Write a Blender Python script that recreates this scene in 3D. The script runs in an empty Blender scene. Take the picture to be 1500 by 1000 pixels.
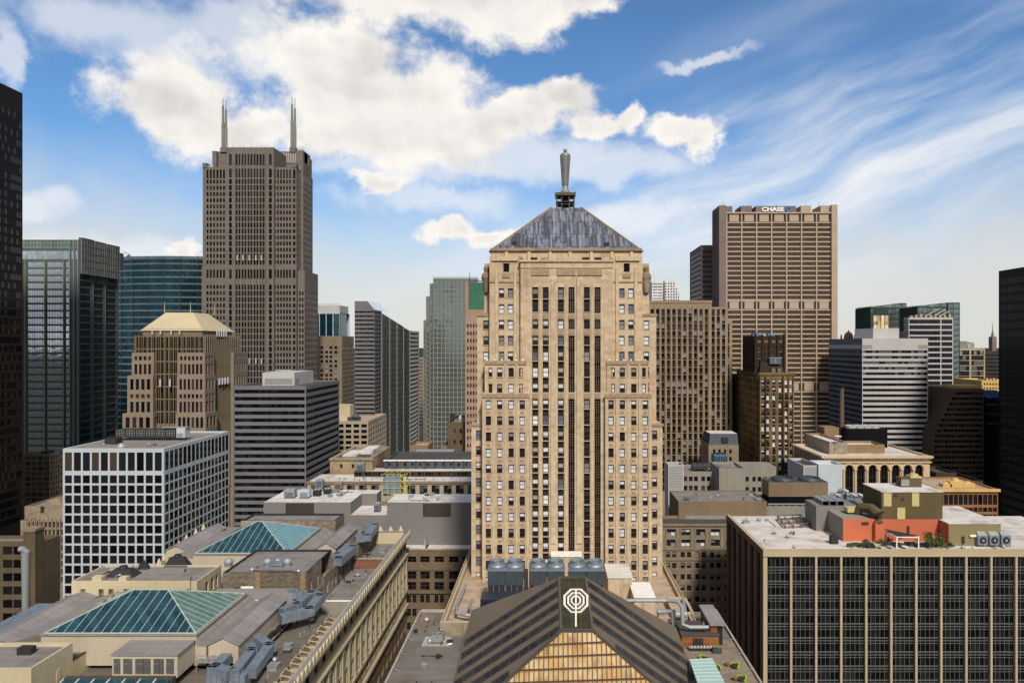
import bpy, math, random
from mathutils import Vector, Matrix
random.seed(7)
S = bpy.context.scene; COL = S.collection
R = math.radians
# ---------------------------------------------------------------- camera
FOC, VX, VY, HC = 1000.0, 807.0, 505.0, 138.0      # focal length in photo pixels, vanishing point of the streets, eye height
cam = bpy.data.cameras.new('camera'); co = bpy.data.objects.new('camera', cam); COL.objects.link(co)
co.location = (0, 0, HC); co.rotation_euler = (R(90), 0, 0)
cam.sensor_width = 36; cam.lens = 24; cam.shift_x = -57/1500; cam.shift_y = 5/1500
cam.clip_start = 1; cam.clip_end = 60000
S.camera = co
S.render.resolution_x = 1024; S.render.resolution_y = 682
S.view_settings.view_transform = 'Standard'; S.view_settings.look = 'None'
S.view_settings.gamma = 1; S.view_settings.exposure = 0.0
# ---------------------------------------------------------------- sun and sky
SUN_AZ, SUN_EL = 165.0, 43.0        # compass bearing (0 = +Y), elevation
sd = Vector((math.sin(R(SUN_AZ))*math.cos(R(SUN_EL)), math.cos(R(SUN_AZ))*math.cos(R(SUN_EL)), math.sin(R(SUN_EL))))
sl = bpy.data.lights.new('sun', 'SUN'); sl.energy = 4.2; sl.angle = R(7); sl.color = (1.0, 0.91, 0.78)
so = bpy.data.objects.new('sun', sl); COL.objects.link(so); so.location = (0, -200, 400)
so.rotation_euler = sd.to_track_quat('Z', 'Y').to_euler()

class NT:
    """small node helper"""
    def __init__(s, tree): s.t = tree; tree.nodes.clear()
    def n(s, typ, ins=None, **kw):
        nd = s.t.nodes.new(typ)
        for k, v in kw.items(): setattr(nd, k, v)
        for k, v in (ins or {}).items(): s.set(nd.inputs[k], v)
        return nd
    def set(s, sock, v):
        if isinstance(v, bpy.types.NodeSocket): s.t.links.new(v, sock)
        elif isinstance(v, bpy.types.Node): s.t.links.new(v.outputs[0], sock)
        else:
            if hasattr(sock.default_value, '__len__') and len(sock.default_value) == 4 and len(v) == 3: v = (*v, 1)
            sock.default_value = v
    def m(s, op, a, b=0.0, c=None, clamp=False):
        nd = s.t.nodes.new('ShaderNodeMath'); nd.operation = op; nd.use_clamp = clamp
        s.set(nd.inputs[0], a); s.set(nd.inputs[1], b)
        if c is not None: s.set(nd.inputs[2], c)
        return nd.outputs[0]
    def vm(s, op, a, b=None, out=0):
        nd = s.t.nodes.new('ShaderNodeVectorMath'); nd.operation = op
        s.set(nd.inputs[0], a)
        if b is not None: s.set(nd.inputs[1], b)
        return nd.outputs[out]
    def ramp(s, x, lo, hi, a=0.0, b=1.0):
        return s.n('ShaderNodeMapRange', {0: x, 1: lo, 2: hi, 3: a, 4: b}, interpolation_type='SMOOTHSTEP').outputs[0]
    def mix(s, f, a, b, mode='MIX'):
        nd = s.t.nodes.new('ShaderNodeMix'); nd.data_type = 'RGBA'; nd.blend_type = mode
        s.set(nd.inputs[0], f); s.set(nd.inputs[6], a); s.set(nd.inputs[7], b)
        return nd.outputs[2]
    def noise(s, v, sc, det=3.0, rough=.5):
        return s.n('ShaderNodeTexNoise', {'Vector': v, 'Scale': sc, 'Detail': det, 'Roughness': rough}).outputs[0]
    def xyz(s, x, y, z=0.0):
        return s.n('ShaderNodeCombineXYZ', {0: x, 1: y, 2: z}).outputs[0]

W = bpy.data.worlds.new('World'); S.world = W; W.use_nodes = True
def build_world():
    N = NT(W.node_tree)
    sky = N.n('ShaderNodeTexSky', sky_type='NISHITA', sun_disc=False)
    sky.sun_elevation = R(SUN_EL); sky.sun_rotation = R(SUN_AZ); sky.altitude = 200; sky.air_density = 1.0; sky.dust_density = .6; sky.ozone_density = 2.2
    d = N.n('ShaderNodeTexCoord').outputs['Generated']
    sx = N.n('ShaderNodeSeparateXYZ', {0: d}); x, y, z = sx.outputs
    az = N.m('ARCTAN2', x, y); hyp = N.m('SQRT', N.m('ADD', N.m('MULTIPLY', x, x), N.m('MULTIPLY', y, y)))
    el = N.m('DIVIDE', z, N.m('MAXIMUM', hyp, .02))
    p = N.xyz(az, el)
    # wind-torn outline: displace the lookup by fractal noise
    n1 = N.n('ShaderNodeTexNoise', {'Vector': p, 'Scale': 7.0, 'Detail': 7.0, 'Roughness': .62}).outputs[1]
    pd = N.vm('ADD', p, N.vm('MULTIPLY', N.vm('SUBTRACT', n1, (.5, .5, .5)), (.15, .12, 0)))
    def blob(px, py, rx, ry):
        a = math.atan((px-VX)/1000); c = math.cos(a); e = (VY-py)/1000*c
        q = N.vm('MULTIPLY', N.vm('SUBTRACT', pd, (a, e, 0)), (1/(rx/1000*c*c), 1/(ry/1000*c), 0))
        return N.m('SUBTRACT', 1.0, N.vm('LENGTH', q, out=1))
    def field(L):
        f = None
        for b in L:
            g = blob(*b)
            f = g if f is None else N.n('ShaderNodeMath', {0: f, 1: g, 2: .22}, operation='SMOOTH_MAX').outputs[0]
        return f
    hard = field([(590, 160, 150, 90), (505, 105, 120, 115), (560, 195, 180, 52), (660, 185, 75, 55), (255, 145, 105, 78), (320, 185, 120, 48),
                  (400, 178, 60, 34), (770, 172, 60, 40), (825, 140, 60, 34), (870, 178, 60, 26), (922, 172, 34, 24), (1005, 178, 58, 26), (1030, 195, 34, 30),
                  (640, -15, 240, 62), (760, 10, 110, 45), (850, 5, 50, 30), (560, 272, 32, 20), (655, 343, 48, 18), (715, 357, 50, 16), (283, 365, 20, 20), (700, 185, 60, 40), (735, 178, 50, 36), (450, 60, 50, 36), (490, 36, 44, 22)])
    soft = field([(170, 30, 190, 60), (60, 300, 60, 26), (380, 60, 90, 60), (330, 45, 80, 40), (0, 70, 30, 60), (700, 240, 110, 22), (1040, 80, 70, 10), (60, 385, 150, 50), (200, 375, 130, 40), (930, 320, 90, 30), (240, 80, 130, 50), (780, 230, 160, 34), (560, 250, 160, 30), (640, 300, 140, 30), (900, 240, 120, 30)])
    fb = N.noise(N.vm('ADD', p, (3.1, 1.7, 0)), 14.0, 7.0, .58)
    fbs = N.m('SUBTRACT', fb, .5)
    cum = N.ramp(N.m('ADD', hard, N.m('MULTIPLY', fbs, 1.5)), -.2, .36)
    cs = N.m('MULTIPLY', N.ramp(N.m('ADD', soft, N.m('MULTIPLY', fbs, 1.6)), -.25, .65), .62)
    # high cirrus: long streaks that climb to the right, fanning from low left
    ang = R(17)
    u = N.m('ADD', N.m('MULTIPLY', az, math.cos(ang)), N.m('MULTIPLY', el, math.sin(ang)))
    v = N.m('SUBTRACT', N.m('MULTIPLY', el, math.cos(ang)), N.m('MULTIPLY', az, math.sin(ang)))
    wob = N.m('MULTIPLY', N.m('SUBTRACT', N.noise(p, 3.2, 2.0), .5), .10)
    vv = N.m('ADD', v, wob)
    st = N.noise(N.xyz(N.m('MULTIPLY', u, 1.5), N.m('MULTIPLY', vv, 8.0), 4.0), 1.3, 8.0, .56)
    reg = N.m('MULTIPLY', N.ramp(az, -.42, .35), N.ramp(N.m('ABSOLUTE', N.m('SUBTRACT', v, .14)), .26, .03))
    big = N.noise(N.xyz(N.m('MULTIPLY', u, .8), N.m('MULTIPLY', vv, 2.6), 9.0), 2.2, 3.0)
    cir = N.m('MULTIPLY', N.m('MULTIPLY', N.ramp(st, .30, .74), N.ramp(big, .30, .52)), N.m('MULTIPLY', reg, 1.15), clamp=True)
    # pale band above the skyline
    low = N.m('MULTIPLY', N.ramp(N.m('ADD', N.m('SUBTRACT', el, N.m('MULTIPLY', N.m('ABSOLUTE', az), .07)), N.m('MULTIPLY', fbs, .09)), .25, .03), .88)
    # unseen rest of the dome: broken cloud darkened to cut fill and reflections
    back = N.m('MULTIPLY', N.ramp(y, .3, -.15), .92)
    veil = N.m('SUBTRACT', 1.0, N.m('MULTIPLY', N.m('SUBTRACT', 1.0, cs), N.m('SUBTRACT', 1.0, cir)))
    skc = N.mix(1.0, sky.outputs[0], (.080, .114, .139, 1), 'MULTIPLY')
    c = N.mix(low, skc, (.74, .715, .665, 1))
    c = N.mix(veil, c, (.90, .91, .93, 1))
    c = N.mix(back, c, N.mix(N.ramp(N.noise(d, 5.0, 3.0), .4, .6), (.22, .23, .26, 1), (.62, .62, .64, 1)))
    # cloud body: bright crowns, greyer cores and undersides
    lump = N.noise(N.vm('MULTIPLY', N.vm('ADD', p, (0, .5, 0)), (1, 1.5, 1)), 6.0, 3.0, .5)
    core = N.m('MULTIPLY', N.ramp(hard, .15, .8), .30)
    fb2 = N.noise(N.vm('ADD', p, (3.112, 1.722, 0)), 14.0, 4.0, .5)
    g = N.m('ADD', N.m('ADD', N.ramp(lump, .45, .68, 0, .45), core), N.m('MULTIPLY', N.m('SUBTRACT', fb2, fb), .8), clamp=True)
    cc = N.mix(g, (1.0, .96, .90, 1), (.62, .60, .60, 1))
    c = N.mix(cum, c, cc)
    N.n('ShaderNodeOutputWorld', {0: N.n('ShaderNodeBackground', {0: c, 1: 1.0})})
build_world()

# ---------------------------------------------------------------- helpers
def X(px, Y): return (px-VX)*Y/FOC
def Z(py, Y): return HC-(py-VY)*Y/FOC
def deep(Y, p0, p1): return Y*(p0-VX)/(p1-VX)      # far end of a street-parallel wall that runs from pixel column p0 (at Y) to p1
MATS = {}
def mk(name):
    m = bpy.data.materials.new(name); m.use_nodes = True; MATS[name] = m
    return NT(m.node_tree)
def out(N, **kw):
    b = N.n('ShaderNodeBsdfPrincipled', {k.replace('_', ' '): v for k, v in kw.items()})
    N.n('ShaderNodeOutputMaterial', {0: b})
def coords(N):
    o = N.n('ShaderNodeTexCoord').outputs['Object']; sp = N.n('ShaderNodeSeparateXYZ', {0: o})
    return o, N.xyz(N.m('ADD', sp.outputs[0], sp.outputs[1]), sp.outputs[2])
def mat_wall(name, c, c2=None, var=.22, block=None, rough=.85, streak=.25, mortar=.75, bump=.15, nb=.35):
    N = mk(name); o, uv = coords(N)
    c2 = c2 or tuple(k*.8 for k in c)
    f = N.ramp(N.noise(o, .09, 4.0), .35, .65)
    col = N.mix(N.m('MULTIPLY', f, 1.0), c, c2)
    fine = N.noise(o, 1.7, 5.0, .6)
    col = N.mix(1.0, col, N.n('ShaderNodeMapRange', {0: fine, 3: 1-var, 4: 1+var}).outputs[0], 'MULTIPLY')
    st = N.noise(N.vm('MULTIPLY', uv, (1.1, .07, 1)), 1.0, 4.0, .6)
    col = N.mix(N.m('MULTIPLY', N.ramp(st, .5, .75), streak), col, N.mix(1.0, col, (.55, .5, .46, 1), 'MULTIPLY'))
    kw = {}
    if block:
        b = N.n('ShaderNodeTexBrick', {'Vector': uv, 'Color1': (1, 1, 1, 1), 'Color2': (1-nb, 1-nb*1.05, 1-nb*1.15, 1), 'Mortar': (mortar,)*3+(1,), 'Scale': 1.0,
              'Mortar Size': .012*block[1], 'Brick Width': block[0], 'Row Height': block[1], 'Bias': -.25})
        col = N.mix(1.0, col, b.outputs[0], 'MULTIPLY')
        kw['Normal'] = N.n('ShaderNodeBump', {'Strength': bump, 'Distance': .05, 'Height': N.m('SUBTRACT', fine, b.outputs[1])}).outputs[0]
    else:
        kw['Normal'] = N.n('ShaderNodeBump', {'Strength': bump, 'Distance': .05, 'Height': fine}).outputs[0]
    out(N, Base_Color=col, Roughness=rough, Specular_IOR_Level=.12, **kw)
def mat_roof(name, c, stain=(.25, .21, .17), amt=.5, scale=.25, seam=None, rough=.9):
    N = mk(name); o, uv = coords(N)
    a = N.noise(o, scale, 6.0, .65); b = N.noise(N.vm('MULTIPLY', o, (.3, 1.6, 1)), scale*2, 4.0)
    col = N.mix(N.m('MULTIPLY', N.ramp(a, .48, .72), amt), c, stain)
    col = N.mix(N.m('MULTIPLY', N.ramp(b, .5, .7), amt*.6), col, tuple(k*.62 for k in c))
    col = N.mix(1.0, col, N.n('ShaderNodeMapRange', {0: N.noise(o, 2.5, 4.0), 3: .85, 4: 1.12}).outputs[0], 'MULTIPLY')
    sh = N.n('ShaderNodeTexBrick', {'Vector': o, 'Color1': (1, 1, 1, 1), 'Color2': (.8, .79, .78, 1), 'Mortar': (.5, .48, .46, 1), 'Scale': 1.0, 'Mortar Size': .035, 'Brick Width': 7.3, 'Row Height': 1.9, 'Bias': -.3})
    col = N.mix(.75, col, N.mix(1.0, col, sh.outputs[0], 'MULTIPLY'))
    pd_ = N.noise(N.vm('ADD', o, (31, 7, 0)), .16, 3.0); col = N.mix(N.m('MULTIPLY', N.ramp(pd_, .55, .62), .35), col, tuple(k*.5 for k in c))
    if seam:
        sp = N.n('ShaderNodeSeparateXYZ', {0: o}); fr = N.m('FRACT', N.m('DIVIDE', sp.outputs[seam[0]], seam[1]))
        col = N.mix(N.m('MULTIPLY', N.m('LESS_THAN', fr, seam[2]), .45), col, (.05, .05, .055, 1))
    out(N, Base_Color=col, Roughness=rough, Specular_IOR_Level=.2, Normal=N.n('ShaderNodeBump', {'Strength': .3, 'Distance': .05, 'Height': a}).outputs[0])
def mat_plain(name, c, rough=.6, metal=0.0, var=.15, sc=1.2, coat=0.0):
    N = mk(name); o, uv = coords(N)
    f = N.noise(o, sc, 5.0, .6)
    col = N.mix(1.0, c, N.n('ShaderNodeMapRange', {0: f, 1: .3, 2: .7, 3: 1-var, 4: 1+var}).outputs[0], 'MULTIPLY')
    out(N, Base_Color=col, Roughness=rough, Metallic=metal, Coat_Weight=coat)
def mat_glass(name, c, rough=.08, metal=0.0, wav=.02, spec=.5, var=.5, sc=.6, cell=None):
    """window glass seen by day: dark room behind, gloss in front; panes differ a little in tilt and tint"""
    N = mk(name); o, uv = coords(N)
    oi = N.n('ShaderNodeObjectInfo').outputs['Random']
    f = N.m('ADD', N.m('MULTIPLY', N.noise(uv, sc, 2.0), .7), N.m('MULTIPLY', oi, .4))
    if cell:
        q = N.vm('FLOOR', N.vm('DIVIDE', uv, (cell[0], cell[1], 1)))
        wn = N.n('ShaderNodeTexWhiteNoise', {'Vector': q})
        f = N.m('ADD', N.m('MULTIPLY', wn.outputs[0], .75), N.m('MULTIPLY', f, .3))
    col = N.mix(1.0, c, N.n('ShaderNodeMapRange', {0: f, 1: .1, 2: .9, 3: 1-var, 4: 1+var}).outputs[0], 'MULTIPLY')
    h = N.noise(o, .35, 2.0)
    nrm = N.n('ShaderNodeBump', {'Strength': 1.0, 'Distance': wav*3, 'Height': h}).outputs[0]
    if cell:
        tl = N.vm('MULTIPLY', N.vm('SUBTRACT', wn.outputs[1], (.5, .5, .5)), (wav, wav, wav))
        nrm = N.vm('NORMALIZE', N.vm('ADD', nrm, tl))
    out(N, Base_Color=col, Roughness=rough, Metallic=metal, Specular_IOR_Level=spec, Normal=nrm)

class MB:
    def __init__(s): s.v = []; s.f = []; s.mi = []; s.m = []
    def mat(s, name):
        if name not in s.m: s.m.append(name)
        return s.m.index(name)
    def poly(s, pts, m):
        k = len(s.v); s.v.extend([tuple(p) for p in pts]); s.f.append(tuple(range(k, k+len(pts)))); s.mi.append(s.mat(m)); return s
    def box(s, x0, x1, y0, y1, z0, z1, m, skip=''):
        P = [(x0, y0, z0), (x1, y0, z0), (x1, y1, z0), (x0, y1, z0), (x0, y0, z1), (x1, y0, z1), (x1, y1, z1), (x0, y1, z1)]
        k = len(s.v); s.v.extend(P)
        F = {'B': (3, 2, 1, 0), 'T': (4, 5, 6, 7), 'S': (0, 1, 5, 4), 'E': (1, 2, 6, 5), 'N': (2, 3, 7, 6), 'W': (3, 0, 4, 7)}
        for c, f in F.items():
            if c not in skip: s.f.append(tuple(k+i for i in f)); s.mi.append(s.mat(m))
        return s
    def prism(s, pts, z0, z1, m, top=True, tm=None):
        """polygon footprint (ccw) pulled up from z0 to z1"""
        k = len(s.v); n = len(pts)
        s.v.extend([(p[0], p[1], z0) for p in pts]+[(p[0], p[1], z1) for p in pts])
        for i in range(n):
            j = (i+1) % n; s.f.append((k+i, k+j, k+n+j, k+n+i)); s.mi.append(s.mat(m))
        if top: s.f.append(tuple(range(k+n, k+2*n))); s.mi.append(s.mat(tm or m))
        return s
    def solid(s, a, b, m):
        """loft between two equal loops with caps"""
        k = len(s.v); n = len(a); s.v.extend([tuple(p) for p in a]+[tuple(p) for p in b])
        for i in range(n):
            j = (i+1) % n; s.f.append((k+i, k+j, k+n+j, k+n+i)); s.mi.append(s.mat(m))
        s.f.append(tuple(range(k+n-1, k-1, -1))); s.f.append(tuple(range(k+n, k+2*n))); s.mi += [s.mat(m)]*2
        return s
    def cyl(s, x, y, z0, z1, r0, r1=None, n=16, m='steel', cap=True):
        r1 = r0 if r1 is None else r1
        a = [(x+r0*math.cos(2*math.pi*i/n), y+r0*math.sin(2*math.pi*i/n), z0) for i in range(n)]
        b = [(x+r1*math.cos(2*math.pi*i/n), y+r1*math.sin(2*math.pi*i/n), z1) for i in range(n)]
        return s.solid(a, b, m)
    def lathe(s, x, y, prof, n=24, m='steel'):
        for (r0, z0), (r1, z1) in zip(prof, prof[1:]):
            k = len(s.v)
            for r, z in ((r0, z0), (r1, z1)):
                s.v.extend([(x+r*math.cos(2*math.pi*i/n), y+r*math.sin(2*math.pi*i/n), z) for i in range(n)])
            for i in range(n):
                j = (i+1) % n; s.f.append((k+i, k+j, k+n+j, k+n+i)); s.mi.append(s.mat(m))
        return s
    def tube(s, path, r, m, n=8):
        P = [Vector(p) for p in path]; rings = []
        for i, p in enumerate(P):
            t = (P[min(i+1, len(P)-1)]-P[max(i-1, 0)]).normalized()
            a = t.cross(Vector((0, 0, 1)))
            if a.length < .1: a = t.cross(Vector((0, 1, 0)))
            a.normalize(); b = t.cross(a)
            k = 1.0
            if 0 < i < len(P)-1:
                c = (P[i]-P[i-1]).normalized().dot(t); k = 1/max(c, .5)
            rings.append([p+(a*math.cos(2*math.pi*q/n)+b*math.sin(2*math.pi*q/n))*r*k for q in range(n)])
        for a, b in zip(rings, rings[1:]): s.solid(a, b, m)
        return s
    def beam(s, a, b, w, h, m):
        a = Vector(a); b = Vector(b); t = (b-a).normalized(); u = t.cross(Vector((0, 0, 1)))
        if u.length < .05: u = Vector((1, 0, 0))
        u.normalize(); v = u.cross(t)
        L = [[p+u*i*w/2+v*j*h/2 for i, j in ((-1, -1), (1, -1), (1, 1), (-1, 1))] for p in (a, b)]
        return s.solid(L[0], L[1], m)
    def add(s, o, M):
        k = len(s.v); s.v.extend([tuple(M @ Vector(p)) for p in o.v]); s.f.extend([tuple(k+i for i in f) for f in o.f])
        mm = [s.mat(n) for n in o.m]; s.mi.extend([mm[i] for i in o.mi]); return s
    def mesh(s, name, off=(0, 0, 0), smooth=False):
        me = bpy.data.meshes.new(name)
        me.from_pydata([(p[0]-off[0], p[1]-off[1], p[2]-off[2]) for p in s.v], [], s.f)
        for n in s.m: me.materials.append(MATS[n])
        me.polygons.foreach_set('material_index', s.mi)
        if smooth: me.polygons.foreach_set('use_smooth', [True]*len(s.f))
        me.update(); return me
    def build(s, name, parent=None, label=None, smooth=False):
        off = wpos(parent) if parent else (0, 0, 0)
        o = bpy.data.objects.new(name, s.mesh(name, off, smooth)); COL.objects.link(o); o.parent = parent
        if label: o['label'] = label
        return o
def wpos(o):
    p = Vector((0, 0, 0))
    while o: p += o.location; o = o.parent
    return p
def thing(name, label, cat, loc, group=None):
    o = bpy.data.objects.new(name, None); COL.objects.link(o); o.location = loc; o.empty_display_size = 2
    o['label'] = label; o['category'] = cat
    if group: o['group'] = group
    return o
def tag(o, label, cat, group=None):
    o['label'] = label; o['category'] = cat
    if group: o['group'] = group
    return o
def single(mb, name, label, cat, group=None, smooth=False):
    """a thing that is one mesh, its origin at the base"""
    xs, ys, zs = zip(*mb.v); off = ((min(xs)+max(xs))/2, (min(ys)+max(ys))/2, min(zs))
    o = bpy.data.objects.new(name, mb.mesh(name, off, smooth)); COL.objects.link(o); o.location = off
    return tag(o, label, cat, group)
def structure(mb, name):
    o = mb.build(name); o['kind'] = 'structure'; return o
def copy_tree(o, parent=None):
    c = o.copy(); COL.objects.link(c); c.parent = parent
    for ch in o.children: copy_tree(ch, c)
    return c

# window kinds: local x to the right, z up, y into the wall
def win_mesh(style, w, h, seed):
    rnd = random.Random(seed); b = MB(); k = style['k']; fr = style.get('fr', 'frame_dark'); t = style.get('t', .07)
    gl = style['g']; pick = lambda: rnd.choice(gl)
    def bar(x0, x1, z0, z1, d=.06): b.box(x0, x1, -d, .02, z0, z1, fr, skip='N')
    def pane(x0, x1, z0, z1, m, y=0.0): b.poly([(x0, y, z0), (x1, y, z0), (x1, y, z1), (x0, y, z1)], m)
    if k == 'sash':
        bar(-w/2, -w/2+t, -h/2, h/2); bar(w/2-t, w/2, -h/2, h/2); bar(-w/2+t, w/2-t, h/2-t, h/2); bar(-w/2+t, w/2-t, -h/2, -h/2+t); bar(-w/2+t, w/2-t, -t/2, t/2); b.box(-w/2-.14, w/2+.14, -style.get('sd', .5), .0, -h/2-.16, -h/2, style.get('sill', 'sill_stone'))
        g = pick(); r = rnd.random()
        if r < .45: pane(-w/2, w/2, 0, h/2, g); pane(-w/2, w/2, -h/2, 0, g)
        elif r < .8: pane(-w/2, w/2, 0, h/2, rnd.choice(style['b'])); pane(-w/2, w/2, -h/2, 0, gl[0])
        else:
            c = rnd.uniform(-.25, .3)*h; pane(-w/2, w/2, c, h/2, rnd.choice(style['b'])); pane(-w/2, w/2, -h/2, c, gl[0])
    elif k == 'pane':
        pane(-w/2, w/2, -h/2, h/2, pick())
        if t: bar(-w/2, -w/2+t, -h/2, h/2); bar(w/2-t, w/2, -h/2, h/2); bar(-w/2+t, w/2-t, h/2-t, h/2); bar(-w/2+t, w/2-t, -h/2, -h/2+t)
    elif k == 'grid':
        nx, nz = style['n'] if 'n' in style else (max(1, round(w/style['mw'])), max(1, round(h/style['mh'])))
        zz = style.get('zz') or [i/nz for i in range(nz+1)]
        for i in range(nx):
            x0 = -w/2+w*i/nx; x1 = -w/2+w*(i+1)/nx
            for a, c in zip(zz, zz[1:]): pane(x0, x1, -h/2+h*a, -h/2+h*c, pick())
        for i in range(0 if style.get('edge') else 1, nx+(1 if style.get('edge') else 0)):
            x0 = -w/2+w*i/nx; bar(x0-t/2, x0+t/2, -h/2, h/2, style.get('d', .08))
        for a in zz[1:-1]: bar(-w/2, w/2, -h/2+h*a-t/2, -h/2+h*a+t/2, style.get('d', .08)*.7)
    elif k == 'arch':
        r = w/2; n = 10; a = [(-w/2, 0, -h/2), (w/2, 0, -h/2)]+[(r*math.cos(math.pi*i/n), 0, h/2-r+r*math.sin(math.pi*i/n)) for i in range(n+1)]
        b.poly(a, gl[0])
        for x in (-w/6, w/6): bar(x-.06, x+.06, -h/2, h/2-r*.1)
        for q in (.3, .62): bar(-w/2, w/2, -h/2+h*q-.1, -h/2+h*q+.1)
    return b
WCACHE = {}
class Bld:
    """a building: Empty with wall, roof, window ... children"""
    def __init__(s, name, label, cat, loc, group=None):
        s.e = thing(name, label, cat, loc, group); s.wall = MB(); s.win = {}; s.n = 0
    def face(s, side, a, b, c, z0, z1, cols=(), rows=(), m='stone', rec=.3, style=None, wn='window', rm=None, skip=None):
        """wall in plane c (side S: y=c, E/W: x=c) between a..b and z0..z1 with real recessed openings cols x rows"""
        if a > b: a, b = b, a
        def P(u, z, d=0.0):
            return (u, c+d, z) if side == 'S' else ((c-d, u, z) if side == 'E' else (c+d, u, z))
        cols = [q for q in sorted(cols) if q[1] > a and q[0] < b] if cols else []; rows = sorted([r for r in rows if r[0] >= z0-1e-6 and r[1] <= z1+1e-6])
        def q(u0, u1, w0, w1, mm=m):
            if u1-u0 > 1e-4 and w1-w0 > 1e-4: s.wall.poly([P(u0, w0), P(u1, w0), P(u1, w1), P(u0, w1)], mm)
        if not cols or not rows: q(a, b, z0, z1); return
        z = z0; rm = rm or m
        for r0, r1 in rows:
            q(a, b, z, r0); u = a
            for ci, (c0, c1) in enumerate(cols):
                if skip and skip((c0+c1)/2, (r0+r1)/2): continue
                q(u, c0, r0, r1); u = c1
                for e in (((c0, r0), (c1, r0)), ((c1, r0), (c1, r1)), ((c1, r1), (c0, r1)), ((c0, r1), (c0, r0))):
                    s.wall.poly([P(*e[0]), P(*e[1]), P(*e[1], rec), P(*e[0], rec)], rm)
                if style: s.addwin(style, wn, P((c0+c1)/2, (r0+r1)/2, rec), side, c1-c0, r1-r0)
                else: s.wall.poly([P(c0, r0, rec), P(c1, r0, rec), P(c1, r1, rec), P(c0, r1, rec)], rm)
            q(u, b, r0, r1); z = r1
        q(a, b, z, z1)
    def addwin(s, style, wn, pos, side, w, h):
        s.win.setdefault(wn, []).append((style, pos, {'S': 0, 'E': math.pi/2, 'W': -math.pi/2}[side], w, h))
    def shell(s, x0, x1, y0, y1, z0, z1, m, skip='', roof=None, par=.0, pm=None, parh=.9):
        """the unseen sides and the flat roof with its parapet"""
        s.wall.box(x0, x1, y0, y1, z0, z1, m, skip=skip+'T')
        if roof:
            b = MB(); rz = z1-parh if par else z1
            b.poly([(x0+par, y0+par, rz), (x1-par, y0+par, rz), (x1-par, y1-par, rz), (x0+par, y1-par, rz)], roof); b.build('roof', s.e)
        if par:
            pm = pm or m; w = s.wall; zb = z1-parh; e = par
            w.poly([(x0, y0, z1), (x1, y0, z1), (x1-e, y0+e, z1), (x0+e, y0+e, z1)], pm); w.poly([(x0, y1, z1), (x0+e, y1-e, z1), (x1-e, y1-e, z1), (x1, y1, z1)], pm)
            w.poly([(x0, y0, z1), (x0+e, y0+e, z1), (x0+e, y1-e, z1), (x0, y1, z1)], pm); w.poly([(x1, y0, z1), (x1, y1, z1), (x1-e, y1-e, z1), (x1-e, y0+e, z1)], pm)
            P = [(x0+e, y0+e), (x1-e, y0+e), (x1-e, y1-e), (x0+e, y1-e)]
            for i in range(4):
                p, q = P[i], P[(i+1) % 4]; w.poly([(*p, zb), (*q, zb), (*q, z1), (*p, z1)], pm)
    def part(s, mb, name, label=None, smooth=False): return mb.build(name, s.e, label, smooth)
    def done(s, wallname='wall', nvar=5):
        if s.wall.f: s.wall.build(wallname, s.e)
        off = Vector(s.e.location)
        for wn, L in s.win.items():
            def score(r):
                p = r[1]; px = VX+1000*p[0]/p[1]; py = VY-1000*(p[2]-HC)/p[1]; v = Vector((0, 0, HC))-Vector(p)
                nrm = Vector((0, -1, 0)) if r[2] == 0 else (Vector((1, 0, 0)) if r[2] > 0 else Vector((-1, 0, 0)))
                a = max(0.0, v.normalized().dot(nrm))*r[3]*r[4]/p[1]**2
                inside = -5 < px < 1505 and -5 < py < 1005 and py < getattr(s, 'vis', 1005)
                return -a*(1 if inside else 1e-6)
            L = sorted(L, key=score); keep = L if len(L) <= 100 else L[:99]; rest = L[len(keep):]
            for st, pos, rz, w, h in keep:
                v = random.randrange(nvar); key = (id(st), round(w, 2), round(h, 2), v)
                if key not in WCACHE: WCACHE[key] = win_mesh(st, w, h, hash(key[1:]) & 65535).mesh(wn)
                o = bpy.data.objects.new(wn, WCACHE[key]); COL.objects.link(o); o.parent = s.e
                o.location = Vector(pos)-off; o.rotation_euler = (0, 0, rz)
            if rest:
                b = MB(); loc = {}
                for st, pos, rz, w, h in rest:
                    v = random.randrange(nvar); key = (id(st), round(w, 2), round(h, 2), v)
                    if key not in loc: loc[key] = win_mesh(st, w, h, hash(key[1:]) & 65535)
                    b.add(loc[key], Matrix.Translation(pos) @ Matrix.Rotation(rz, 4, 'Z'))
                o = b.build(wn, s.e); o['kind'] = 'stuff'
        return s.e
def even(a, b, n, frac, m0=0.0, m1=None):
    """n equal openings between a and b, each taking frac of its bay"""
    if a > b: a, b = b, a
    m1 = m0 if m1 is None else m1; a += m0; b -= m1; p = (b-a)/n
    return [(a+p*(i+.5-frac/2), a+p*(i+.5+frac/2)) for i in range(n)]
def storeys(top, n, pitch, hw, first=0.0):
    return [(top-first-i*pitch-hw, top-first-i*pitch) for i in range(n)]
def islands(mb):
    """split a builder into its separate pieces"""
    par = list(range(len(mb.v)))
    def fd(i):
        while par[i] != i: par[i] = par[par[i]]; i = par[i]
        return i
    for f in mb.f:
        a = fd(f[0])
        for k in f[1:]: par[fd(k)] = a
    G = {}
    for f, mi in zip(mb.f, mb.mi): G.setdefault(fd(f[0]), []).append((f, mi))
    res = []
    for L in G.values():
        n = MB(); mp = {}
        for f, mi in L:
            for k in f:
                if k not in mp: mp[k] = len(n.v); n.v.append(mb.v[k])
            n.f.append(tuple(mp[k] for k in f)); n.mi.append(n.mat(mb.m[mi]))
        res.append(n)
    return res
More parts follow.
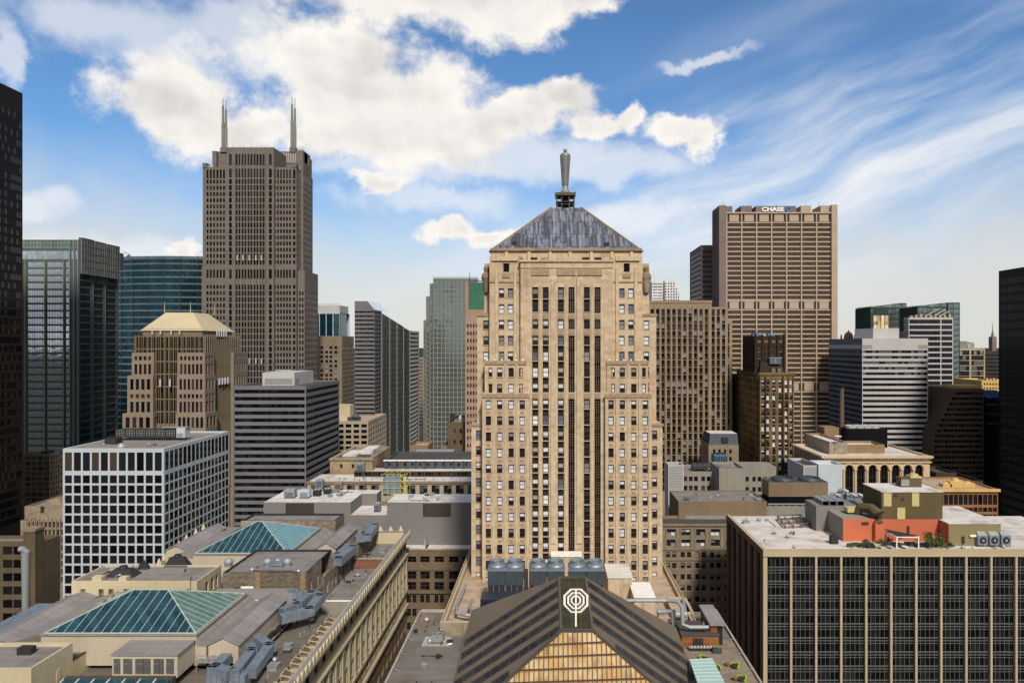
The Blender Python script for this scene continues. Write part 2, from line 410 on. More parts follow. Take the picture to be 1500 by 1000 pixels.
def _parts(s, mb, name, label=None, smooth=False, parent=None):
    """every separate piece becomes its own child, placed at its own centre"""
    L = islands(mb); par = parent or s.e; off = wpos(par); out_ = []
    def big(n):
        xs, ys, zs = zip(*n.v); return -((max(xs)-min(xs))+(max(zs)-min(zs)))/max(1, min(ys))
    L.sort(key=big)
    for n in L[:100]:
        xs, ys, zs = zip(*n.v); c = Vector(((min(xs)+max(xs))/2, (min(ys)+max(ys))/2, min(zs)))
        o = bpy.data.objects.new(name, n.mesh(name, c, smooth)); COL.objects.link(o); o.parent = par; o.location = c-off
        if label: o['label'] = label
        out_.append(o)
    if len(L) > 100:
        r = MB()
        for n in L[100:]: r.add(n, Matrix.Identity(4))
        o = r.build(name, par); o['kind'] = 'stuff'
    return out_
Bld.parts = _parts
def clutter(B, x0, x1, y0, y1, z, n, seed):
    """small roof hardware, each its own part: pipe vents, hatches, conduits"""
    r = random.Random(seed)
    for i in range(n):
        x, y = r.uniform(x0, x1), r.uniform(y0, y1); k = r.random(); q = MB()
        if k < .35: q.cyl(x, y, z, z+r.uniform(.4, 1), .14, .14, 8, r.choice(['steel', 'rust_iron', 'charcoal'])); nm = 'vent_pipe'
        elif k < .6: s = r.uniform(.35, .8); q.box(x-s, x+s, y-s, y+s, z, z+s, r.choice(['steel', 'dark_panel', 'concrete', 'galvanised'])); q.box(x-s*1.15, x+s*1.15, y-s*1.15, y+s*1.15, z+s, z+s*1.15, 'frame_grey'); nm = 'roof_hatch'
        elif k < .78: s = r.uniform(.4, .9); q.cyl(x, y, z, z+.4, s*.7, s*.7, 12, 'galvanised'); q.cyl(x, y, z+.4, z+.75, s, s*.5, 12, 'steel'); nm = 'exhaust_fan'
        else:
            L = min(r.uniform(3, 9), (x1-x0)*.8, (y1-y0)*.9 if k > .9 else 99); d = (L, 0) if k < .9 else (0, L); x = min(x, x1-d[0]); y = min(y, y1-d[1]); q.beam((x, y, z+.22), (x+d[0], y+d[1], z+.22), .12, .12, r.choice(['steel', 'rust_iron']))
            for t in (.1, .5, .9): q.box(x+d[0]*t-.15, x+d[0]*t+.15, y+d[1]*t-.15, y+d[1]*t+.15, z, z+.18, 'charcoal')
            nm = 'conduit'
        q.build(nm, B.e)
def rws(Y, first, pitch, frac, n): return [(Z(first+i*pitch+pitch*frac, Y), Z(first+i*pitch, Y)) for i in range(n)]
def pc(Y, cs, w): return [(X(c-w/2, Y), X(c+w/2, Y)) for c in cs]
class G: pass
def tower2(B, p0, p1, Y, pt, pf, m, S=None, D=None, zb=0, roof='roof_grey_far', par=.4, y1=None, rec=.3, parh=.9, pm=None):
    """block with a street front p0..p1 at depth Y and a side running back to pixel column pf; S and D are (cols, rows, style, name)"""
    g = G(); g.x0, g.x1, g.y0, g.z1 = X(p0, Y), X(p1, Y), Y, Z(pt, Y)
    side = None
    if pf is not None:
        side = 'E' if pf > p1 else 'W'; g.y1 = deep(Y, p1 if side == 'E' else p0, pf)
    else: g.y1 = Y+30
    if y1: g.y1 = y1
    S = S or ((), (), None, 'window'); B.face('S', g.x0, g.x1, Y, zb, g.z1, S[0], S[1], m, rec, S[2], S[3] if len(S) > 3 else 'window')
    sk = 'SB'
    if side:
        sk += side; D = D or ((), (), None, 'window')
        cols = D[0](g.y0, g.y1) if callable(D[0]) else D[0]
        B.face(side, g.y0, g.y1, g.x1 if side == 'E' else g.x0, zb, g.z1, cols, D[1], m, rec, D[2], D[3] if len(D) > 3 else 'window')
    B.shell(g.x0, g.x1, g.y0, g.y1, zb, g.z1, m, skip=sk, roof=roof, par=par, parh=parh, pm=pm)
    return g
# ---------------------------------------------------------------- materials
mat_wall('limestone', (.565, .45, .315), (.50, .39, .27), block=(1.6, .86), streak=.6, nb=.30, mortar=.84)
mat_wall('limestone_grey', (.33, .27, .20), (.27, .22, .165), block=(1.6, .9), streak=.45, nb=.35)
mat_wall('carved', (.38, .30, .205), (.19, .145, .095), var=.6, streak=.5, bump=1.0)
mat_wall('brown_stone', (.20, .15, .105), (.155, .115, .08), block=(1.4, .8), nb=.25)
mat_wall('taupe_stone', (.26, .21, .155), (.22, .175, .13), block=(1.4, .8), nb=.25)
mat_wall('cream', (.54, .475, .325), (.46, .40, .265), var=.14, streak=.3)
mat_wall('cream_trim', (.60, .53, .36), (.50, .43, .28), var=.3, streak=.5)
mat_wall('pale_shed', (.47, .41, .325), (.42, .365, .285), var=.12, streak=.25)
mat_wall('grey_brick', (.19, .165, .135), (.15, .125, .10), block=(.7, .28), nb=.55, mortar=.7, var=.3)
mat_wall('red_brick', (.24, .115, .075), (.19, .095, .065), block=(.9, .4), nb=.35)
mat_wall('mottled_brick', (.36, .31, .25), (.22, .18, .145), block=(.8, .35), nb=.5, var=.5)
mat_wall('granite_pink', (.275, .222, .18), (.25, .20, .16), block=(1.5, 1.9), nb=.15, streak=.1)
mat_wall('granite_brown', (.18, .157, .142), (.16, .14, .126), block=(1.6, 1.95), nb=.15, streak=.1)
mat_wall('granite_tan', (.43, .34, .26), (.39, .305, .23), var=.1, streak=.08)
mat_wall('granite_mauve_and_shade', (.215, .165, .155), (.19, .15, .14), var=.1, block=(2.2, 3.9), nb=.1, streak=.1)  # own colour of two far towers; shaded tan granite on the bank tower
mat_wall('olive_metal', (.115, .092, .045), (.10, .08, .04), var=.1, streak=.15)
mat_wall('brown_metal', (.21, .16, .105), (.18, .135, .09), var=.12, streak=.2)
mat_wall('grey_panel', (.20, .197, .195), (.19, .187, .185), block=(1.5, 1.1), nb=.08, mortar=.5, var=.05, streak=.1, bump=.05)
mat_wall('dark_panel', (.055, .05, .045), var=.1)
mat_wall('white_metal', (.45, .51, .555), (.42, .48, .52), var=.06, streak=.08)
mat_wall('pale_panel', (.46, .46, .46), (.42, .42, .42), block=(1.6, 1.6), nb=.06, mortar=.8, var=.06, streak=.1)
mat_wall('light_band_shade', (.155, .155, .175), (.145, .145, .16), var=.06, streak=.06)
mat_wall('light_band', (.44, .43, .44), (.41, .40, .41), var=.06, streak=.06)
mat_wall('grey_band', (.165, .163, .178), (.15, .148, .16), var=.08, streak=.1)
mat_wall('black_metal', (.005, .005, .007), var=.2, rough=.5)
mat_wall('dark_bronze', (.022, .018, .016), var=.3, rough=.6)
mat_wall('tan_brick', (.27, .19, .115), (.24, .165, .095), block=(.8, .4), nb=.25)
mat_wall('gothic_dark', (.028, .021, .016), (.04, .029, .021), var=.5)
mat_wall('gothic_gold', (.20, .135, .065), (.12, .08, .04), var=.5)
mat_wall('salmon', (.52, .155, .085), (.46, .13, .072), var=.1, streak=.12)
mat_wall('terracotta', (.30, .15, .08), (.24, .115, .06), var=.3)
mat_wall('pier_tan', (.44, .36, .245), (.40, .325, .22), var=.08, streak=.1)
mat_wall('spandrel_dark', (.035, .028, .023), var=.5, bump=.6)
mat_wall('roof_slate', (.125, .103, .08), (.108, .09, .07), var=.12, streak=.05, block=(2.2, .5), nb=.1, mortar=.85)
mat_wall('louver_green', (.05, .05, .03), (.035, .036, .022), var=.3, block=(40, .22), mortar=.2)
mat_wall('wood', (.28, .125, .05), (.2, .085, .035), block=(3.5, .16), nb=.5, mortar=.5)
mat_wall('green_copper', (.045, .14, .09), (.035, .11, .075), var=.15)
mat_wall('gold_roof', (.50, .425, .285), (.47, .40, .265), var=.06, streak=.05)
mat_wall('blue_white', (.42, .5, .62), var=.05)
mat_roof('roof_grey', (.23, .215, .205), (.13, .10, .075))
mat_roof('roof_grey_far', (.26, .24, .22), (.16, .13, .1), scale=.12)
mat_roof('roof_white', (.66, .63, .60), (.30, .25, .20), amt=.75, scale=.15)
mat_roof('roof_tan', (.45, .35, .26), (.28, .17, .09), amt=.9, scale=.35)
mat_roof('roof_dark', (.075, .068, .06), (.12, .10, .08))
mat_roof('roof_ribbed', (.26, .245, .235), (.2, .17, .14), amt=.4, seam=(0, 1.2, .05))
mat_roof('roof_mauve', (.28, .26, .265), (.19, .17, .155), amt=.6, scale=.15, seam=(0, 1.5, .04), rough=.5)
mat_roof('pavers', (.27, .22, .17), (.14, .10, .08), amt=.8, scale=1.6)
mat_roof('asphalt', (.022, .022, .024), (.035, .033, .03), scale=.02)
mat_plain('steel', (.36, .385, .41), .55, .5, var=.1)
mat_plain('galvanised', (.21, .255, .31), .5, .35, var=.25, sc=.8)
mat_plain('tower_steel', (.07, .088, .105), .45, .35, var=.2)
mat_plain('alloy_statue', (.22, .225, .22), .5, .3, var=.2, sc=2)
mat_plain('dark_iron', (.03, .03, .032), .6, .3)
mat_plain('platform_iron', (.085, .075, .055), .8, .1, var=.3)
mat_plain('rust_iron', (.13, .085, .055), .8, .2, var=.4)
mat_plain('white_paint', (.78, .77, .74), .5)
mat_plain('sill_stone', (.42, .34, .24), .8)
mat_plain('frame_dark', (.04, .036, .032), .5)
mat_plain('frame_brown', (.085, .065, .05), .5)
mat_plain('frame_grey', (.30, .31, .31), .5, .3)
mat_plain('frame_green', (.20, .27, .22), .5, .2)
mat_plain('frame_yellow', (.22, .22, .11), .5, .2)
mat_plain('frame_white', (.6, .63, .66), .5)
mat_plain('yellow_paint', (.62, .55, .04), .5)
mat_plain('sign_blue', (.03, .16, .36), .4)
mat_plain('blue_unit', (.07, .16, .26), .5)
mat_plain('leaf_lime', (.22, .36, .02), .8, var=.4, sc=6)
mat_plain('leaf_dark', (.035, .05, .015), .9, var=.5, sc=6)
mat_plain('charcoal', (.02, .02, .022), .8)
mat_plain('seafoam', (.42, .56, .52), .45, .2, var=.05)
mat_plain('concrete', (.35, .32, .28), .9, var=.2)
mat_glass('glass_dark', (.012, .012, .014), .07, wav=.01)
mat_glass('glass_black', (.005, .005, .006), .12, wav=.01, spec=.12)
mat_glass('glass_warm', (.05, .035, .022), .15)
mat_glass('glass_sky', (.16, .20, .26), .06, metal=.35)
mat_glass('blind_pale', (.56, .61, .66), .35, spec=.4, var=.25)
mat_glass('blind_grey', (.19, .20, .21), .3, spec=.4, var=.35)
mat_glass('blind_tan', (.34, .30, .22), .4, var=.3)
mat_glass('mirror_silver', (.66, .73, .76), .05, metal=.95, wav=.008, cell=(1.5, 3.9), var=.22)
mat_glass('mirror_teal', (.018, .065, .095), .06, metal=.7, wav=.03, cell=(1.5, 2), var=.3)
mat_glass('mirror_green', (.25, .33, .32), .06, metal=.7, wav=.04, cell=(3, 3.5), var=.35)
mat_glass('mirror_grey', (.22, .25, .26), .07, metal=.7, wav=.012, cell=(1.6, 3.9), var=.2)
mat_glass('mirror_dark', (.02, .028, .042), .06, metal=.45, wav=.03, cell=(1.5, 3.8), var=.5)
mat_glass('skylight_teal', (.025, .075, .095), .08, metal=.3, wav=.03, cell=(1.5, 1.4), var=.35)
mat_glass('skylight_blue', (.06, .22, .30), .12, metal=.2, wav=.01, cell=(1.5, 1.4), var=.14)
mat_glass('skylight_green', (.13, .20, .17), .12, metal=.25, wav=.01, cell=(1.5, 1.4), var=.2)
mat_glass('bronze_glass', (.022, .016, .014), .12, metal=.25, wav=.02, cell=(1.6, 4), var=.4)
def mat_patina():
    N = mk('patina'); o, uv = coords(N)
    sp = N.n('ShaderNodeSeparateXYZ', {0: o}); x = sp.outputs[0]
    q = N.xyz(N.m('FLOOR', N.m('DIVIDE', x, .42)), N.m('FLOOR', N.m('DIVIDE', sp.outputs[2], 3.4)))
    wn = N.n('ShaderNodeTexWhiteNoise', {'Vector': q}).outputs[0]
    a = N.noise(N.vm('MULTIPLY', o, (.9, .2, .12)), 1.0, 4.0, .6)
    col = N.mix(N.ramp(wn, .15, .9), (.055, .065, .09), (.20, .215, .25))
    col = N.mix(N.m('MULTIPLY', N.ramp(a, .48, .62), .8), col, (.22, .27, .37))
    br = N.noise(N.vm('MULTIPLY', N.vm('ADD', o, (7, 3, 1)), (1.1, .3, .25)), 1.1, 5.0)
    col = N.mix(N.m('MULTIPLY', N.ramp(br, .52, .66), .8), col, (.075, .05, .045))
    seam = N.m('MAXIMUM', N.m('LESS_THAN', N.m('FRACT', N.m('DIVIDE', x, .84)), .16), N.m('LESS_THAN', N.m('FRACT', N.m('DIVIDE', sp.outputs[2], 3.4)), .05))
    col = N.mix(N.m('MULTIPLY', seam, .6), col, (.03, .03, .035))
    out(N, Base_Color=col, Roughness=.55, Metallic=.15)
mat_patina()
mat_wall('tan_core', (.205, .165, .115), (.185, .15, .10), streak=.1)
mat_wall('core_fin', (.24, .20, .125), streak=.1)
mat_wall('teal_frame', (.085, .115, .115), (.075, .10, .105), streak=.05)
mat_wall('navy_band', (.10, .135, .16), streak=.05)
mat_wall('granite_pale', (.25, .215, .19), streak=.1)
mat_wall('flute_frame', (.23, .24, .215), streak=.05)
def mat_lit():
    """back-lit translucent atrium glazing"""
    N = mk('lit_glazing'); o, uv = coords(N)
    sp = N.n('ShaderNodeSeparateXYZ', {0: o})
    q = N.xyz(N.m('FLOOR', N.m('DIVIDE', sp.outputs[0], .72)), N.m('FLOOR', N.m('DIVIDE', sp.outputs[2], 1.5)))
    wn = N.n('ShaderNodeTexWhiteNoise', {'Vector': q}).outputs[0]
    n = N.noise(o, .35, 3.0)
    c = N.mix(N.ramp(n, .35, .65), (.95, .52, .17), (1.0, .74, .38))
    c = N.mix(N.m('MULTIPLY', wn, .35), c, (.62, .52, .28))
    sm = N.noise(N.vm('MULTIPLY', o, (1.3, 1, .18)), 1.0, 4.0, .6)
    c = N.mix(N.m('MULTIPLY', N.ramp(sm, .48, .7), .75), c, (.30, .16, .07))
    b = N.n('ShaderNodeBsdfPrincipled', {'Base Color': N.mix(1.0, c, (.3, .3, .3), 'MULTIPLY'), 'Roughness': .35, 'Emission Color': c, 'Emission Strength': .42})
    N.n('ShaderNodeOutputMaterial', {0: b})
mat_lit()

# window styles
ST_SASH = dict(k='sash', g=['glass_dark', 'glass_dark', 'blind_pale', 'glass_sky', 'blind_grey', 'blind_pale'], b=['blind_pale', 'blind_pale', 'blind_pale', 'blind_grey', 'blind_tan'], fr='frame_dark', t=.11)
ST_SASHD = dict(k='sash', g=['glass_dark', 'glass_black', 'glass_dark', 'blind_grey'], b=['blind_grey', 'glass_dark'], fr='frame_dark', t=.11)
ST_LATT = dict(k='grid', n=(3, 6), g=['glass_black'], fr='frame_brown', t=.12, edge=True)
ST_DARK = dict(k='pane', g=['glass_dark', 'glass_black', 'glass_dark', 'glass_warm'], t=0)
ST_DARKF = dict(k='pane', g=['glass_dark', 'glass_black'], fr='frame_brown', t=.14)
ST_FEW = 0
ST_MIX = dict(k='pane', g=['glass_dark', 'glass_black', 'blind_grey', 'glass_dark', 'glass_dark'], t=0)
def band(g, mw, fr='frame_dark', t=.15, **k): return dict(k='grid', mw=mw, mh=99, g=g, fr=fr, t=t, **k)

# ---------------------------------------------------------------- ground
g = MB()
n = 12; R0 = [(-22000+44000*i/n) for i in range(n+1)]
g.poly([(-22000, -20000, 0), (22000, -20000, 0), (22000, 30000, 0), (-22000, 30000, 0)], 'asphalt'); structure(g, 'ground')
def strip(name, x0, x1, y0, y1, z, m): b = MB(); b.poly([(x0, y0, z), (x1, y0, z), (x1, y1, z), (x0, y1, z)], m); structure(b, name)
mat_roof('paving', (.32, .30, .28), (.2, .18, .16), scale=.1)
b = MB(); b.box(-40, -37.5, -60, 600, 0, .14, 'paving'); b.box(-30.8, -28.3, -60, 600, 0, .14, 'paving'); structure(b, 'pavement')
b = MB()
for i in range(60): b.poly([(-34.2, -40+i*10, .004), (-34.05, -40+i*10, .004), (-34.05, -36+i*10, .004), (-34.2, -36+i*10, .004)], 'white_paint')
structure(b, 'road_marking')

# ---------------------------------------------------------------- the limestone tower
def tower():
    T = Bld('office_tower', 'tan limestone stepped tower with grey pyramid roof and statue on top', 'skyscraper', (X(829, 165), 165, 0))
    T.vis = 850
    P0, PZ = 3.46, 125.14; wh = 1.95
    def zr(ytop, ybot, Y, h=wh):      # lattice rows whose centre lies between two pixel rows
        r = []
        for k in range(-8, 14):
            z = PZ-P0*k
            if Z(ybot, Y) < z-h/2 and z+h/2 < Z(ytop, Y): r.append((z-h/2, z+h/2))
        return r
    def cols(cs, Y, w=7.9): return [(X(c-w/2, Y), X(c+w/2, Y)) for c in cs]
    YA, YB, YE, YE2, YD, YF = 148.2, 149.6, 147.9, 147.2, 151.2, 150.2
    st = 'limestone'; w = T.wall; back = 187
    # central bay with long recessed strips
    xa0, xa1 = X(762.5, YA), X(897.5, YA); zt = Z(383.6, YA)
    sc = [784.1, 799.4, 821.6, 837.2, 859.7, 875.3]; SR = [(584.4, 845), (492, 574.5), (468, 482), (420.5, 458.6)]
    rows = [(Z(b, YA), Z(a, YA)) for a, b in SR]
    N0 = len(T.win)
    T.face('S', xa0, xa1, YA, 80, zt, cols(sc, YA, 9), rows, st, .45)
    sp = MB()
    for i, c in enumerate(sc):
        x0, x1 = X(c-4.5, YA), X(c+4.5, YA)
        for j, (r0, r1) in enumerate(rows):
            if i in (3, 5):
                k = max(1, round((r1-r0)/P0))
                for q in range(k): T.addwin(ST_LATT, 'window', ((x0+x1)/2, YA+.40, r0+(r1-r0)*(q+.5)/k), 'S', x1-x0, (r1-r0)/k-.12)
            else:
                if j == 3: T.addwin(ST_SASHD, 'window', ((x0+x1)/2, YA+.40, r1-1.4), 'S', x1-x0-.1, 2.2); T.addwin(ST_SASHD, 'window', ((x0+x1)/2, YA+.40, r0+1.2), 'S', x1-x0-.1, 1.9); continue
                z = PZ+P0*12
                while z > r0:
                    if z-1 > r0-.3 and z+1 < r1+.3: T.addwin(ST_SASH if i < 4 else ST_SASHD, 'window', ((x0+x1)/2, YA+.40, z), 'S', x1-x0-.1, 2.0)
                    z -= P0
    # spandrels behind the strip windows are dark metal
    for i, c in enumerate(sc):
        x0, x1 = X(c-4.5, YA), X(c+4.5, YA)
        for r0, r1 in rows: sp.poly([(x0, YA+.43, r0), (x1, YA+.43, r0), (x1, YA+.43, r1), (x0, YA+.43, r1)], 'spandrel_dark')
    T.parts(sp, 'spandrel')
    # raised piers either side of strip pairs, carved blocks, bay parapet
    pr = MB()
    for c, ww in ((810.5, 7), (848.5, 7), (773.5, 9), (886, 8)):
        if c in (810.5, 848.5): pr.box(X(c-ww/2, YA), X(c+ww/2, YA), YA-.25, YA, 95, Z(408, YA), st, skip='N')
    for c in (791.7, 829.4, 867.5): pr.box(X(c-1.6, YA), X(c+1.6, YA), YA-.18, YA, 95, Z(412, YA), st, skip='N')
    T.parts(pr, 'pier')
    cv = MB()
    for a, b in ((778, 805), (816, 843), (846, 882)): cv.box(X(a, YA), X(b, YA), YA-.2, YA, Z(403.5, YA), Z(393.5, YA), 'carved', skip='N')
    for c in sc:
        for yy0, yy1 in ((459.5, 467), (483, 491), (575.5, 583.4)): cv.box(X(c-4.5, YA), X(c+4.5, YA), YA-.12, YA, Z(yy1, YA), Z(yy0, YA), 'carved', skip='N')
    T.parts(cv, 'carved_panel')
    w.box(xa0, xa1, YA, YB+.5, 80, zt, st, skip='SB')
    cp = MB(); cp.box(xa0-.25, xa1+.25, YA-.3, YB+.6, zt, zt+.4, st); cp.box(X(805, YA), X(848, YA), YA-.3, YA+1, zt+.4, zt+1.0, st)
    cp.box(xa0-.1, xa1+.1, YA-.16, YA, Z(392.5, YA), Z(391, YA), st, skip='N')
    T.parts(cp, 'cornice')
    # flanks
    zf = Z(375.5, YB)
    for a, b, cs, nc in ((717, 762.5, (734.6, 747.8), 741.5), (897.5, 941, (911, 924.3), 918)):
        x0, x1 = X(a, YB), X(b, YB)
        if a < 800: x1 = xa0
        else: x0 = xa1
        nr = (Z(398.5, YB), Z(385.5, YB))
        T.face('S', x0, x1, YB, 80, Z(404, YB), cols(cs, YB), zr(415, 545, YB, 2.05)+[], st, .45, ST_SASH)
        T.face('S', x0, x1, YB, Z(404, YB), zf, cols((nc,), YB, 9), [nr], st, .5, ST_DARKF)
        w.box(x0, x1, YB, 155, 80, zf, st, skip='SB')
        rb = MB()
        for c in (cs[0]-7, cs[1]+7): rb.box(X(c-2, YB), X(c+2, YB), YB-.3, YB, Z(540, YB), Z(392, YB), st, skip='N')
        rb.box(X(a+4, YB), X(b-4, YB), YB-.35, YB, zf-1.0, zf, st, skip='N'); rb.box(x0-.1, x1+.1, YB-.15, YB, Z(414, YB), Z(411.5, YB), 'carved', skip='N')
        rb.box(X(nc-6, YB), X(nc+6, YB), YB-.2, YB, Z(407, YB), Z(400.5, YB), 'carved', skip='N')
        T.parts(rb, 'pilaster')
    # block under the roof
    Yc = 151.2; xb0, xb1 = X(718.5, Yc), X(940, Yc)
    w.box(xb0, xb1, Yc, back-3, 80, Z(368.5, Yc), st, skip='B')
    cb = MB(); cb.box(xb0-.35, xb1+.35, Yc-.35, back-2.6, Z(368.5, Yc), Z(366.8, Yc), 'limestone_grey')
    for c in (746, 760, 782, 797, 817, 836, 858, 876, 902, 920): cb.box(X(c-5, Yc), X(c+5, Yc), Yc-.12, Yc, Z(381.5, Yc), Z(377, Yc), 'carved' if c % 2 else 'glass_dark', skip='N')
    for c in (742, 775, 806, 835, 866, 896, 925): cb.box(X(c-2.2, Yc), X(c+2.2, Yc), Yc-.5, Yc, Z(382, Yc), Z(369, Yc), st, skip='N')
    T.parts(cb, 'cornice')
    # shoulders with carved figures
    for a, b, s in ((709.4, 719, -1), (939.5, 951, 1)):
        y = 153.0; w.box(X(a, y), X(b, y), y, 176, 80, Z(386, y), st, skip='B')
        fg = MB(); xc = X(712.5 if s < 0 else 946.5, y)
        prof = [(.0, 0), (.62, .3), (.8, 1.8), (.95, 3.6), (1.15, 4.6), (.95, 5.6), (.5, 6.1), (.55, 6.7), (.62, 7.3), (.3, 7.9), (0, 8.0)]
        fg.lathe(xc, y-.2, [(r, Z(430, y)+q*.78) for r, q in prof], 12, 'carved'); T.part(fg, 'figure', smooth=True)
    # upper side wings
    for a, b, c in ((698.6, 717, 711.8), (941, 961.4, 947)):
        T.face('S', X(a, YD), X(b, YD), YD, 80, Z(460, YD), cols((c,), YD), zr(464, 620, YD, 1.95), st, .35, ST_SASH)
        w.box(X(a, YD), X(b, YD), YD, 182, 80, Z(460, YD), st, skip='SB')
        q = MB(); q.box(X(a, YD)-.15, X(b, YD)+.15, YD-.2, YD, Z(463, YD), Z(459.3, YD), 'carved', skip='N'); T.parts(q, 'cornice')
    # lower front wings, two tiers
    for (a1, b1, a2, b2, cs) in ((710, 770.5, 706.4, 775.4, (715.4, 731.9, 748.7, 765)), (889, 949.4, 886.4, 954.5, (895, 911.6, 928.4, 945.2))):
        T.face('S', X(a1, YE), X(b1, YE), YE, Z(578, YE), Z(528.5, YE), cols(cs[1:3], YE, 7.8)+cols((cs[0]+3, cs[3]-2), YE, 5.5), zr(531, 579, YE), st, .35, ST_SASH)
        w.box(X(a1, YE), X(b1, YE), YE, 151, Z(580, YE), Z(528.5, YE), st, skip='SB')
        T.face('S', X(a2, YE2), X(b2, YE2), YE2, 80, Z(577, YE2), cols(cs, YE2, 7.8), zr(578, 870, YE2), st, .45, ST_SASH)
        w.box(X(a2, YE2), X(b2, YE2), YE2, 152, 80, Z(577, YE2), st, skip='SB')
        q = MB()
        for i in range(3):
            c = (cs[i]+cs[i+1])/2; q.box(X(c-1.3, YE2), X(c+1.3, YE2), YE2-.22, YE2, 82, Z(583, YE2), st, skip='N')
            if i: q.box(X(c-1.2, YE), X(c+1.2, YE), YE-.2, YE, Z(577, YE), Z(533, YE), st, skip='N')
        for c in (a2+2.2, b2-2.2): q.box(X(c-2, YE2), X(c+2, YE2), YE2-.2, YE2, 82, Z(585, YE2), st, skip='N')
        T.parts(q, 'pilaster')
        q = MB(); q.box(X(a2, YE2)-.12, X(b2, YE2)+.12, YE2-.18, YE2, Z(582.5, YE2), Z(576.5, YE2), 'carved', skip='N'); q.box(X(a1, YE)-.12, X(b1, YE)+.12, YE-.18, YE, Z(534, YE), Z(528, YE), 'carved', skip='N'); T.parts(q, 'cornice')
        q = MB()
        for i in range(6):
            x = X(a1+4+(b1-a1-8)*i/5, YE); q.cyl(x, YE+.3, Z(528.5, YE), Z(526, YE), .22, .1, 8, 'white_paint')
            x = X(a2+1.5, YE2) if i < 1 else X(b2-1.5, YE2)
            if i < 2: q.cyl(x, YE2+.2, Z(577, YE2), Z(574, YE2), .25, .12, 8, 'limestone')
        T.parts(q, 'finial')
        sb = MB()      # carved spandrel blocks under some windows
        for c in cs:
            for k in range(-1, 11):
                z = PZ-P0*(k+.5); sb.box(X(c-2.6, YE2), X(c+2.6, YE2), YE2-.05, YE2, z-.32, z+.32, 'carved', skip='N') if z < Z(583, YE2)-1 else None
        T.parts(sb, 'ornament')
    # outermost wings
    for a, b, c in ((690.5, 706.4, 701), (954.5, 970.4, 958.9)):
        T.face('S', X(a, YF), X(b, YF), YF, 80, Z(621, YF), cols((c,), YF, 7.6), zr(625, 870, YF), st, .35, ST_SASH)
        w.box(X(a, YF), X(b, YF), YF, 186, 80, Z(621, YF), st, skip='SB')
        q = MB(); q.box(X(a, YF)-.2, X(b, YF)+.2, YF-.2, YF+.3, Z(624, YF), Z(620.3, YF), 'limestone_grey')
        T.parts(q, 'cornice')
    # pyramid roof
    r = MB(); y0, y1 = 151.0, back-2.4; zb, zt = Z(366.8, y0), Z(305, 165); yt0, yt1 = 164.6, 172
    A = [(X(719.5, y0), y0, zb), (X(939, y0), y0, zb), (X(939, y0), y1, zb), (X(719.5, y0), y1, zb)]
    B_ = [(X(807.5, yt0), yt0, zt), (X(851.5, yt0), yt0, zt), (X(851.5, yt0), yt1, zt), (X(807.5, yt0), yt1, zt)]
    for i in range(4): r.poly([A[i], A[(i+1) % 4], B_[(i+1) % 4], B_[i]], 'patina')
    r.poly(B_, 'roof_dark')
    ro = r.build('roof', T.e)
    hp = MB()
    for i in range(2): hp.beam(A[i], B_[i], .55, .45, 'limestone_grey')
    for px, py in ((753.5, 355.5), (888.5, 357)):
        t = (368-py)/63; y = y0+(yt0-y0)*t; hp.box(X(px-3.6, y), X(px+3.6, y), y-1.2, y+1, Z(py+2, y)-.3, Z(py-1, y), 'charcoal')
    hp.box(X(816, 153), X(823, 153), 152.6, 155, Z(366, 153), Z(356, 153), 'limestone_grey')
    hp.box(A[0][0]-.2, A[1][0]+.2, y0-.3, y0, zb-.1, zb+.5, 'limestone_grey')
    T.parts(hp, 'ridge_trim')
    # lantern platform
    p = MB(); xc, yc = X(828, 168.3), 168.3; zt0 = zt
    for dx in (-2.1, -.9, .9, 2.1):
        for dy in (-2, 2): p.box(xc+dx-.13, xc+dx+.13, yc+dy-.13, yc+dy+.13, zt0, Z(290, yc), 'platform_iron')
    p.box(xc-.8, xc+.8, yc-.8, yc+.8, zt0, Z(284, yc), 'dark_iron')
    p.box(xc-2.3, xc+2.3, yc-2.3, yc+2.3, Z(298.4, yc), Z(297.6, yc), 'platform_iron'); p.box(xc-2.45, xc+2.45, yc-2.45, yc+2.45, Z(289, yc), Z(285, yc), 'platform_iron')
    p.box(xc-1.9, xc+1.9, yc-1.9, yc+1.9, Z(301.5, yc), Z(300.4, yc), 'platform_iron')
    for zz in (Z(283, yc), Z(280, yc)):
        for a in (-1, 1): p.box(xc-2.65, xc+2.65, yc+a*2.6-.04, yc+a*2.6+.04, zz, zz+.08, 'steel'); p.box(xc+a*2.6-.04, xc+a*2.6+.04, yc-2.65, yc+2.65, zz, zz+.08, 'steel')
    for i in range(6):
        for a in (-1, 1): p.box(xc-2.6+i*1.04-.04, xc-2.6+i*1.04+.04, yc+a*2.6-.04, yc+a*2.6+.04, Z(285, yc), Z(279.6, yc), 'steel')
    T.part(p, 'platform')
    T.done()
    # statue: robed figure on a flared pedestal
    s = MB(); z = lambda py: Z(py, yc); k = yc/1000
    s.lathe(xc, yc, [(0, z(285)), (6.8*k, z(285)), (6.8*k, z(281)), (5.2*k, z(279)), (4.3*k, z(275)), (3.9*k, z(272)), (4.2*k, z(270)), (4.5*k, z(262)), (5.2*k, z(250)), (6.3*k, z(240)), (7.3*k, z(233)),
                    (7.7*k, z(229)), (7.2*k, z(226.5)), (5.0*k, z(225)), (2.2*k, z(224.3)), (1.7*k, z(223.6)), (2.5*k, z(222.3)), (2.7*k, z(221.0)), (2.0*k, z(219.6)), (0, z(219))], 20, 'alloy_statue')
    o = s.build('body', None, smooth=True)
    st_ = thing('statue', 'grey metal robed statue standing on the pyramid roof of the tan tower', 'statue', (xc, yc, z(285)))
    o.parent = st_; o.data.transform(Matrix.Translation((-xc, -yc, -z(285))))
    f = MB()
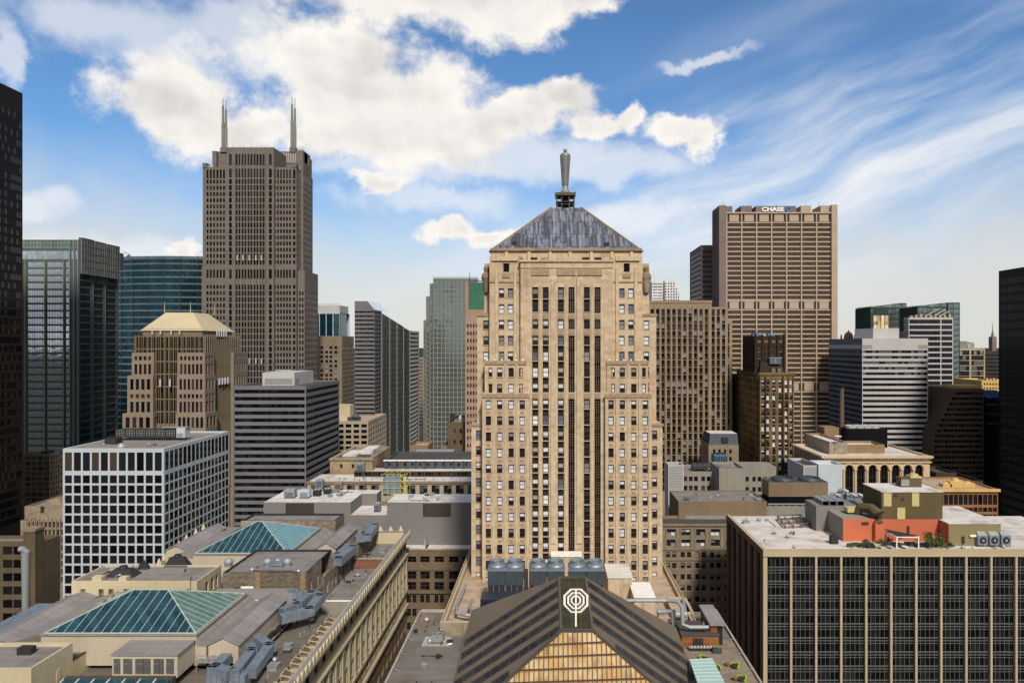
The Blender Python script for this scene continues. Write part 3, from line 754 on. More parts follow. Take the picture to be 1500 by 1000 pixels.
    for i in range(7):
        a = math.pi*(i/6)+math.pi; x = xc+math.cos(a)*6*k; y = yc+math.sin(a)*6*k
        f.beam((xc+math.cos(a)*4.4*k, yc+math.sin(a)*4.4*k, z(272)), (xc+math.cos(a)*7.3*k, yc+math.sin(a)*7.3*k, z(231)), .16, .16, 'alloy_statue')
    f.build('robe_fold', st_)
    h = MB()
    for i in range(7): h.cyl(xc+(i-3)*.16, yc-.1, z(220), z(218.2)+.1*(i % 2), .09, .03, 6, 'alloy_statue')
    h.build('crown', st_)
tower()
# ================================================================ the skyline
def black_left():
    B = Bld('glass_tower', 'black glass tower cut off by the left edge, tallest thing at far left', 'skyscraper', (-260, 275, 0)); B.vis = 790
    x = X(33, 300); zt = Z(137, 300); st = band(['glass_black', 'glass_black', 'bronze_glass'], 1.6, 'black_metal', .12, edge=True)
    rows = storeys(zt, 46, 3.9, 2.6, 9.5)
    B.face('E', 252, 300, x, 0, zt, even(252, 300, 1, .985), rows, 'dark_bronze', .12, st, 'window_band')
    B.face('S', x-50, x, 252, 0, zt, (), (), 'dark_bronze'); B.shell(x-50, x, 252, 300, 0, zt, 'dark_bronze', skip='SEB', roof='roof_dark', par=.5)
    B.done()
black_left()
def glass_crown():
    B = Bld('glass_tower', 'silver glass office tower with green glazed crown right of the black left tower', 'skyscraper', (X(76, 380), 395, 0)); B.vis = 665
    Y = 380; zc = Z(364, Y); z0 = Z(381, Y); x0, x1 = X(30, Y), X(116, Y); ye = deep(Y, 116, 173)
    st = band(['mirror_silver'], 1.5, 'frame_grey', .12); sg = band(['mirror_dark', 'mirror_teal', 'mirror_dark'], 1.6, 'frame_dark', .12)
    rows = storeys(z0-1, 40, 3.95, 2.9)
    cs = [(X(a, Y), X(b, Y)) for a, b in ((39.5, 65.3), (67.8, 92.6), (95.6, 101))]
    B.face('S', x0, x1, Y, 0, z0, cs, rows, 'teal_frame', .25, st, 'window_band')
    B.face('S', x0, x1, Y, z0, zc, even(x0, x1, 1, .97), [(z0+.6, zc-1.2)], 'teal_frame', .25, band(['mirror_silver'], 3, 'frame_grey', .1), 'window_band')
    B.face('E', Y, ye, x1, 0, zc, [(Y+.6, Y+9.4), (Y+11.8, Y+20.4), (Y+22.8, ye-2)], storeys(zc-2, 44, 3.95, 3.0), 'teal_frame', .3, sg, 'window_band')
    B.shell(x0, x1, Y, ye, 0, zc, 'teal_frame', skip='SEB', roof='roof_grey_far', par=.4)
    p = MB()
    for c in (38, 66.5, 94): p.box(X(c-.6, Y), X(c+.6, Y), Y-.8, Y, 60, z0, 'frame_yellow', skip='N')
    for c in (102.5, 108.5, 115): p.box(X(c-.5, Y), X(c+.5, Y), Y-.6, Y, 40, Z(352, Y), 'frame_grey', skip='N')
    B.parts(p, 'mullion')
    # projecting glass bays along the east side
    for a, b, t in ((Y, Y+10.2, 347.5), (Y+11.4, Y+21, 352.5), (Y+22.2, ye-1, 356.5)):
        q = MB(); zt = Z(347.8, Y)-.0; zt = {347.5: Z(347.8, Y), 352.5: Z(348.5, Y), 356.5: Z(349, Y)}[t]; zl = Z(401, Y)
        q.box(x1, x1+1.6, a, b, zl, zt, 'mirror_grey'); o = q.build('glass_bay', B.e)
        r = MB(); nn = 5
        for i in range(nn+1):
            yy = a+(b-a)*i/nn; r.box(x1+1.6, x1+1.68, yy-.06, yy+.06, zl, zt, 'frame_grey', skip='W')
        k = int((zt-zl)/3.95)
        for i in range(k+1): r.box(x1+1.6, x1+1.7, a, b, zl+i*3.95-.07, zl+i*3.95+.07, 'frame_dark', skip='W')
        m_ = MB(); m_.v, m_.f, m_.mi, m_.m = r.v, r.f, r.mi, r.m; oo = m_.build('mullion', None); oo.parent = o
        oo.data.transform(Matrix.Translation(-Vector(B.e.location)))
        f = MB(); f.box(x1, x1+.5, a-.4, a, 20, zt, 'teal_frame'); B.part(f, 'fin')
    # open glazed crown
    c = MB()
    for i in range(18):
        xx = x0+(x1-x0-.4)*i/17; c.box(xx, xx+.25, Y+.3, Y+.6, zc, Z(351, Y), 'frame_green')
    for zz in (zc+.2, (zc+Z(351, Y))/2, Z(351, Y)-.3): c.box(x0, x1, Y+.25, Y+.65, zz, zz+.35, 'frame_green')
    c.box(x0, x1, Y+.62, Y+.7, zc, Z(351, Y), 'mirror_green'); c.box(x0+2, x1-3, Y+8, ye-4, zc, Z(356, Y), 'green_copper'); c.box(x1-3, x1+1.5, ye-4, ye+3, zc-6, Z(358.5, Y), 'mirror_green')
    B.part(c, 'crown'); B.done()
glass_crown()
def curved_blue():
    B = Bld('curved_tower', 'blue glass tower with a curved front and silver bands left of the twin spires', 'skyscraper', (X(245, 500), 520, 0)); B.vis = 560
    Y = 500; xa, xb = X(128, Y), X(352, Y); xc = (xa+xb)/2; hw = (xb-xa)/2; n = 28; zt = Z(375, Y)
    arc = lambda g: [(xc+(hw+g)*math.sin(a), Y+26-(26+g)*math.cos(a)*1.0) for a in [R(-88+176*i/n) for i in range(n+1)]]
    A = arc(0); w = B.wall; w.prism(A+[(xb, Y+60), (xa, Y+60)], 0, zt, 'mirror_teal', tm='roof_grey_far')
    A2 = arc(.35); b = MB(); z = zt
    i = 0
    while z > 40:
        h = 1.35 if i else 2.4
        o = MB(); k = len(A2)
        o.v = [(p[0], p[1], z-h) for p in A2]+[(p[0], p[1], z) for p in A2]+[(p[0], p[1], z) for p in A]+[(p[0], p[1], z-h) for p in A]
        o.mat('navy_band')
        for j in range(k-1):
            for q in range(4): a = q*k; c = ((q+1) % 4)*k; o.f.append((a+j, a+j+1, c+j+1, c+j)); o.mi.append(0)
        o.build('spandrel_band', B.e); z -= 4.9; i += 1
    f = MB()
    for j in range(0, n, 2): f.box(A2[j][0]-.2, A2[j][0]+.2, A2[j][1]-.25, A2[j][1]+.2, 30, zt, 'frame_dark')
    B.parts(f, 'mullion')
    c = MB(); xk = X(188, Y+15); yk = Y+15; c.box(xk-1, xk+1, yk-1, yk+1, zt, zt+2.2, 'dark_iron'); c.beam((xk+2.4, yk, zt+2), (xk-3.6, yk, zt+5.2), .5, .5, 'steel'); c.beam((xk, yk, zt+1), (xk+.4, yk, zt+4), .5, .5, 'steel')
    c.box(xk+4, xk+6, yk, yk+2, zt, zt+1.5, 'steel'); B.part(c, 'roof_crane'); B.done('curtain_wall')
curved_blue()
def twin_spire():
    B = Bld('granite_tower', 'tall brown granite skyscraper carrying two white spires', 'skyscraper', (X(372, 470), 475, 0)); B.vis = 600
    Y = 455; m = 'granite_brown'; st = dict(k='pane', g=['glass_dark', 'glass_black', 'glass_dark', 'glass_black'], t=0)
    R0 = rws(Y, 263.5, 9.05, .62, 42)
    R0 = [r for r in R0 if not (Z(409, Y) < r[1] and r[0] < Z(393, Y))]+[(Z(407, Y), Z(395, Y))]
    tall = [(Z(261.5, Y), Z(248.5, Y))]
    fl = lambda a, b, n: even(X(a, Y), X(b, Y), n, .6)
    yr = deep(Y, 434, 458)
    # flanks
    for a, b, cs in ((297, 332, fl(301.5, 330.5, 6)), (400, 434, fl(400.5, 427, 6)+pc(Y, (431,), 3.4))):
        x0, x1 = X(a, Y), X(b, Y)
        B.face('S', x0, x1, Y, 0, Z(245, Y), cs, R0+tall, m, .35, st)
    B.face('E', Y, yr, X(434, Y), 0, Z(245, Y), even(Y, yr, 10, .45, 1.5), R0+tall, m, .35, st)
    B.shell(X(297, Y), X(434, Y), Y, yr, 0, Z(245, Y), m, skip='SEB', roof='roof_grey_far', par=.4)
    # projecting centre bay
    Yb = Y-2.2; x0, x1 = X(332, Yb), X(401, Yb)
    cs = pc(Yb, (337.5, 396), 4.2)+even(X(344.5, Yb), X(388.5, Yb), 10, .66)
    B.face('S', x0, x1, Yb, 0, Z(216, Yb), cs, [(a-.75, b) for a, b in R0]+tall+[(Z(242, Yb), Z(226, Yb))], m, .45, st)
    B.wall.box(x0, x1, Yb, yr-6, 0, Z(216, Yb), m, skip='SB')
    fn = MB()
    for i in range(11):
        x = X(344.5+4.4*i, Yb); fn.box(x-.22, x+.22, Yb-.55, Yb, 20, Z(228 if i % 2 else 224, Yb), 'granite_pale' if i in (2, 4, 6, 8) else m, skip='N')
    for py in (375, 526):
        for c in (349, 357, 366.5, 376, 384): fn.box(X(c-.8, Yb), X(c+.8, Yb), Yb-1.4, Yb-.6, Z(py+7, Yb), Z(py-1, Yb), 'pale_panel')
    B.parts(fn, 'fin')
    # E side centre bay and lower broad shoulders
    xe = X(434, Y); w = B.wall; B.face('E', Y+8, yr-7, xe+1.8, 0, Z(232, Y), even(Y+8, yr-7, 7, .5, .6), R0+tall, m, .4, st); w.box(xe, xe+1.8, Y+8, yr-7, 0, Z(232, Y), m, skip='EB')
    zl = Z(389, Y); zr_ = [r for r in R0 if r[1] < zl-1]
    B.face('E', Y+3, yr-2, xe+4.5, 0, zl-3, even(Y+3, yr-2, 9, .45, .8), zr_[1:], m, .35, st); B.face('S', xe, xe+4.5, Y+3, 0, zl-3, even(xe, xe+4.5, 2, .55, .3), zr_[1:], m, .35, st); w.box(xe, xe+4.5, Y+3, yr-2, 0, zl-3, m, skip='SEB')
    w.box(X(292, Y), X(297, Y), Y+3, yr, 0, zl, m, skip='B')
    # upper rear block and corner turrets
    Yr = 474; w.box(X(313, Yr), X(446, Yr), Yr, yr-1, Z(250, Yr), Z(222, Yr), m)
    t = MB()
    for a, b, tp in ((314, 320, 223), (437, 446, 222)): t.box(X(a, Yr), X(b, Yr), Yr-3, Yr+6, Z(250, Yr), Z(tp, Yr), m)
    for a, b in ((297, 303), (429, 434)): t.box(X(a, Y), X(b, Y), Y-.4, Y+5, Z(246, Y), Z(239, Y), m)
    t.box(xe-5, xe-.4, yr-6, yr-.5, Z(250, Yr), Z(228, Yr), m)
    B.parts(t, 'turret')
    f = MB()
    for i in range(26):
        px = 332+69*i/25; hh = 1.1+2.2*(i in (3, 7, 9, 13, 16, 18, 22)); f.cyl(X(px, Yb), Yb+.5, Z(216, Yb), Z(216, Yb)+hh, .28, .08, 5, 'pale_panel')
    for i in range(14):
        f.cyl(X(403+33*i/13, Yr), Yr-.6, Z(222, Yr)-8, Z(222, Yr)-1.2, .3, .3, 5, 'pale_panel')
    for i in range(8): f.cyl(X(438+9*i/7, Yr), Yr-2.6, Z(222, Yr), Z(222, Yr)+1.6+1.4*(i % 2), .3, .08, 5, 'pale_panel'); f.cyl(X(299+12*i/7, Y), Y+.6, Z(245, Y), Z(245, Y)+1.2+(i % 3), .25, .1, 5, 'pale_panel')
    for i in range(12): f.cyl(xe-.4, Y+2+30*i/11, Z(245, Y), Z(245, Y)+1.4+(i % 3), .25, .1, 5, 'pale_panel')
    B.parts(f, 'finial')
    for px, top in ((329, 143), (430, 141)):
        s = MB(); y = Yr+1
        for dx, t0, hgt in ((-2.2, top+12, top+1), (2.0, top+18, top+3)):
            x = X(px+dx, y); s.cyl(x, y, Z(222, y), Z(t0+26, y), 1.15, 1.1, 8, 'flute_frame'); s.cyl(x, y, Z(t0+26, y), Z(t0, y), .85, .7, 8, 'flute_frame'); s.cyl(x, y, Z(t0, y), Z(hgt, y), .3, .2, 6, 'flute_frame')
        s.box(X(px-4.5, y), X(px+4.5, y), y-2, y+2, Z(224, y), Z(217, y), m)
        B.part(s, 'spire')
    B.done()
twin_spire()
def gold_top():
    B = Bld('granite_tower', 'stepped pink granite tower with pale gold hipped roof', 'skyscraper', (X(265, 350), 370, 0)); B.vis = 635
    Y = 350; m = 'granite_pink'; st = ST_DARK; E1 = deep(Y, 300, 352)
    zt = Z(516.6, Y); y0, py0, sc = 0, 420, 3.571; pz = lambda c: Z(420+c/3.571, Y)
    # glass core
    g0 = Y+2.5; xa, xb = X(197, g0), X(303, g0)-1.2; zg = pz(258); ze = pz(228)
    tl = [(pz(c+60), pz(c)) for c in range(262, 700, 66)]
    vst = band(['bronze_glass', 'glass_dark'], 1.3, 'core_fin', .16, edge=True)
    ye = deep(g0, 303, 353)
    B.face('S', xa, xb, g0, 0, zg, [(xa+.8, xb-.8)], tl, 'tan_core', .2, vst, 'window_band')
    B.face('E', g0, ye, xb, 0, zg, [(g0+.6, ye-.6)], tl, 'tan_core', .2, vst, 'window_band')
    B.shell(xa, xb, g0, ye, 0, zg, 'tan_core', skip='SEB', roof='roof_grey_far')
    B.wall.box(xa+2.6, xb-2.6, g0+2.6, ye-2.6, zg-1, ze+1, 'tan_core')
    f = MB()
    for i in range(17): x = xa+.3+(xb-xa-.6)*i/16; f.box(x-.14, x+.14, g0-.55, g0, 60, zg+.9, 'core_fin' if 4 < i < 13 else 'tan_core', skip='N')
    for i in range(18): y = g0+.3+(ye-g0-.6)*i/17; f.box(xb, xb+.55, y-.14, y+.14, 60, zg+.9, 'tan_core', skip='W')
    B.parts(f, 'fin')
    # corner towers: pixel columns, stepping out as they go down
    PR = [(Z(b_, Y), Z(a_, Y)) for a_, b_ in ((521.5, 527.5), (533, 548), (555, 570.5), (577, 583), (588, 603.5), (610.5, 626), (633, 648))]
    def corner(p0, p1, Yf, y1, steps, east=True, ncol=4, xs=None):
        for (tp, bt, w0, w1, dy) in steps:
            x0, x1 = X(p0-w0, Yf), X(p1+w1, Yf); zb = Z(bt, Y); zt_ = Z(tp, Y)
            rows = [r for r in PR if r[1] < zt_-.4 and r[0] > zb]
            B.face('S', x0, x1, Yf-dy, zb, zt_, even(x0, x1, ncol, .62, .9), rows, m, .35, st)
            if east: B.face('E', Yf-dy, y1+dy, x1, zb, zt_, even(Yf-dy, y1+dy, 3, .6, .8), rows, m, .35, st)
            B.wall.box(x0, x1, Yf-dy, y1+dy, zb, zt_, m, skip='SB'+('E' if east else ''))
    corner(193, 225, Y, Y+12, [(516.6, 550, 0, 0, 0), (550, 605, 5.5, 0, .6), (605, 905, 11.5, 1, 1.2)], True, 4)
    corner(260, 300, Y, deep(Y, 300, 314), [(516.6, 550, 0, 0, 0), (550, 605, 0, 1, .6), (605, 905, 1, 3, 1.2)], True, 6)
    # rear east tower seen past the corner
    Yr = deep(Y, 300, 341); xr = X(300, Y)
    rows = PR
    B.face('E', Yr, Yr+17, xr+.4, 0, zt, even(Yr, Yr+17, 5, .5, .8), rows, m, .35, st); B.face('S', xr-9, xr+.4, Yr, 0, zt, (), (), m); B.wall.box(xr-9, xr+.4, Yr, Yr+17, 0, zt, m, skip='SEB')
    xs = X(358, Yr+16); B.face('E', Yr+7, Yr+20, xs, 0, Z(545, Y), even(Yr+7, Yr+20, 4, .5, .5), [r for r in rows if r[1] < Z(548, Y)], m, .35, st); B.wall.box(xr-2, xs, Yr+7, Yr+20, 0, Z(545, Y), m, skip='EB')
    # hipped roof
    r = MB(); zt2 = Z(458.5, Y+20); a = .2
    xl, xr2 = xa+1.8, xb-1.6; yl, yr2 = g0+1.8, ye-1.6
    A = [(xl, yl, ze), (xr2, yl, ze), (xr2, yr2, ze), (xl, yr2, ze)]; ym = Y+14
    C = [(X(243, ym), ym, zt2), (X(283, ym), ym, zt2), (X(283, ym), yr2-10, zt2), (X(243, ym), yr2-10, zt2)]
    for i in range(4): r.poly([A[i], A[(i+1) % 4], C[(i+1) % 4], C[i]], 'gold_roof')
    r.poly(C, 'gold_roof'); r.build('roof', B.e)
    q = MB()
    for c in (224, 236, 251.5, 264): q.cyl(X(c, g0), g0-.6, ze-2, ze+1.8, .35, .35, 6, 'white_metal')
    for i in range(5): q.cyl(xb+.5, g0+12+i*2.6, ze-3, ze+1.2, .35, .35, 6, 'white_metal')
    for c in (235, 249): q.cyl(X(c, Y), Y-.2, Z(566, Y), Z(555, Y), .45, .45, 6, 'white_metal')
    for i in range(4): q.cyl(xb+.9, g0+14+i*3.2, Z(566, Y), Z(556, Y), .45, .45, 6, 'white_metal')
    for c, yy in ((241, ym), (279, ym+4), (314, yr2-9)): q.cyl(X(c, yy), yy, zt2-.3, zt2+6, .25, .08, 6, 'gold_roof')
    B.parts(q, 'finial'); B.done()
mat_wall('fin_gold', (.25, .20, .09), var=.1)
gold_top()
def white_grid():
    B = Bld('office_block', 'dark glass office block framed by a white square grid', 'office building', (X(166, 250), 275, 0)); B.vis = 870
    Y = 250; st = dict(k='pane', g=['glass_dark', 'glass_black', 'glass_warm', 'glass_dark'], fr='frame_dark', t=.08)
    rows = [(Z(689.3, Y), Z(662.3, Y))]+rws(Y, 695.8, 14.67, .80, 18)
    x0, x1 = X(92, Y), X(240, Y)
    c = even(x0, x1, 11, .79, .4)
    g = tower2(B, 92, 240, Y, 656.7, 336, 'white_metal', (c, rows, st), (lambda a, b: even(a, b, 16, .80, .6), rows, st), roof='roof_grey_far', par=.9, parh=.7, rec=.12)
    clutter(B, g.x0+3, g.x1-4, 253, 264, g.z1-.7, 9, 1); B.done()
    # roof plant
    u = MB(); y = 276; xa, xb = X(170, y), X(258, y); zb = g.z1-.7
    for i in range(6):
        a = xa+(xb-xa)*i/6; b = a+(xb-xa)/6-.35; u.box(a, b, y, y+5, zb+1.6, zb+4.4, 'dark_panel')
        u.box(a+.2, b-.2, y-.05, y, zb+1.9, zb+4.1, 'frame_grey', skip='N')
        for k in range(3): q = a+.3+(b-a-.5)*k/3; u.box(q+.1, q+(b-a-.5)/3-.1, y-.09, y-.04, zb+2.0, zb+2.9, 'charcoal', skip='N'); u.box(q+.1, q+(b-a-.5)/3-.1, y-.09, y-.04, zb+3.05, zb+4.0, 'charcoal', skip='N')
        u.box(a+1, a+1.2, y+.3, y+.5, zb, zb+1.6, 'dark_iron'); u.box(b-1, b-.8, y+4.3, y+4.5, zb, zb+1.6, 'dark_iron')
    u.box(xa-.3, xb+.3, y-.2, y+5.2, zb+1.3, zb+1.6, 'dark_iron')
    single(u, 'air_handling_unit', 'long dark louvered plant unit on the roof of the white grid block', 'roof unit')
    u = MB(); u.box(xb+.2, xb+3.6, y-.2, y+4, zb+1.2, zb+5, 'white_metal'); u.box(xb+.5, xb+3, y-.26, y-.2, zb+1.4, zb+3, 'frame_grey', skip='N'); u.box(xb-6, xb+4, y+.5, y+3, zb+5, zb+5.4, 'frame_grey')
    single(u, 'plant_room', 'small white plant box at the right end of the louvered roof unit', 'roof unit')
    u = MB(); y = 266; u.box(X(153, y), X(170, y), y, y+4, zb, zb+2.2, 'charcoal'); u.box(X(154, y), X(169, y), y-.1, y, zb+.3, zb+1.8, 'dark_panel', skip='N'); single(u, 'roof_unit', 'low black box at the left end of the louvered roof unit', 'roof unit')
    u = MB(); y = 258; u.cyl(X(178, y), y, zb, zb+.6, 1.3, 1.3, 12, 'pale_panel'); u.lathe(X(178, y), y, [(1.3, zb+.6), (1.0, zb+1.2), (.4, zb+1.6), (0, zb+1.7)], 12, 'steel'); single(u, 'roof_vent', 'pale domed vent on the roof of the white grid block', 'vent')
white_grid()
def dark_stripe():
    B = Bld('office_tower', 'blue black office tower with grey horizontal stripes and white penthouse', 'office building', (X(395, 300), 325, 0)); B.vis = 770
    Y = 300; st = band(['mirror_dark', 'glass_black'], 1.5, 'black_metal', .1)
    rows = rws(Y, 570.6, 10.47, .52, 26); x0, x1 = X(343, Y), X(448, Y)
    g = tower2(B, 343, 448, Y, 564.8, 497, 'grey_band', ([(x0+.2, x1-.5)], rows, st, 'window_band'), (lambda a, b: [(a+.5, b-.2)], rows, st, 'window_band'), roof='roof_dark', par=.4, parh=.6)
    p = MB(); y = 312; xa, xb = X(384.5, y), X(431, y); zt = Z(545.5, y); ye = deep(y, 431, 459)
    p.box(xa, xb, y, ye, g.z1-1, zt, 'pale_panel'); p.box(xa+1, xb-.8, y-.06, y, g.z1, g.z1+2.6, 'frame_grey', skip='N'); p.box(xb, xb+.06, y+1, y+6, g.z1, g.z1+2.6, 'frame_grey', skip='W')
    for i in range(4): p.box(xa+5+i*2, xa+5.2+i*2, y+3, y+3.2, zt, zt+.9, 'white_metal')
    p.box(xa+4.6, xa+12, y+2.95, y+3.25, zt+.8, zt+1.0, 'white_metal'); B.part(p, 'penthouse'); B.done()
dark_stripe()
def far_blue():
    B = Bld('glass_tower', 'small distant blue glass tower with white cap between the brown buildings', 'skyscraper', (X(480, 700), 715, 0)); B.vis = 495
    Y = 700; x0, x1 = X(458, Y), X(497.5, Y); B.face('S', x0, x1, Y, 0, Z(458, Y), even(x0, x1, 4, .9), [(Z(492, Y), Z(459.5, Y))], 'blue_white', .4, band(['mirror_silver', 'mirror_teal'], 6, 'blue_white', .5), 'window_band')
    B.wall.box(x0, x1, Y, 735, 0, Z(458, Y), 'blue_white', skip='SBE'); B.wall.box(x1, x1+.5, Y, deep(Y, 497.5, 507), 0, Z(459, Y), 'mirror_teal')
    p = MB(); p.box(X(464, Y), X(497.5, Y), Y+.5, 730, Z(458, Y), Z(447, Y), 'pale_panel'); B.part(p, 'cap')
    p = MB()
    for i in range(7): p.box(X(466+i*5, Y), X(466.5+i*5, Y), Y+1, Y+2, Z(447, Y), Z(445, Y), 'pale_panel')
    p.box(X(464, Y), X(497, Y), Y+1, Y+2, Z(445.4, Y), Z(445, Y), 'pale_panel'); B.part(p, 'railing'); B.done()
far_blue()
def brown_mid():
    B = Bld('office_building', 'brown stone building with square dark windows below the distant blue tower', 'office building', (X(485, 520), 530, 0)); B.vis = 600
    Y = 520; tower2(B, 452, 501, Y, 492, 518.5, 'taupe_stone', (pc(Y, (464, 471.4, 478.5, 484.8, 491.9), 4.2), rws(Y, 507, 6.7, .6, 16), ST_MIX), (lambda a, b: even(a, b, 8, .6), rws(Y, 507, 6.7, .6, 16), ST_DARK)); B.done()
brown_mid()
def slant():
    B = Bld('office_tower', 'grey banded tower with a sloping glass roof cut down its right side', 'skyscraper', (X(545, 420), 460, 0)); B.vis = 690
    Y = 420; xe = X(549, Y); x0 = X(519.5, Y); st = band(['glass_dark', 'glass_black'], 1.6, 'frame_dark', .1)
    pitch = 6.17; rows = rws(Y, 455.5, pitch, .42, 46)
    y1 = deep(Y, 549, 559); y2 = deep(Y, 549, 600); y3 = deep(Y, 549, 614)
    zt = Z(441, Y); zs = Z(454, Y)
    B.face('S', x0, xe, Y, 0, Z(453.5, Y), [(x0+.2, xe)], rows, 'grey_band', .25, st, 'window_band')
    w = B.wall; xk = X(538, Y)
    w.poly([(x0, Y, Z(453.5, Y)), (xe, Y, Z(453.5, Y)), (xk, Y, zt), (x0, Y, zt)], 'grey_band')
    r = MB(); r.poly([(xk, Y, zt), (xe, Y, Z(453.5, Y)), (xe, y1+14, Z(453.5, Y)), (xk, y1+14, zt)], 'mirror_silver'); r.poly([(x0, Y, zt+.02), (xk, Y, zt+.02), (xk, y1+14, zt+.02), (x0, y1+14, zt+.02)], 'roof_grey_far'); r.build('roof', B.e)
    B.face('E', Y, y1, xe, 0, Z(453.5, Y), [(Y, y1-.5)], [(a-.6, b) for a, b in rows], 'grey_band', .25, st, 'window_band')
    # glass flank, stepping back under its own slope
    gz0 = Z(451, Y)-0; yA = y1; zA = HC+(VY-459)*y1/1000; zB = HC+(VY-484.5)*y2/1000
    gm = MB(); gm.poly([(xe, yA, 0), (xe, y2, 0), (xe, y2, zB), (xe, yA, zA)], 'mirror_dark'); gm.build('curtain_wall', B.e)
    sr = MB(); sr.solid([(xe+.1, yA, zA+.2), (xe-5, yA, zA+4.5), (xe-5, yA, zA+3.9)], [(xe+.1, y2, zB+.2), (xe-5, y2, zB+4.5), (xe-5, y2, zB+3.9)], 'mirror_silver'); sr.build('sloping_skylight', B.e)
    w.poly([(xe-5, yA, zA+4), (xe-5, y2, zB+4), (xe-5, y2, 100), (xe-5, yA, 100)], 'grey_band')
    mu = MB()
    for i in range(9): yy = yA+(y2-yA)*i/8; zz = zA+(zB-zA)*i/8; mu.box(xe, xe+.35, yy-.3, yy+.3, 0, zz, 'frame_dark' if i % 2 else 'frame_grey', skip='W')
    k = 0; z = 20
    while z < zA-2:
        ym = y2 if z < zB else yA+(y2-yA)*(zA-z)/(zA-zB); mu.box(xe, xe+.2, yA, ym, z-.15, z+.15, 'frame_dark', skip='W'); z += 3.9
    B.parts(mu, 'mullion')
    zf = HC+(VY-484)*y2/1000
    B.face('E', y2, y3, xe, 0, zf, [(y2, y3-.5)], storeys(zf, 44, 3.3, 1.6, 1.5), 'light_band', .25, st, 'window_band')
    w.box(x0, xe, y2, y3, 0, zf, 'grey_band', skip='BE'); w.box(x0, xe-9.2, Y+.2, y1+14, 0, zt, 'grey_band', skip='BS'); w.box(x0, xe-5.2, y1+14, y3, 0, zf-4, 'grey_band', skip='B'); B.done()
slant()
def grey_fluted():
    B = Bld('glass_tower', 'pale grey green fluted tower with steps on its left shoulder', 'skyscraper', (X(655, 560), 580, 0)); B.vis = 670
    Y = 560; zs = 15
    def piece(a, b, y, tp, dz=0):
        x0, x1 = X(a, y), X(b, y); zt = Z(tp, y); B.face('S', x0, x1, y, 0, zt, [(x0+.3, x1-.3)], storeys(zt, int((zt-20)/4), 4, 3.3, 1.5), 'flute_frame', .2, band(['mirror_flute', 'mirror_flute', 'mirror_grey'], 3.2, 'flute_frame', .7, edge=True), 'window_band')
        B.shell(x0, x1, y, y+30, 0, zt, 'mirror_grey', skip='SB', roof='roof_grey_far')
    piece(634.5, 700, Y-4, 407); piece(629.5, 634.5, Y, 415); piece(624, 629.5, Y+3, 434); piece(620.3, 624, Y+6, 468.5)
    q = MB()
    for i in range(22): q.box(X(636+i*3, Y), X(636.5+i*3, Y), Y-3.5, Y-3.2, Z(407, Y), Z(405.6, Y), 'frame_grey')
    q.box(X(635, Y), X(700, Y), Y-3.5, Y-3.2, Z(406, Y), Z(405.6, Y), 'frame_grey'); B.part(q, 'railing'); B.done()
mat_glass('mirror_flute', (.30, .36, .33), .1, metal=.8, wav=.008, cell=(3.2, 4), var=.12)
grey_fluted()
def green_roof():
    B = Bld('brick_tower', 'tan slab with small square windows and steep green roof behind the limestone tower', 'office building', (X(697, 320), 330, 0)); B.vis = 700
    Y = 320; m = 'tan_brick'; m = 'taupe_pink'; zt = Z(461, Y)
    tower2(B, 681.5, 716, Y, 461, None, m, (pc(Y, (685.3, 689.7, 693.9, 698.1, 709, 713), 2.3), rws(Y, 474.5, 10.95, .47, 19), ST_DARK), roof='roof_dark', y1=350)
    w = B.wall; w.box(X(681.5, Y), X(716, Y), Y+1.5, 349, zt-1, Z(453, Y), m); w.box(X(681, Y), X(685.5, Y), Y+2, Y+6, zt, Z(412, Y), m)
    r = MB(); yy = Y+3; r.solid([(X(685.5, yy), yy, Z(453, yy)), (X(712, yy), yy, Z(453, yy)), (X(712, yy), yy+22, Z(453, yy)), (X(685.5, yy), yy+22, Z(453, yy))], [(X(686, yy), yy+4, Z(413, yy)), (X(712, yy), yy+4, Z(413, yy)), (X(712, yy), yy+18, Z(413, yy)), (X(686, yy), yy+18, Z(413, yy))], 'green_copper'); r.build('roof', B.e)
    q = MB()
    for i in range(8): q.box(X(686+i*3.4, yy), X(686.5+i*3.4, yy), yy+4, yy+4.2, Z(413, yy), Z(409.5, yy), 'dark_iron')
    q.box(X(686, yy), X(711, yy), yy+4, yy+4.2, Z(410.5, yy), Z(410, yy), 'dark_iron'); q.cyl(X(686.5, yy), yy+4, Z(413, yy), Z(396, yy), .2, .1, 6, 'dark_iron'); B.part(q, 'roof_railing'); B.done()
mat_wall('taupe_pink', (.36, .25, .185), (.32, .22, .165), block=(1.2, .5), nb=.15)
green_roof()
def far_pink():
    B = Bld('office_building', 'thin pink sliver of a distant building left of the fluted tower', 'office building', (X(617, 700), 705, 0)); Y = 700; B.vis = 640
    tower2(B, 612, 623, Y, 523, None, 'granite_pink', (pc(Y, (615, 618, 621), 1.6), rws(Y, 526, 5, .5, 20), ST_DARK)); B.done()
far_pink()
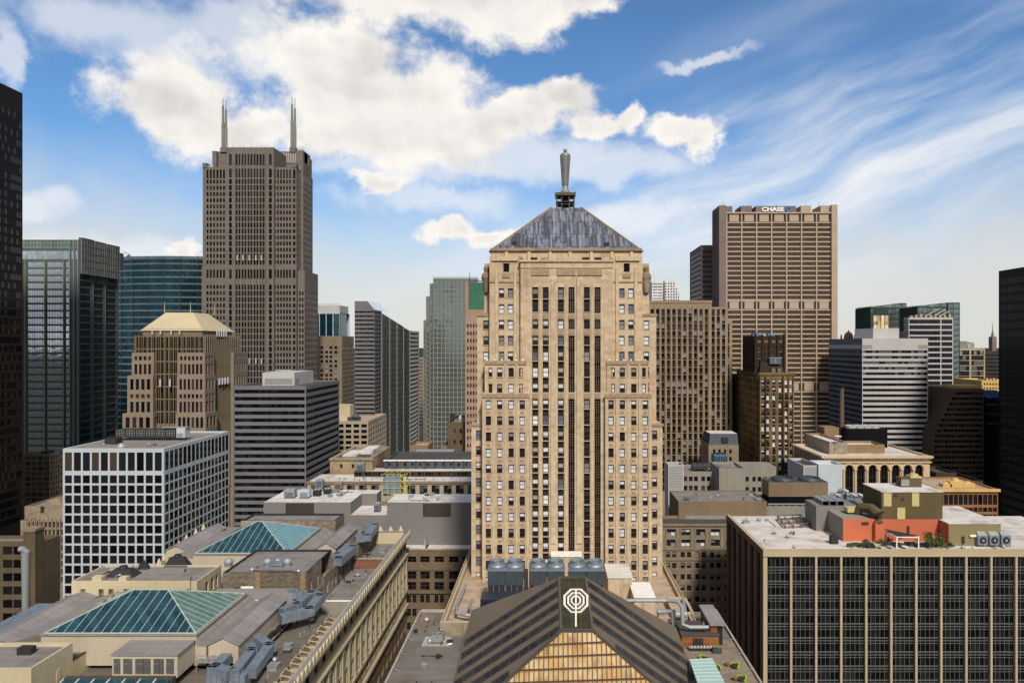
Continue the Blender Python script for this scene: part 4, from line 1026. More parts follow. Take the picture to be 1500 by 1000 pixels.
def ribbed():
    B = Bld('office_building', 'tan stone block with close vertical ribs right of the limestone tower', 'office building', (X(1010, 330), 345, 0)); B.vis = 680
    Y = 330; m = 'taupe_stone'; m = 'rib_stone'
    rows = rws(Y, 452.5, 10.7, .93, 25)
    ce = [955.4+7.93*i for i in range(11)]
    tower2(B, 930, 1042.4, Y, 440.5, None, m, (pc(Y, ce, 4.7), rows, ST_STRIP), y1=372)
    tower2(B, 1042.4, 1066, Y+.8, 449.5, None, m, (pc(Y, (1045.3, 1052.8, 1060.6), 4.7), [r for r in rows if r[1] < Z(451, Y)], ST_STRIP), y1=372)
    tower2(B, 1066, 1072.5, Y+2, 469, None, m, (pc(Y, (1068.6,), 3), [r for r in rows if r[1] < Z(472, Y)], ST_STRIP), y1=372)
    q = MB()
    for i in range(12): c = 951.5+7.93*i; q.box(X(c-.9, Y), X(c+.9, Y), Y-.35, Y, 30, Z(447, Y), m, skip='N')
    B.parts(q, 'rib')
    q = MB(); q.box(X(930, Y), X(1042.4, Y)+.2, Y-.25, Y, Z(444, Y), Z(440, Y), m, skip='N'); B.part(q, 'cornice'); B.done()
mat_wall('rib_stone', (.33, .25, .17), (.27, .205, .14), block=(1.5, .9), nb=.2, streak=.4)
ST_STRIP = dict(k='grid', n=(1, 2), zz=[0, .32, 1], g=['glass_dark', 'glass_black', 'glass_dark', 'glass_dark', 'glass_black', 'blind_grey', 'glass_dark', 'glass_warm', 'glass_dark', 'glass_black'], fr='frame_dark', t=.25)
ribbed()
def dark_block():
    B = Bld('office_tower', 'dark brown tower peeping out left of the tall tan bank tower', 'skyscraper', (X(1030, 640), 650, 0)); B.vis = 445
    Y = 620; rows = rws(Y, 367, 7.3, .5, 12)
    tower2(B, 1027, 1050, Y, 359, 1010.5, 'granite_mauve_and_shade', (even(X(1028, Y), X(1049, Y), 6, .6), rows, ST_DARK), (lambda a, b: [(a+1, b-1)], rows, band(['glass_black'], 2, 'frame_dark'), 'window_band')); B.done()
dark_block()
def far_white():
    B = Bld('apartment_tower', 'far white gridded building just above the tan ribbed block', 'building', (X(975, 900), 910, 0)); B.vis = 441; Y = 900
    tower2(B, 955, 971, Y, 412, None, 'white_wall', ((X(956, Y), X(970.5, Y)),) and ([(X(956.5, Y), X(970, Y))], rws(Y, 415, 4.3, .4, 8), band(['blind_grey'], 5, 'white_paint', .3), 'window_band'))
    for i, (a, b, t) in enumerate(((974, 990, 411), (990, 993, 418), (993, 996, 428))): tower2(B, a, b, Y+4, t, None, 'white_wall', (even(X(a, Y), X(b, Y), 4 if i == 0 else 1, .55), [r for r in rws(Y, 414, 4, .5, 9) if r[1] < Z(t+2, Y)], ST_DARK))
    B.done()
mat_wall('white_wall', (.72, .73, .75), var=.05)
far_white()
def bank():
    B = Bld('office_tower', 'tall tan granite bank tower with its name in white letters on top', 'skyscraper', (X(1140, 600), 610, 0)); B.vis = 650
    Y = 590; m = 'granite_tan'; z = lambda py: Z(py, Y)
    rows = []; py = 327.0; sp = 7.07
    mech = [(313.8, 325), (441.5, 452.5), (560.5, 572.5)]
    while py < 650:
        if not any(a-6 < py < b for a, b in mech): rows.append((z(py+5.0), z(py)))
        elif py > 430:
            e = [b for a, b in mech if a-6 < py < b][0]; py = e+2.2; continue
        py += sp
    bays = [1064.1+21.93*i for i in range(8)]
    cs = [(X(a+1.5, Y), X(b-1.1, Y)) for a, b in zip(bays, bays[1:])]
    st = band(['bank_glass', 'bank_glass', 'glass_warm'], 1.5, 'frame_brown', .18, edge=True)
    x0, x1 = X(1063, Y), X(1217, Y)
    B.face('S', x0, x1, Y, 0, z(311.5), cs, rows, m, .5, st, 'window_band')
    # mechanical floors: pale panel with dark slots either side
    q = MB(); s2 = MB()
    for a, b in mech:
        for c0, c1 in cs:
            s2.box(c0-.05, c1+.05, Y-.03, Y, z(b), z(a), 'charcoal', skip='N'); q.box(c0+1.7, c1-1.7, Y-.35, Y-.03, z(b-.3), z(a+.3), m, skip='N')
    B.parts(s2, 'vent_slot'); B.parts(q, 'blank_panel')
    f = MB()
    for i, c in enumerate(bays): f.box(X(c-.9, Y), X(c+.9, Y), Y-.8, Y, 0, z(312.5), m, skip='N')
    f.box(X(1062.6, Y), X(1218, Y), Y-1.3, Y, z(313.2), z(311), m)
    B.parts(f, 'column')
    y1 = deep(Y, 1052.6, 1043.5); w = B.wall
    w.box(X(1052.6, Y), x0, Y-2, y1, 0, z(301.5), 'granite_mauve_and_shade', skip='B'); w.box(x1, X(1225.5, Y), Y-2, y1, 0, z(300.5), m, skip='B')  # shade of the left side put into a darker stone colour
    w.box(x0, x1, Y, y1, 0, z(311.5), 'granite_mauve_and_shade', skip='SB')
    cr = MB()
    for i in range(5): yy = Y+1+(y1-Y-4)*i/4; cr.box(X(1052.6, Y)-.5, X(1052.6, Y), yy, yy+1.6, 0, z(303), 'granite_mauve_and_shade', skip='E')  # ribs painted in the same shaded tone as the west side
    B.parts(cr, 'rib')
    p = MB()
    for a, b, t in ((1063, 1073.6, 301.5), (1086, 1102, 301), (1108, 1167, 301.2), (1174, 1189, 300.8), (1203, 1217, 300.5)): p.box(X(a, Y), X(b, Y), Y+1.5, y1-2, z(313), z(t), m if a > 1170 else 'granite_mauve_and_shade')  # left blocks get the shaded tone, right ones the lit tan
    B.parts(p, 'penthouse')
    f = MB()
    for c, h in ((1057, 8), (1059, 12), (1061, 7), (1137, 5), (1181, 5), (1198, 9), (1200, 11), (1206, 6), (1063, 4)): f.cyl(X(c, Y+5), Y+5, z(301), z(301-h*.8), .18, .12, 5, 'frame_grey')
    B.parts(f, 'antenna')
    # lettering and emblem
    def word(txt, pxa, pxb, pyb, h, mat, name):
        cu = bpy.data.curves.new('lettering', 'FONT'); cu.body = txt; cu.extrude = .25; cu.offset = .035
        tmp = bpy.data.objects.new('lettering', cu); COL.objects.link(tmp); bpy.context.view_layer.update()
        me = bpy.data.meshes.new_from_object(tmp.evaluated_get(bpy.context.evaluated_depsgraph_get())); bpy.data.objects.remove(tmp)
        xs = [v.co.x for v in me.vertices]; ys = [v.co.y for v in me.vertices]; sx = (X(pxb, Y)-X(pxa, Y))/(max(xs)-min(xs)); sy = h/(max(ys)-min(ys))
        for v in me.vertices: v.co = Vector(((v.co.x-min(xs))*sx, -v.co.z, (v.co.y-min(ys))*sy))
        me.materials.clear(); me.materials.append(MATS[mat]); o = bpy.data.objects.new(name, me); COL.objects.link(o); o.parent = B.e
        o.location = Vector((X(pxa, Y), Y+1.0, Z(pyb, Y)))-B.e.location; return o
    w_ = word('CHASE', 1116.5, 1149, 309.3, 3.7, 'sign_white', 'lettering')
    lg = MB(); cx, cz, r = X(1156, Y), z(306), 2.5
    for k in range(4):
        a = math.pi/2*k; ca, sa = math.cos(a), math.sin(a); L = [(-.38, .32), (.95, .32), (.95, .58), (.55, 1.0), (-.38, 1.0)]
        L = [(-.40, .42), (.42, .42), (1.0, .42), (.42, 1.0), (-.40, 1.0)]
        P = [(cx+r*(u*ca-v*sa), cz+r*(u*sa+v*ca)) for u, v in L]; lg.solid([(a_, Y+.7, b_) for a_, b_ in P], [(a_, Y+1.3, b_) for a_, b_ in P], 'sign_blue')
    B.part(lg, 'emblem'); B.done()
mat_glass('bank_glass', (.06, .047, .042), .15, metal=.2, cell=(1.5, 4.2), var=.45)
mat_plain('sign_white', (.85, .85, .85), .4)
bank()
def gothic():
    B = Bld('gothic_tower', 'dark narrow tower with gold brick front and pale blue windows before the bank tower', 'office building', (X(1130, 300), 315, 0)); B.vis = 690
    Y = 300; wst = dict(k='sash', g=['glass_dark', 'blind_pale', 'glass_sky'], b=['glass_sky', 'blind_pale', 'glass_sky'], fr='gothic_dark', t=.12)
    rows = rws(Y, 556, 11.4, .62, 15)
    g = tower2(B, 1112.6, 1162.7, Y, 546, 1079, 'gothic_gold', (pc(Y, (1117.5, 1125, 1133.7, 1142.7, 1151.7, 1158.8), 4.6), rows, wst), (lambda a, b: even(a, b, 8, .5, .8), rows, ST_DARK), rec=.4)
    w = B.wall; q = MB()
    for c in (1113.6, 1121, 1146.5, 1155, 1161.8): q.box(X(c-.9, Y), X(c+.9, Y), Y-.5, Y, 30, Z(551, Y), 'gothic_dark' if c in (1121, 1146.5) else 'gothic_gold', skip='N')
    for c in (1124, 1133.7, 1142.7, 1151.7):
        for r0, r1 in rows: q.box(X(c-1.9, Y), X(c+1.9, Y), Y-.12, Y, r0-1.15, r0-.15, 'gothic_dark', skip='N')
    B.parts(q, 'pilaster')
    q = MB(); q.box(g.x0-.3, g.x1+.3, Y-.5, Y+.3, Z(549, Y), Z(545.5, Y), 'gothic_gold'); B.part(q, 'cornice')
    # upper tower
    y = 306; r2 = rws(y, 506, 9.6, .6, 5)
    tower2(B, 1106.5, 1149.6, y, 492, 1088, 'gothic_dark', (even(X(1109, y), X(1148, y), 6, .5), r2, ST_DARK), (lambda a, b: even(a, b, 4, .5), r2, ST_DARK), zb=Z(552, y))
    q = MB()
    for c in (1106.5, 1117, 1128, 1139, 1149): q.box(X(c-1.4, y), X(c+1.4, y), y-.5, y+.4, Z(552, y), Z(488.5 if c in (1106.5, 1149) else 491, y), 'gothic_dark')
    for c in (1112, 1122, 1133, 1143): q.box(X(c-2.5, y), X(c+2.5, y), y-.1, y, Z(502, y), Z(498.5, y), 'gothic_gold', skip='N')
    for py in (516.3, 525.9, 535.5):
        for c in (1112, 1143): q.box(X(c-2, y), X(c+2, y), y-.1, y, Z(py, y), Z(py-1.6, y), 'gothic_gold', skip='N')
    B.parts(q, 'buttress')
    # mansard with dormers in front
    q = MB(); y2 = 301.5; q.solid([(X(1113, y2), y2, Z(547, y2)), (X(1150, y2), y2, Z(547, y2)), (X(1150, y2), y2+8, Z(547, y2)), (X(1113, y2), y2+8, Z(547, y2))], [(X(1117, y2), y2+3, Z(530, y2)), (X(1147, y2), y2+3, Z(530, y2)), (X(1147, y2), y2+7, Z(530, y2)), (X(1117, y2), y2+7, Z(530, y2))], 'gothic_dark'); B.part(q, 'mansard')
    q = MB()
    for c in (1133, 1141.5): q.box(X(c-3, y2), X(c+3, y2), y2-.2, y2+2, Z(547, y2), Z(539, y2), 'gothic_gold'); q.box(X(c-1.8, y2), X(c+1.8, y2), y2-.3, y2-.2, Z(546, y2), Z(541, y2), 'glass_sky', skip='N')
    B.parts(q, 'dormer')
    q = MB(); q.box(X(1129, y2), X(1145, y2), y2+1, y2+3, Z(533, y2), Z(524, y2), 'glass_sky'); q.box(X(1128, y2), X(1146, y2), y2+.8, y2+1, Z(524.6, y2), Z(523.4, y2), 'frame_grey'); q.box(X(1136.6, y2), X(1137.4, y2), y2+.9, y2+1, Z(533, y2), Z(524, y2), 'frame_grey'); B.part(q, 'glass_lantern')
    q = MB(); y3 = 315
    for c, hh in ((1105, 5), (1109, 6.5), (1120, 4), (1127, 5), (1132, 3)): q.box(X(c-2.2, y3), X(c+2.2, y3), y3, y3+3, Z(493, y3), Z(493-hh, y3), 'blue_unit' if c != 1120 else 'steel')
    B.parts(q, 'roof_unit')
    q = MB(); q.cyl(X(1120, y3), y3+2, Z(493, y3), Z(470, y3), .12, .05, 6, 'rust_iron'); B.part(q, 'antenna')
    B.wall.box(X(1077, 334), X(1092, 334), 334, 342, 0, Z(549, 334), 'gothic_dark', skip='B'); B.done()
gothic()
def white_stripe():
    B = Bld('office_tower', 'white and black striped office tower with plain pale crown and penthouse', 'office building', (X(1310, 340), 360, 0)); B.vis = 680
    Y = 340; rows = rws(Y, 513, 8.03, .50, 24); x0, x1 = X(1263, Y), X(1359.4, Y)
    st = band(['mirror_dark', 'glass_black', 'mirror_silver'], 1.5, 'frame_dark', .12); st2 = band(['glass_black', 'glass_dark'], 1.5, 'frame_dark', .12)
    g = G(); zt = Z(495.6, Y); y1 = deep(Y, 1263, 1214)
    B.face('S', x0, x1, Y, 0, zt, [(x0+.3, x1-.3)], rows[5:], 'light_band', .3, st2, 'window_band') if 0 else None
    B.face('S', x0, x1, Y, Z(553, Y), zt, [(x0+.3, x1-.3)], rows[:5]+[(Z(510.5, Y), Z(505, Y))][:0], 'light_band', .3, band(['mirror_pale', 'mirror_dark'], 1.6, 'frame_dark', .12), 'window_band')
    B.face('S', x0, x1, Y, 0, Z(553, Y), [(x0+.3, x1-.3)], [r for r in rows if r[1] < Z(553, Y)], 'light_band', .3, st2, 'window_band')
    B.face('W', Y, y1, x0, 0, zt, [(Y+.3, y1-.3)], rows, 'light_band_shade', .3, st2, 'window_band')  # west side's shade put into a darker copy of the band colour
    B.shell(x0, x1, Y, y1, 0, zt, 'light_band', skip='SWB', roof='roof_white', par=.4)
    q = MB(); q.box(x0+.2, X(1277.5, Y), Y-.05, Y, Z(510.5, Y), Z(505, Y), 'frame_grey', skip='N'); q.box(X(1345, Y), x1-.2, Y-.05, Y, Z(510.5, Y), Z(505, Y), 'frame_grey', skip='N'); q.box(x0-.05, x0, Y+.2, y1-.3, Z(510.5, Y), Z(505, Y), 'frame_grey', skip='E'); B.parts(q, 'louver')
    p = MB(); y = 348; p.box(X(1279, y), X(1317, y), y, deep(y, 1279, 1252), zt-1, Z(480.5, y), 'pale_panel'); p.box(X(1317, y), X(1331, y), y+1, y+12, zt-1, Z(485, y), 'mirror_silver'); B.parts(p, 'penthouse')
    B.done()
mat_glass('mirror_pale', (.45, .62, .62), .06, metal=.8, cell=(1.5, 4), var=.25)
white_stripe()
def dome():
    B = Bld('domed_building', 'orange lit dome showing over the left end of the striped tower', 'building', (X(1243, 560), 565, 0)); Y = 560; B.vis = 500
    x = X(1243, Y+5); B.wall.box(X(1231, Y), X(1256, Y), Y, Y+16, 0, Z(497, Y), 'terracotta', skip='B')
    d = MB(); k = Y/1000; d.lathe(x, Y+5, [(6.5*k, Z(497, Y)), (6.5*k, Z(494, Y)), (6*k, Z(491, Y)), (4.5*k, Z(487.8, Y)), (2*k, Z(485.8, Y)), (1*k, Z(485, Y)), (.8*k, Z(483.3, Y)), (0, Z(482.5, Y))], 16, 'terracotta'); d.build('dome', B.e, smooth=True)
    q = MB()
    for c in (1233, 1253): q.cyl(X(c, Y), Y+1, Z(497, Y), Z(490, Y), .9, .5, 8, 'terracotta')
    B.parts(q, 'pinnacle'); B.done()
dome()
def right_glass():
    Y = 520
    B = Bld('glass_tower', 'dark green glass tower with a slanted open top, left of two behind the striped tower', 'skyscraper', (X(1300, Y), Y+15, 0)); B.vis = 482
    st = band(['mirror_green'], 3.2, 'frame_dark', .25, edge=True); x0, x1 = X(1275, Y), X(1318, Y)
    B.face('S', x0, x1, Y, 0, Z(450, Y), [(x0+.4, X(1279, Y)), (X(1301.5, Y), x1-.3)], rws(Y, 452, 8, .93, 8), 'green_dark', .3, st, 'window_band')
    B.face('S', X(1318, Y), X(1328.4, Y), Y+.6, 0, Z(443.8, Y), [(X(1318.6, Y), X(1328, Y))], rws(Y, 445, 8, .93, 9), 'green_dark', .3, st, 'window_band')
    B.wall.box(X(1318, Y), X(1328.4, Y), Y+.6, Y+26, 0, Z(443.8, Y), 'green_dark', skip='SB'); B.wall.box(x0, x1, Y, Y+26, 0, Z(450, Y), 'green_dark', skip='SB')
    q = MB(); q.solid([(x0, Y, Z(450, Y)), (x1, Y, Z(450, Y)), (x1, Y, Z(444.5, Y)), (x0, Y, Z(448.6, Y))], [(x0, Y+24, Z(450, Y)), (x1, Y+24, Z(450, Y)), (x1, Y+24, Z(444.5, Y)), (x0, Y+24, Z(448.6, Y))], 'mirror_green'); B.part(q, 'slanted_top')
    q = MB(); q.box(X(1279.5, Y), X(1301, Y), Y-.3, Y, Z(482, Y), Z(462, Y), 'warm_lit_gold', skip='N')  # warm light inside the opening put into the pane colour
    for c in (1284.5, 1290, 1295.5): q.box(X(c-.4, Y), X(c+.4, Y), Y-.45, Y-.3, Z(482, Y), Z(462, Y), 'frame_dark', skip='N')
    B.part(q, 'atrium_window'); B.done()
    B = Bld('glass_tower', 'green glass tower with slanted steel struts in its crown, above the white lined tower', 'skyscraper', (X(1380, 470), 490, 0)); Y = 470; B.vis = 625
    x0, x1 = X(1388.5, Y), X(1406, Y); B.face('S', x0, x1, Y, 0, Z(443, Y), [(x0+.3, x1-.2)], rws(Y, 444.5, 8, .92, 24), 'green_dark', .3, st, 'window_band'); B.wall.box(x0, x1, Y, Y+25, 0, Z(443, Y), 'green_dark', skip='SB')
    x2 = X(1345, Y); B.face('S', x2, x0, Y+1, 0, Z(449, Y), [(x2+.3, x0-.3)], rws(Y, 450.5, 8, .92, 6), 'green_dark', .3, st, 'window_band'); B.wall.box(x2, x0, Y+1, Y+25, 0, Z(449, Y), 'green_dark', skip='SB')
    q = MB(); q.solid([(x2, Y+1, Z(449, Y)), (x0, Y+1, Z(449, Y)), (x0, Y+1, Z(444, Y)), (x2, Y+1, Z(447.5, Y))], [(x2, Y+24, Z(449, Y)), (x0, Y+24, Z(449, Y)), (x0, Y+24, Z(444, Y)), (x2, Y+24, Z(447.5, Y))], 'mirror_green'); B.part(q, 'slanted_top')
    q = MB()
    for a, b in (((1352, 464), (1372, 453)), ((1363, 464), (1384, 453)), ((1372, 464), (1388, 456))): q.beam((X(a[0], Y), Y-1.5, Z(a[1], Y)), (X(b[0], Y), Y-1.5, Z(b[1], Y)), .7, .7, 'concrete')
    B.parts(q, 'strut'); B.done()
    # banded block before it
    B = Bld('office_tower', 'dark office tower ruled with thin white lines right of the striped tower', 'office building', (X(1365, 400), 415, 0)); Y = 400; B.vis = 585
    rows = rws(Y, 468, 8.2, .72, 17); x0, x1 = X(1331, Y), X(1396.5, Y); c = [(X(1332, Y), X(1377.5, Y)), (X(1379, Y), X(1395, Y))]
    tower2(B, 1331, 1396.5, Y, 464.8, 1324, 'light_band', (c, rows, band(['glass_dark', 'mirror_dark'], 2, 'frame_dark', .12), 'window_band'), (lambda a, b: [(a+.5, b-.5)], rows, band(['mirror_dark'], 3), 'window_band'))
    q = MB()
    for i in range(9): q.box(X(1334+i*7, Y+6), X(1337+i*7, Y+6), Y+6, Y+8, Z(466, Y), Z(461.5-(i % 3), Y), 'roof_tan')
    B.parts(q, 'roof_unit')
    B.face('E', Y, Y+30, x1+.02, 0, Z(470, Y), (), (), 'black_metal'); B.done()
    B = Bld('office_building', 'blue glass block in a tan frame left of the black right tower', 'office building', (X(1425, 480), 495, 0)); Y = 480; B.vis = 570
    x0, x1, xm = X(1406, Y), X(1443, Y), X(1420.6, Y); rows = rws(Y, 513, 7.6, .88, 9)
    B.face('S', x0, x1, Y, 0, Z(510, Y), [(x0, X(1420, Y)), (X(1422.6, Y), X(1441, Y))], rows, 'tan_frame', .5, band(['mirror_silver', 'mirror_dark'], 2.4, 'frame_dark', .2), 'window_band'); B.shell(x0, x1, Y, Y+30, 0, Z(510, Y), 'tan_frame', skip='SB', roof='roof_tan')
    q = MB(); q.box(X(1406, Y), X(1435, Y), Y+6, Y+20, Z(511, Y), Z(501, Y), 'mirror_silver'); q.box(X(1406, Y), X(1422, Y), Y+4, Y+6, Z(511, Y), Z(499.5, Y), 'roof_grey'); B.parts(q, 'penthouse'); B.done()
mat_wall('green_dark', (.035, .055, .05)); mat_wall('tan_frame', (.42, .33, .2), var=.05); mat_glass('warm_lit_gold', (.60, .48, .30), .3, cell=(2.5, 3))
right_glass()
def far_right_low():
    B = Bld('spire_building', 'tiny distant tower with a needle spire on the horizon at right', 'skyscraper', (X(1456.5, 1200), 1205, 0)); Y = 1200; B.vis = 516
    w = B.wall; w.box(X(1453.5, Y), X(1460, Y), Y, Y+10, 0, Z(493, Y), 'granite_mauve_and_shade', skip='B'); q = MB(); q.cyl(X(1456.7, Y), Y+5, Z(493, Y), Z(486, Y), 2.6, 1.4, 8, 'granite_mauve_and_shade'); q.cyl(X(1456.7, Y), Y+5, Z(486, Y), Z(472.5, Y), .9, .3, 6, 'granite_mauve_and_shade'); B.part(q, 'spire'); B.done()
    B = Bld('office_building', 'low dark block wedged between the tan framed glass block and the black tower', 'building', (X(1455, 560), 570, 0)); Y = 560; B.vis = 556
    tower2(B, 1443, 1475, Y, 514, None, 'dark_panel', ([(X(1443.5, Y), X(1474, Y))], rws(Y, 519, 5.5, .5, 8), band(['glass_dark'], 2), 'window_band')); B.done()
    B = Bld('office_building', 'sunlit gold roofed low building beside the black right tower', 'building', (X(1453, 440), 450, 0)); Y = 440; B.vis = 570
    tower2(B, 1438, 1475, Y, 557, None, 'gold_stone', (even(X(1440, Y), X(1474, Y), 8, .5), rws(Y, 561, 6, .5, 3), ST_DARK), roof='roof_tan'); q = MB()
    for i in range(4): q.box(X(1445+i*5, Y+5), X(1448+i*5, Y+5), Y+5, Y+8, Z(558, Y), Z(554.5+(i % 2), Y), 'gold_stone')
    B.parts(q, 'roof_unit'); B.done()
mat_wall('gold_stone', (.62, .42, .16), var=.2)
far_right_low()
def stepped_brown():
    B = Bld('office_building', 'bronze banded building whose left side steps down in a slope', 'office building', (X(1410, 330), 350, 0)); Y = 330; B.vis = 700
    rows = rws(Y, 574, 7.8, .5, 18); x1 = X(1441, Y); zt = Z(569, Y)
    for i, (r0, r1) in enumerate(rows):
        pl = max(1367.5, 1396.5-3.7*i); x0 = X(pl, Y); za = zt if i == 0 else rows[i-1][0]-.3
        B.face('S', x0, x1, Y, r0-.3, za, [(x0+.5, x1-.5)], [(r0, r1)], 'bronze_stone', .3, band(['bronze_glass', 'glass_black', 'glass_warm'], 1.7, 'frame_brown', .25), 'window_band')
        B.wall.box(x0, x1, Y, Y+30, r0-.3, za, 'bronze_stone', skip='SB')
    B.wall.box(X(1367.5, Y), x1, Y, Y+30, 0, rows[-1][0]-.3, 'bronze_stone', skip='B')
    B.wall.box(x1, X(1468, Y), Y-2, Y+30, 0, Z(582, Y), 'black_metal', skip='B')
    q = MB(); q.solid([(x1, Y-2, Z(582, Y)), (X(1468, Y), Y-2, Z(582, Y)), (X(1468, Y), Y+4, Z(572, Y)), (x1, Y+4, Z(572, Y))], [(x1, Y+10, Z(582, Y)), (X(1468, Y), Y+10, Z(582, Y)), (X(1468, Y), Y+12, Z(572, Y)), (x1, Y+12, Z(572, Y))], 'mirror_dark'); B.part(q, 'skylight')
    q = MB()
    for i in range(3): q.box(X(1441.3, Y), X(1467, Y), Y-2.2, Y-2, Z(593+i*14, Y), Z(590+i*14, Y), 'frame_dark', skip='N')
    B.parts(q, 'spandrel_band')
    q = MB(); q.box(X(1400, Y+8), X(1439, Y+8), Y+8, Y+20, zt, zt+1.0, 'gold_stone'); B.part(q, 'parapet'); B.done()
    B = Bld('office_building', 'small tan building between the white lined tower and the bronze slope', 'building', (X(1376, 370), 380, 0)); Y = 370; B.vis = 640
    tower2(B, 1362, 1384, Y, 580, 1358, 'taupe_stone', (pc(Y, (1369, 1375, 1380), 3), rws(Y, 591, 6.6, .6, 10), ST_DARK), (lambda a, b: even(a, b, 3, .5), rws(Y, 591, 6.6, .6, 10), ST_DARK)); B.done()
    B = Bld('glass_building', 'green glass strip between the striped tower and the bronze slope', 'building', (X(1366, 345), 350, 0)); Y = 346; B.vis = 700
    tower2(B, 1359.8, 1371, Y, 631, None, 'green_copper', ([(X(1360.5, Y), X(1370.5, Y))], rws(Y, 633, 7, .85, 9), band(['skylight_green'], 1.6, 'frame_green', .2), 'window_band')); B.done()
mat_wall('bronze_stone', (.13, .10, .07), (.11, .085, .06), block=(1.7, 3), nb=.1, streak=.1)
stepped_brown()
def black_right():
    B = Bld('glass_tower', 'black steel and glass tower cut off by the right edge', 'skyscraper', (X(1463, 300)+25, 270, 0)); B.vis = 790
    x = X(1463, 300); zt = Z(397, 300); rows = storeys(zt, 40, 3.8, 2.7, 3.5)
    B.face('W', 235, 300, x, 0, zt, even(235, 300, 1, .985), rows, 'black_metal', .25, band(['glass_black'], 1.6, 'black_metal', .3, edge=True), 'window_band')
    B.face('S', x, x+50, 235, 0, zt, (), (), 'black_metal'); B.shell(x, x+50, 235, 300, 0, zt, 'black_metal', skip='SWB', roof='roof_dark'); B.done()
black_right()
# ================================================================ middle ground
def Wp(px, py, z): Y = (HC-z)*1000/(py-VY); return (X(px, Y), Y, z)
def C(x, y, s=3.847, ox=300, oy=740): return (ox+x/s, oy+y/s)
def rail(q, pts, h=1.1, m='steel', n=None, r=.04):
    for a, b in zip(pts, pts[1:]):
        a = Vector(a); b = Vector(b); k = n or max(2, int((b-a).length/2.2))
        q.beam(a+Vector((0, 0, h)), b+Vector((0, 0, h)), r*2, r*2, m); q.beam(a+Vector((0, 0, h*.5)), b+Vector((0, 0, h*.5)), r*1.4, r*1.4, m)
        for i in range(k+1): p = a.lerp(b, i/k); q.box(p.x-r, p.x+r, p.y-r, p.y+r, p.z, p.z+h, m)
def small_blocks_left():
    B = Bld('office_building', 'small tan building with a pale line grid behind the white grid block at left', 'building', (X(60, 330), 340, 0)); Y = 330; B.vis = 740
    tower2(B, 30, 74, Y, 665, 88, 'taupe_stone', (even(X(36, Y), X(73, Y), 4, .84), rws(Y, 668, 7.6, .74, 12), dict(k='pane', g=['frame_brown', 'glass_warm', 'dark_panel'], t=0)), (lambda a, b: even(a, b, 4, .8), rws(Y, 668, 7.6, .74, 12), dict(k='pane', g=['frame_brown', 'glass_warm'], t=0)), rec=.15)
    q = MB(); q.box(X(60, 335), X(68, 335), 335, 340, Z(665, 335), Z(661, 335), 'dark_panel'); B.part(q, 'plant_room'); B.done()
    B = Bld('office_building', 'grey stone building with gothic piers and gabled parapet at lower left', 'building', (X(66, 280), 290, 0)); Y = 280; B.vis = 790
    tower2(B, 30, 96, Y, 762, None, 'limestone_grey', (even(X(40, Y), X(94, Y), 9, .5), rws(Y, 763.5, 11.5, .75, 8), ST_DARK)); tower2(B, 36, 96, Y+3, 741, None, 'limestone_grey', ([(X(51, Y), X(57, Y))], [(Z(754, Y), Z(744, Y))], ST_DARK))
    q = MB()
    for i in range(10): q.box(X(39+i*6.1, Y), X(40.4+i*6.1, Y), Y-.4, Y, 40, Z(759.5, Y), 'limestone_grey', skip='N')
    B.parts(q, 'pier'); q = MB(); y = Y+6; q.solid([(X(60, y), y, Z(741, y)), (X(92, y), y, Z(741, y)), (X(84, y), y, Z(729, y)), (X(68, y), y, Z(733, y))], [(X(60, y), y+14, Z(741, y)), (X(92, y), y+14, Z(741, y)), (X(84, y), y+14, Z(729, y)), (X(68, y), y+14, Z(733, y))], 'limestone_grey'); B.part(q, 'roof'); B.done()
    B = Bld('brick_building', 'brown brick building with dark window bands and tall chimney in the bottom left corner', 'building', (X(20, 200), 210, 0)); Y = 200; B.vis = 930
    rows = rws(Y, 800, 19.5, .62, 8); x1 = X(62, Y)
    tower2(B, -60, 64, Y, 793, 88, 'tan_dim', ([(X(a, Y), X(b, Y)) for a, b in ((-50, -20), (-14, 0), (4, 18), (19.5, 32), (53.5, 61))], rows, band(['glass_dark', 'glass_black'], 3, 'frame_brown', .12)), roof='roof_grey', par=.5)
    q = MB(); q.box(X(35.5, 197), X(53, 197), 196.6, 200, 0, Z(776, 197), 'tan_dim'); q.box(X(34.5, 197), X(54, 197), 196.3, 200.3, Z(778, 197), Z(774, 197), 'taupe_stone'); B.part(q, 'chimney')
    q = MB(); q.tube([(X(29, 196), 196, Z(804, 196)), (X(34, 196), 196, Z(804, 196)), (X(37.5, 196), 196, Z(808, 196)), (X(37.5, 196), 196, Z(900, 196))], .85, 'steel', 12)
    for i in range(22): q.cyl(X(37.5, 196), 196, Z(812+i*4, 196), Z(811.2+i*4, 196), .95, .95, 12, 'frame_grey')
    B.part(q, 'flue_pipe'); B.done()
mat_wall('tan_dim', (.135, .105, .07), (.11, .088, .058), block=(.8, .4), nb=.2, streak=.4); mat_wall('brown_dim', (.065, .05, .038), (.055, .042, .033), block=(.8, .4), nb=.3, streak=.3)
small_blocks_left()
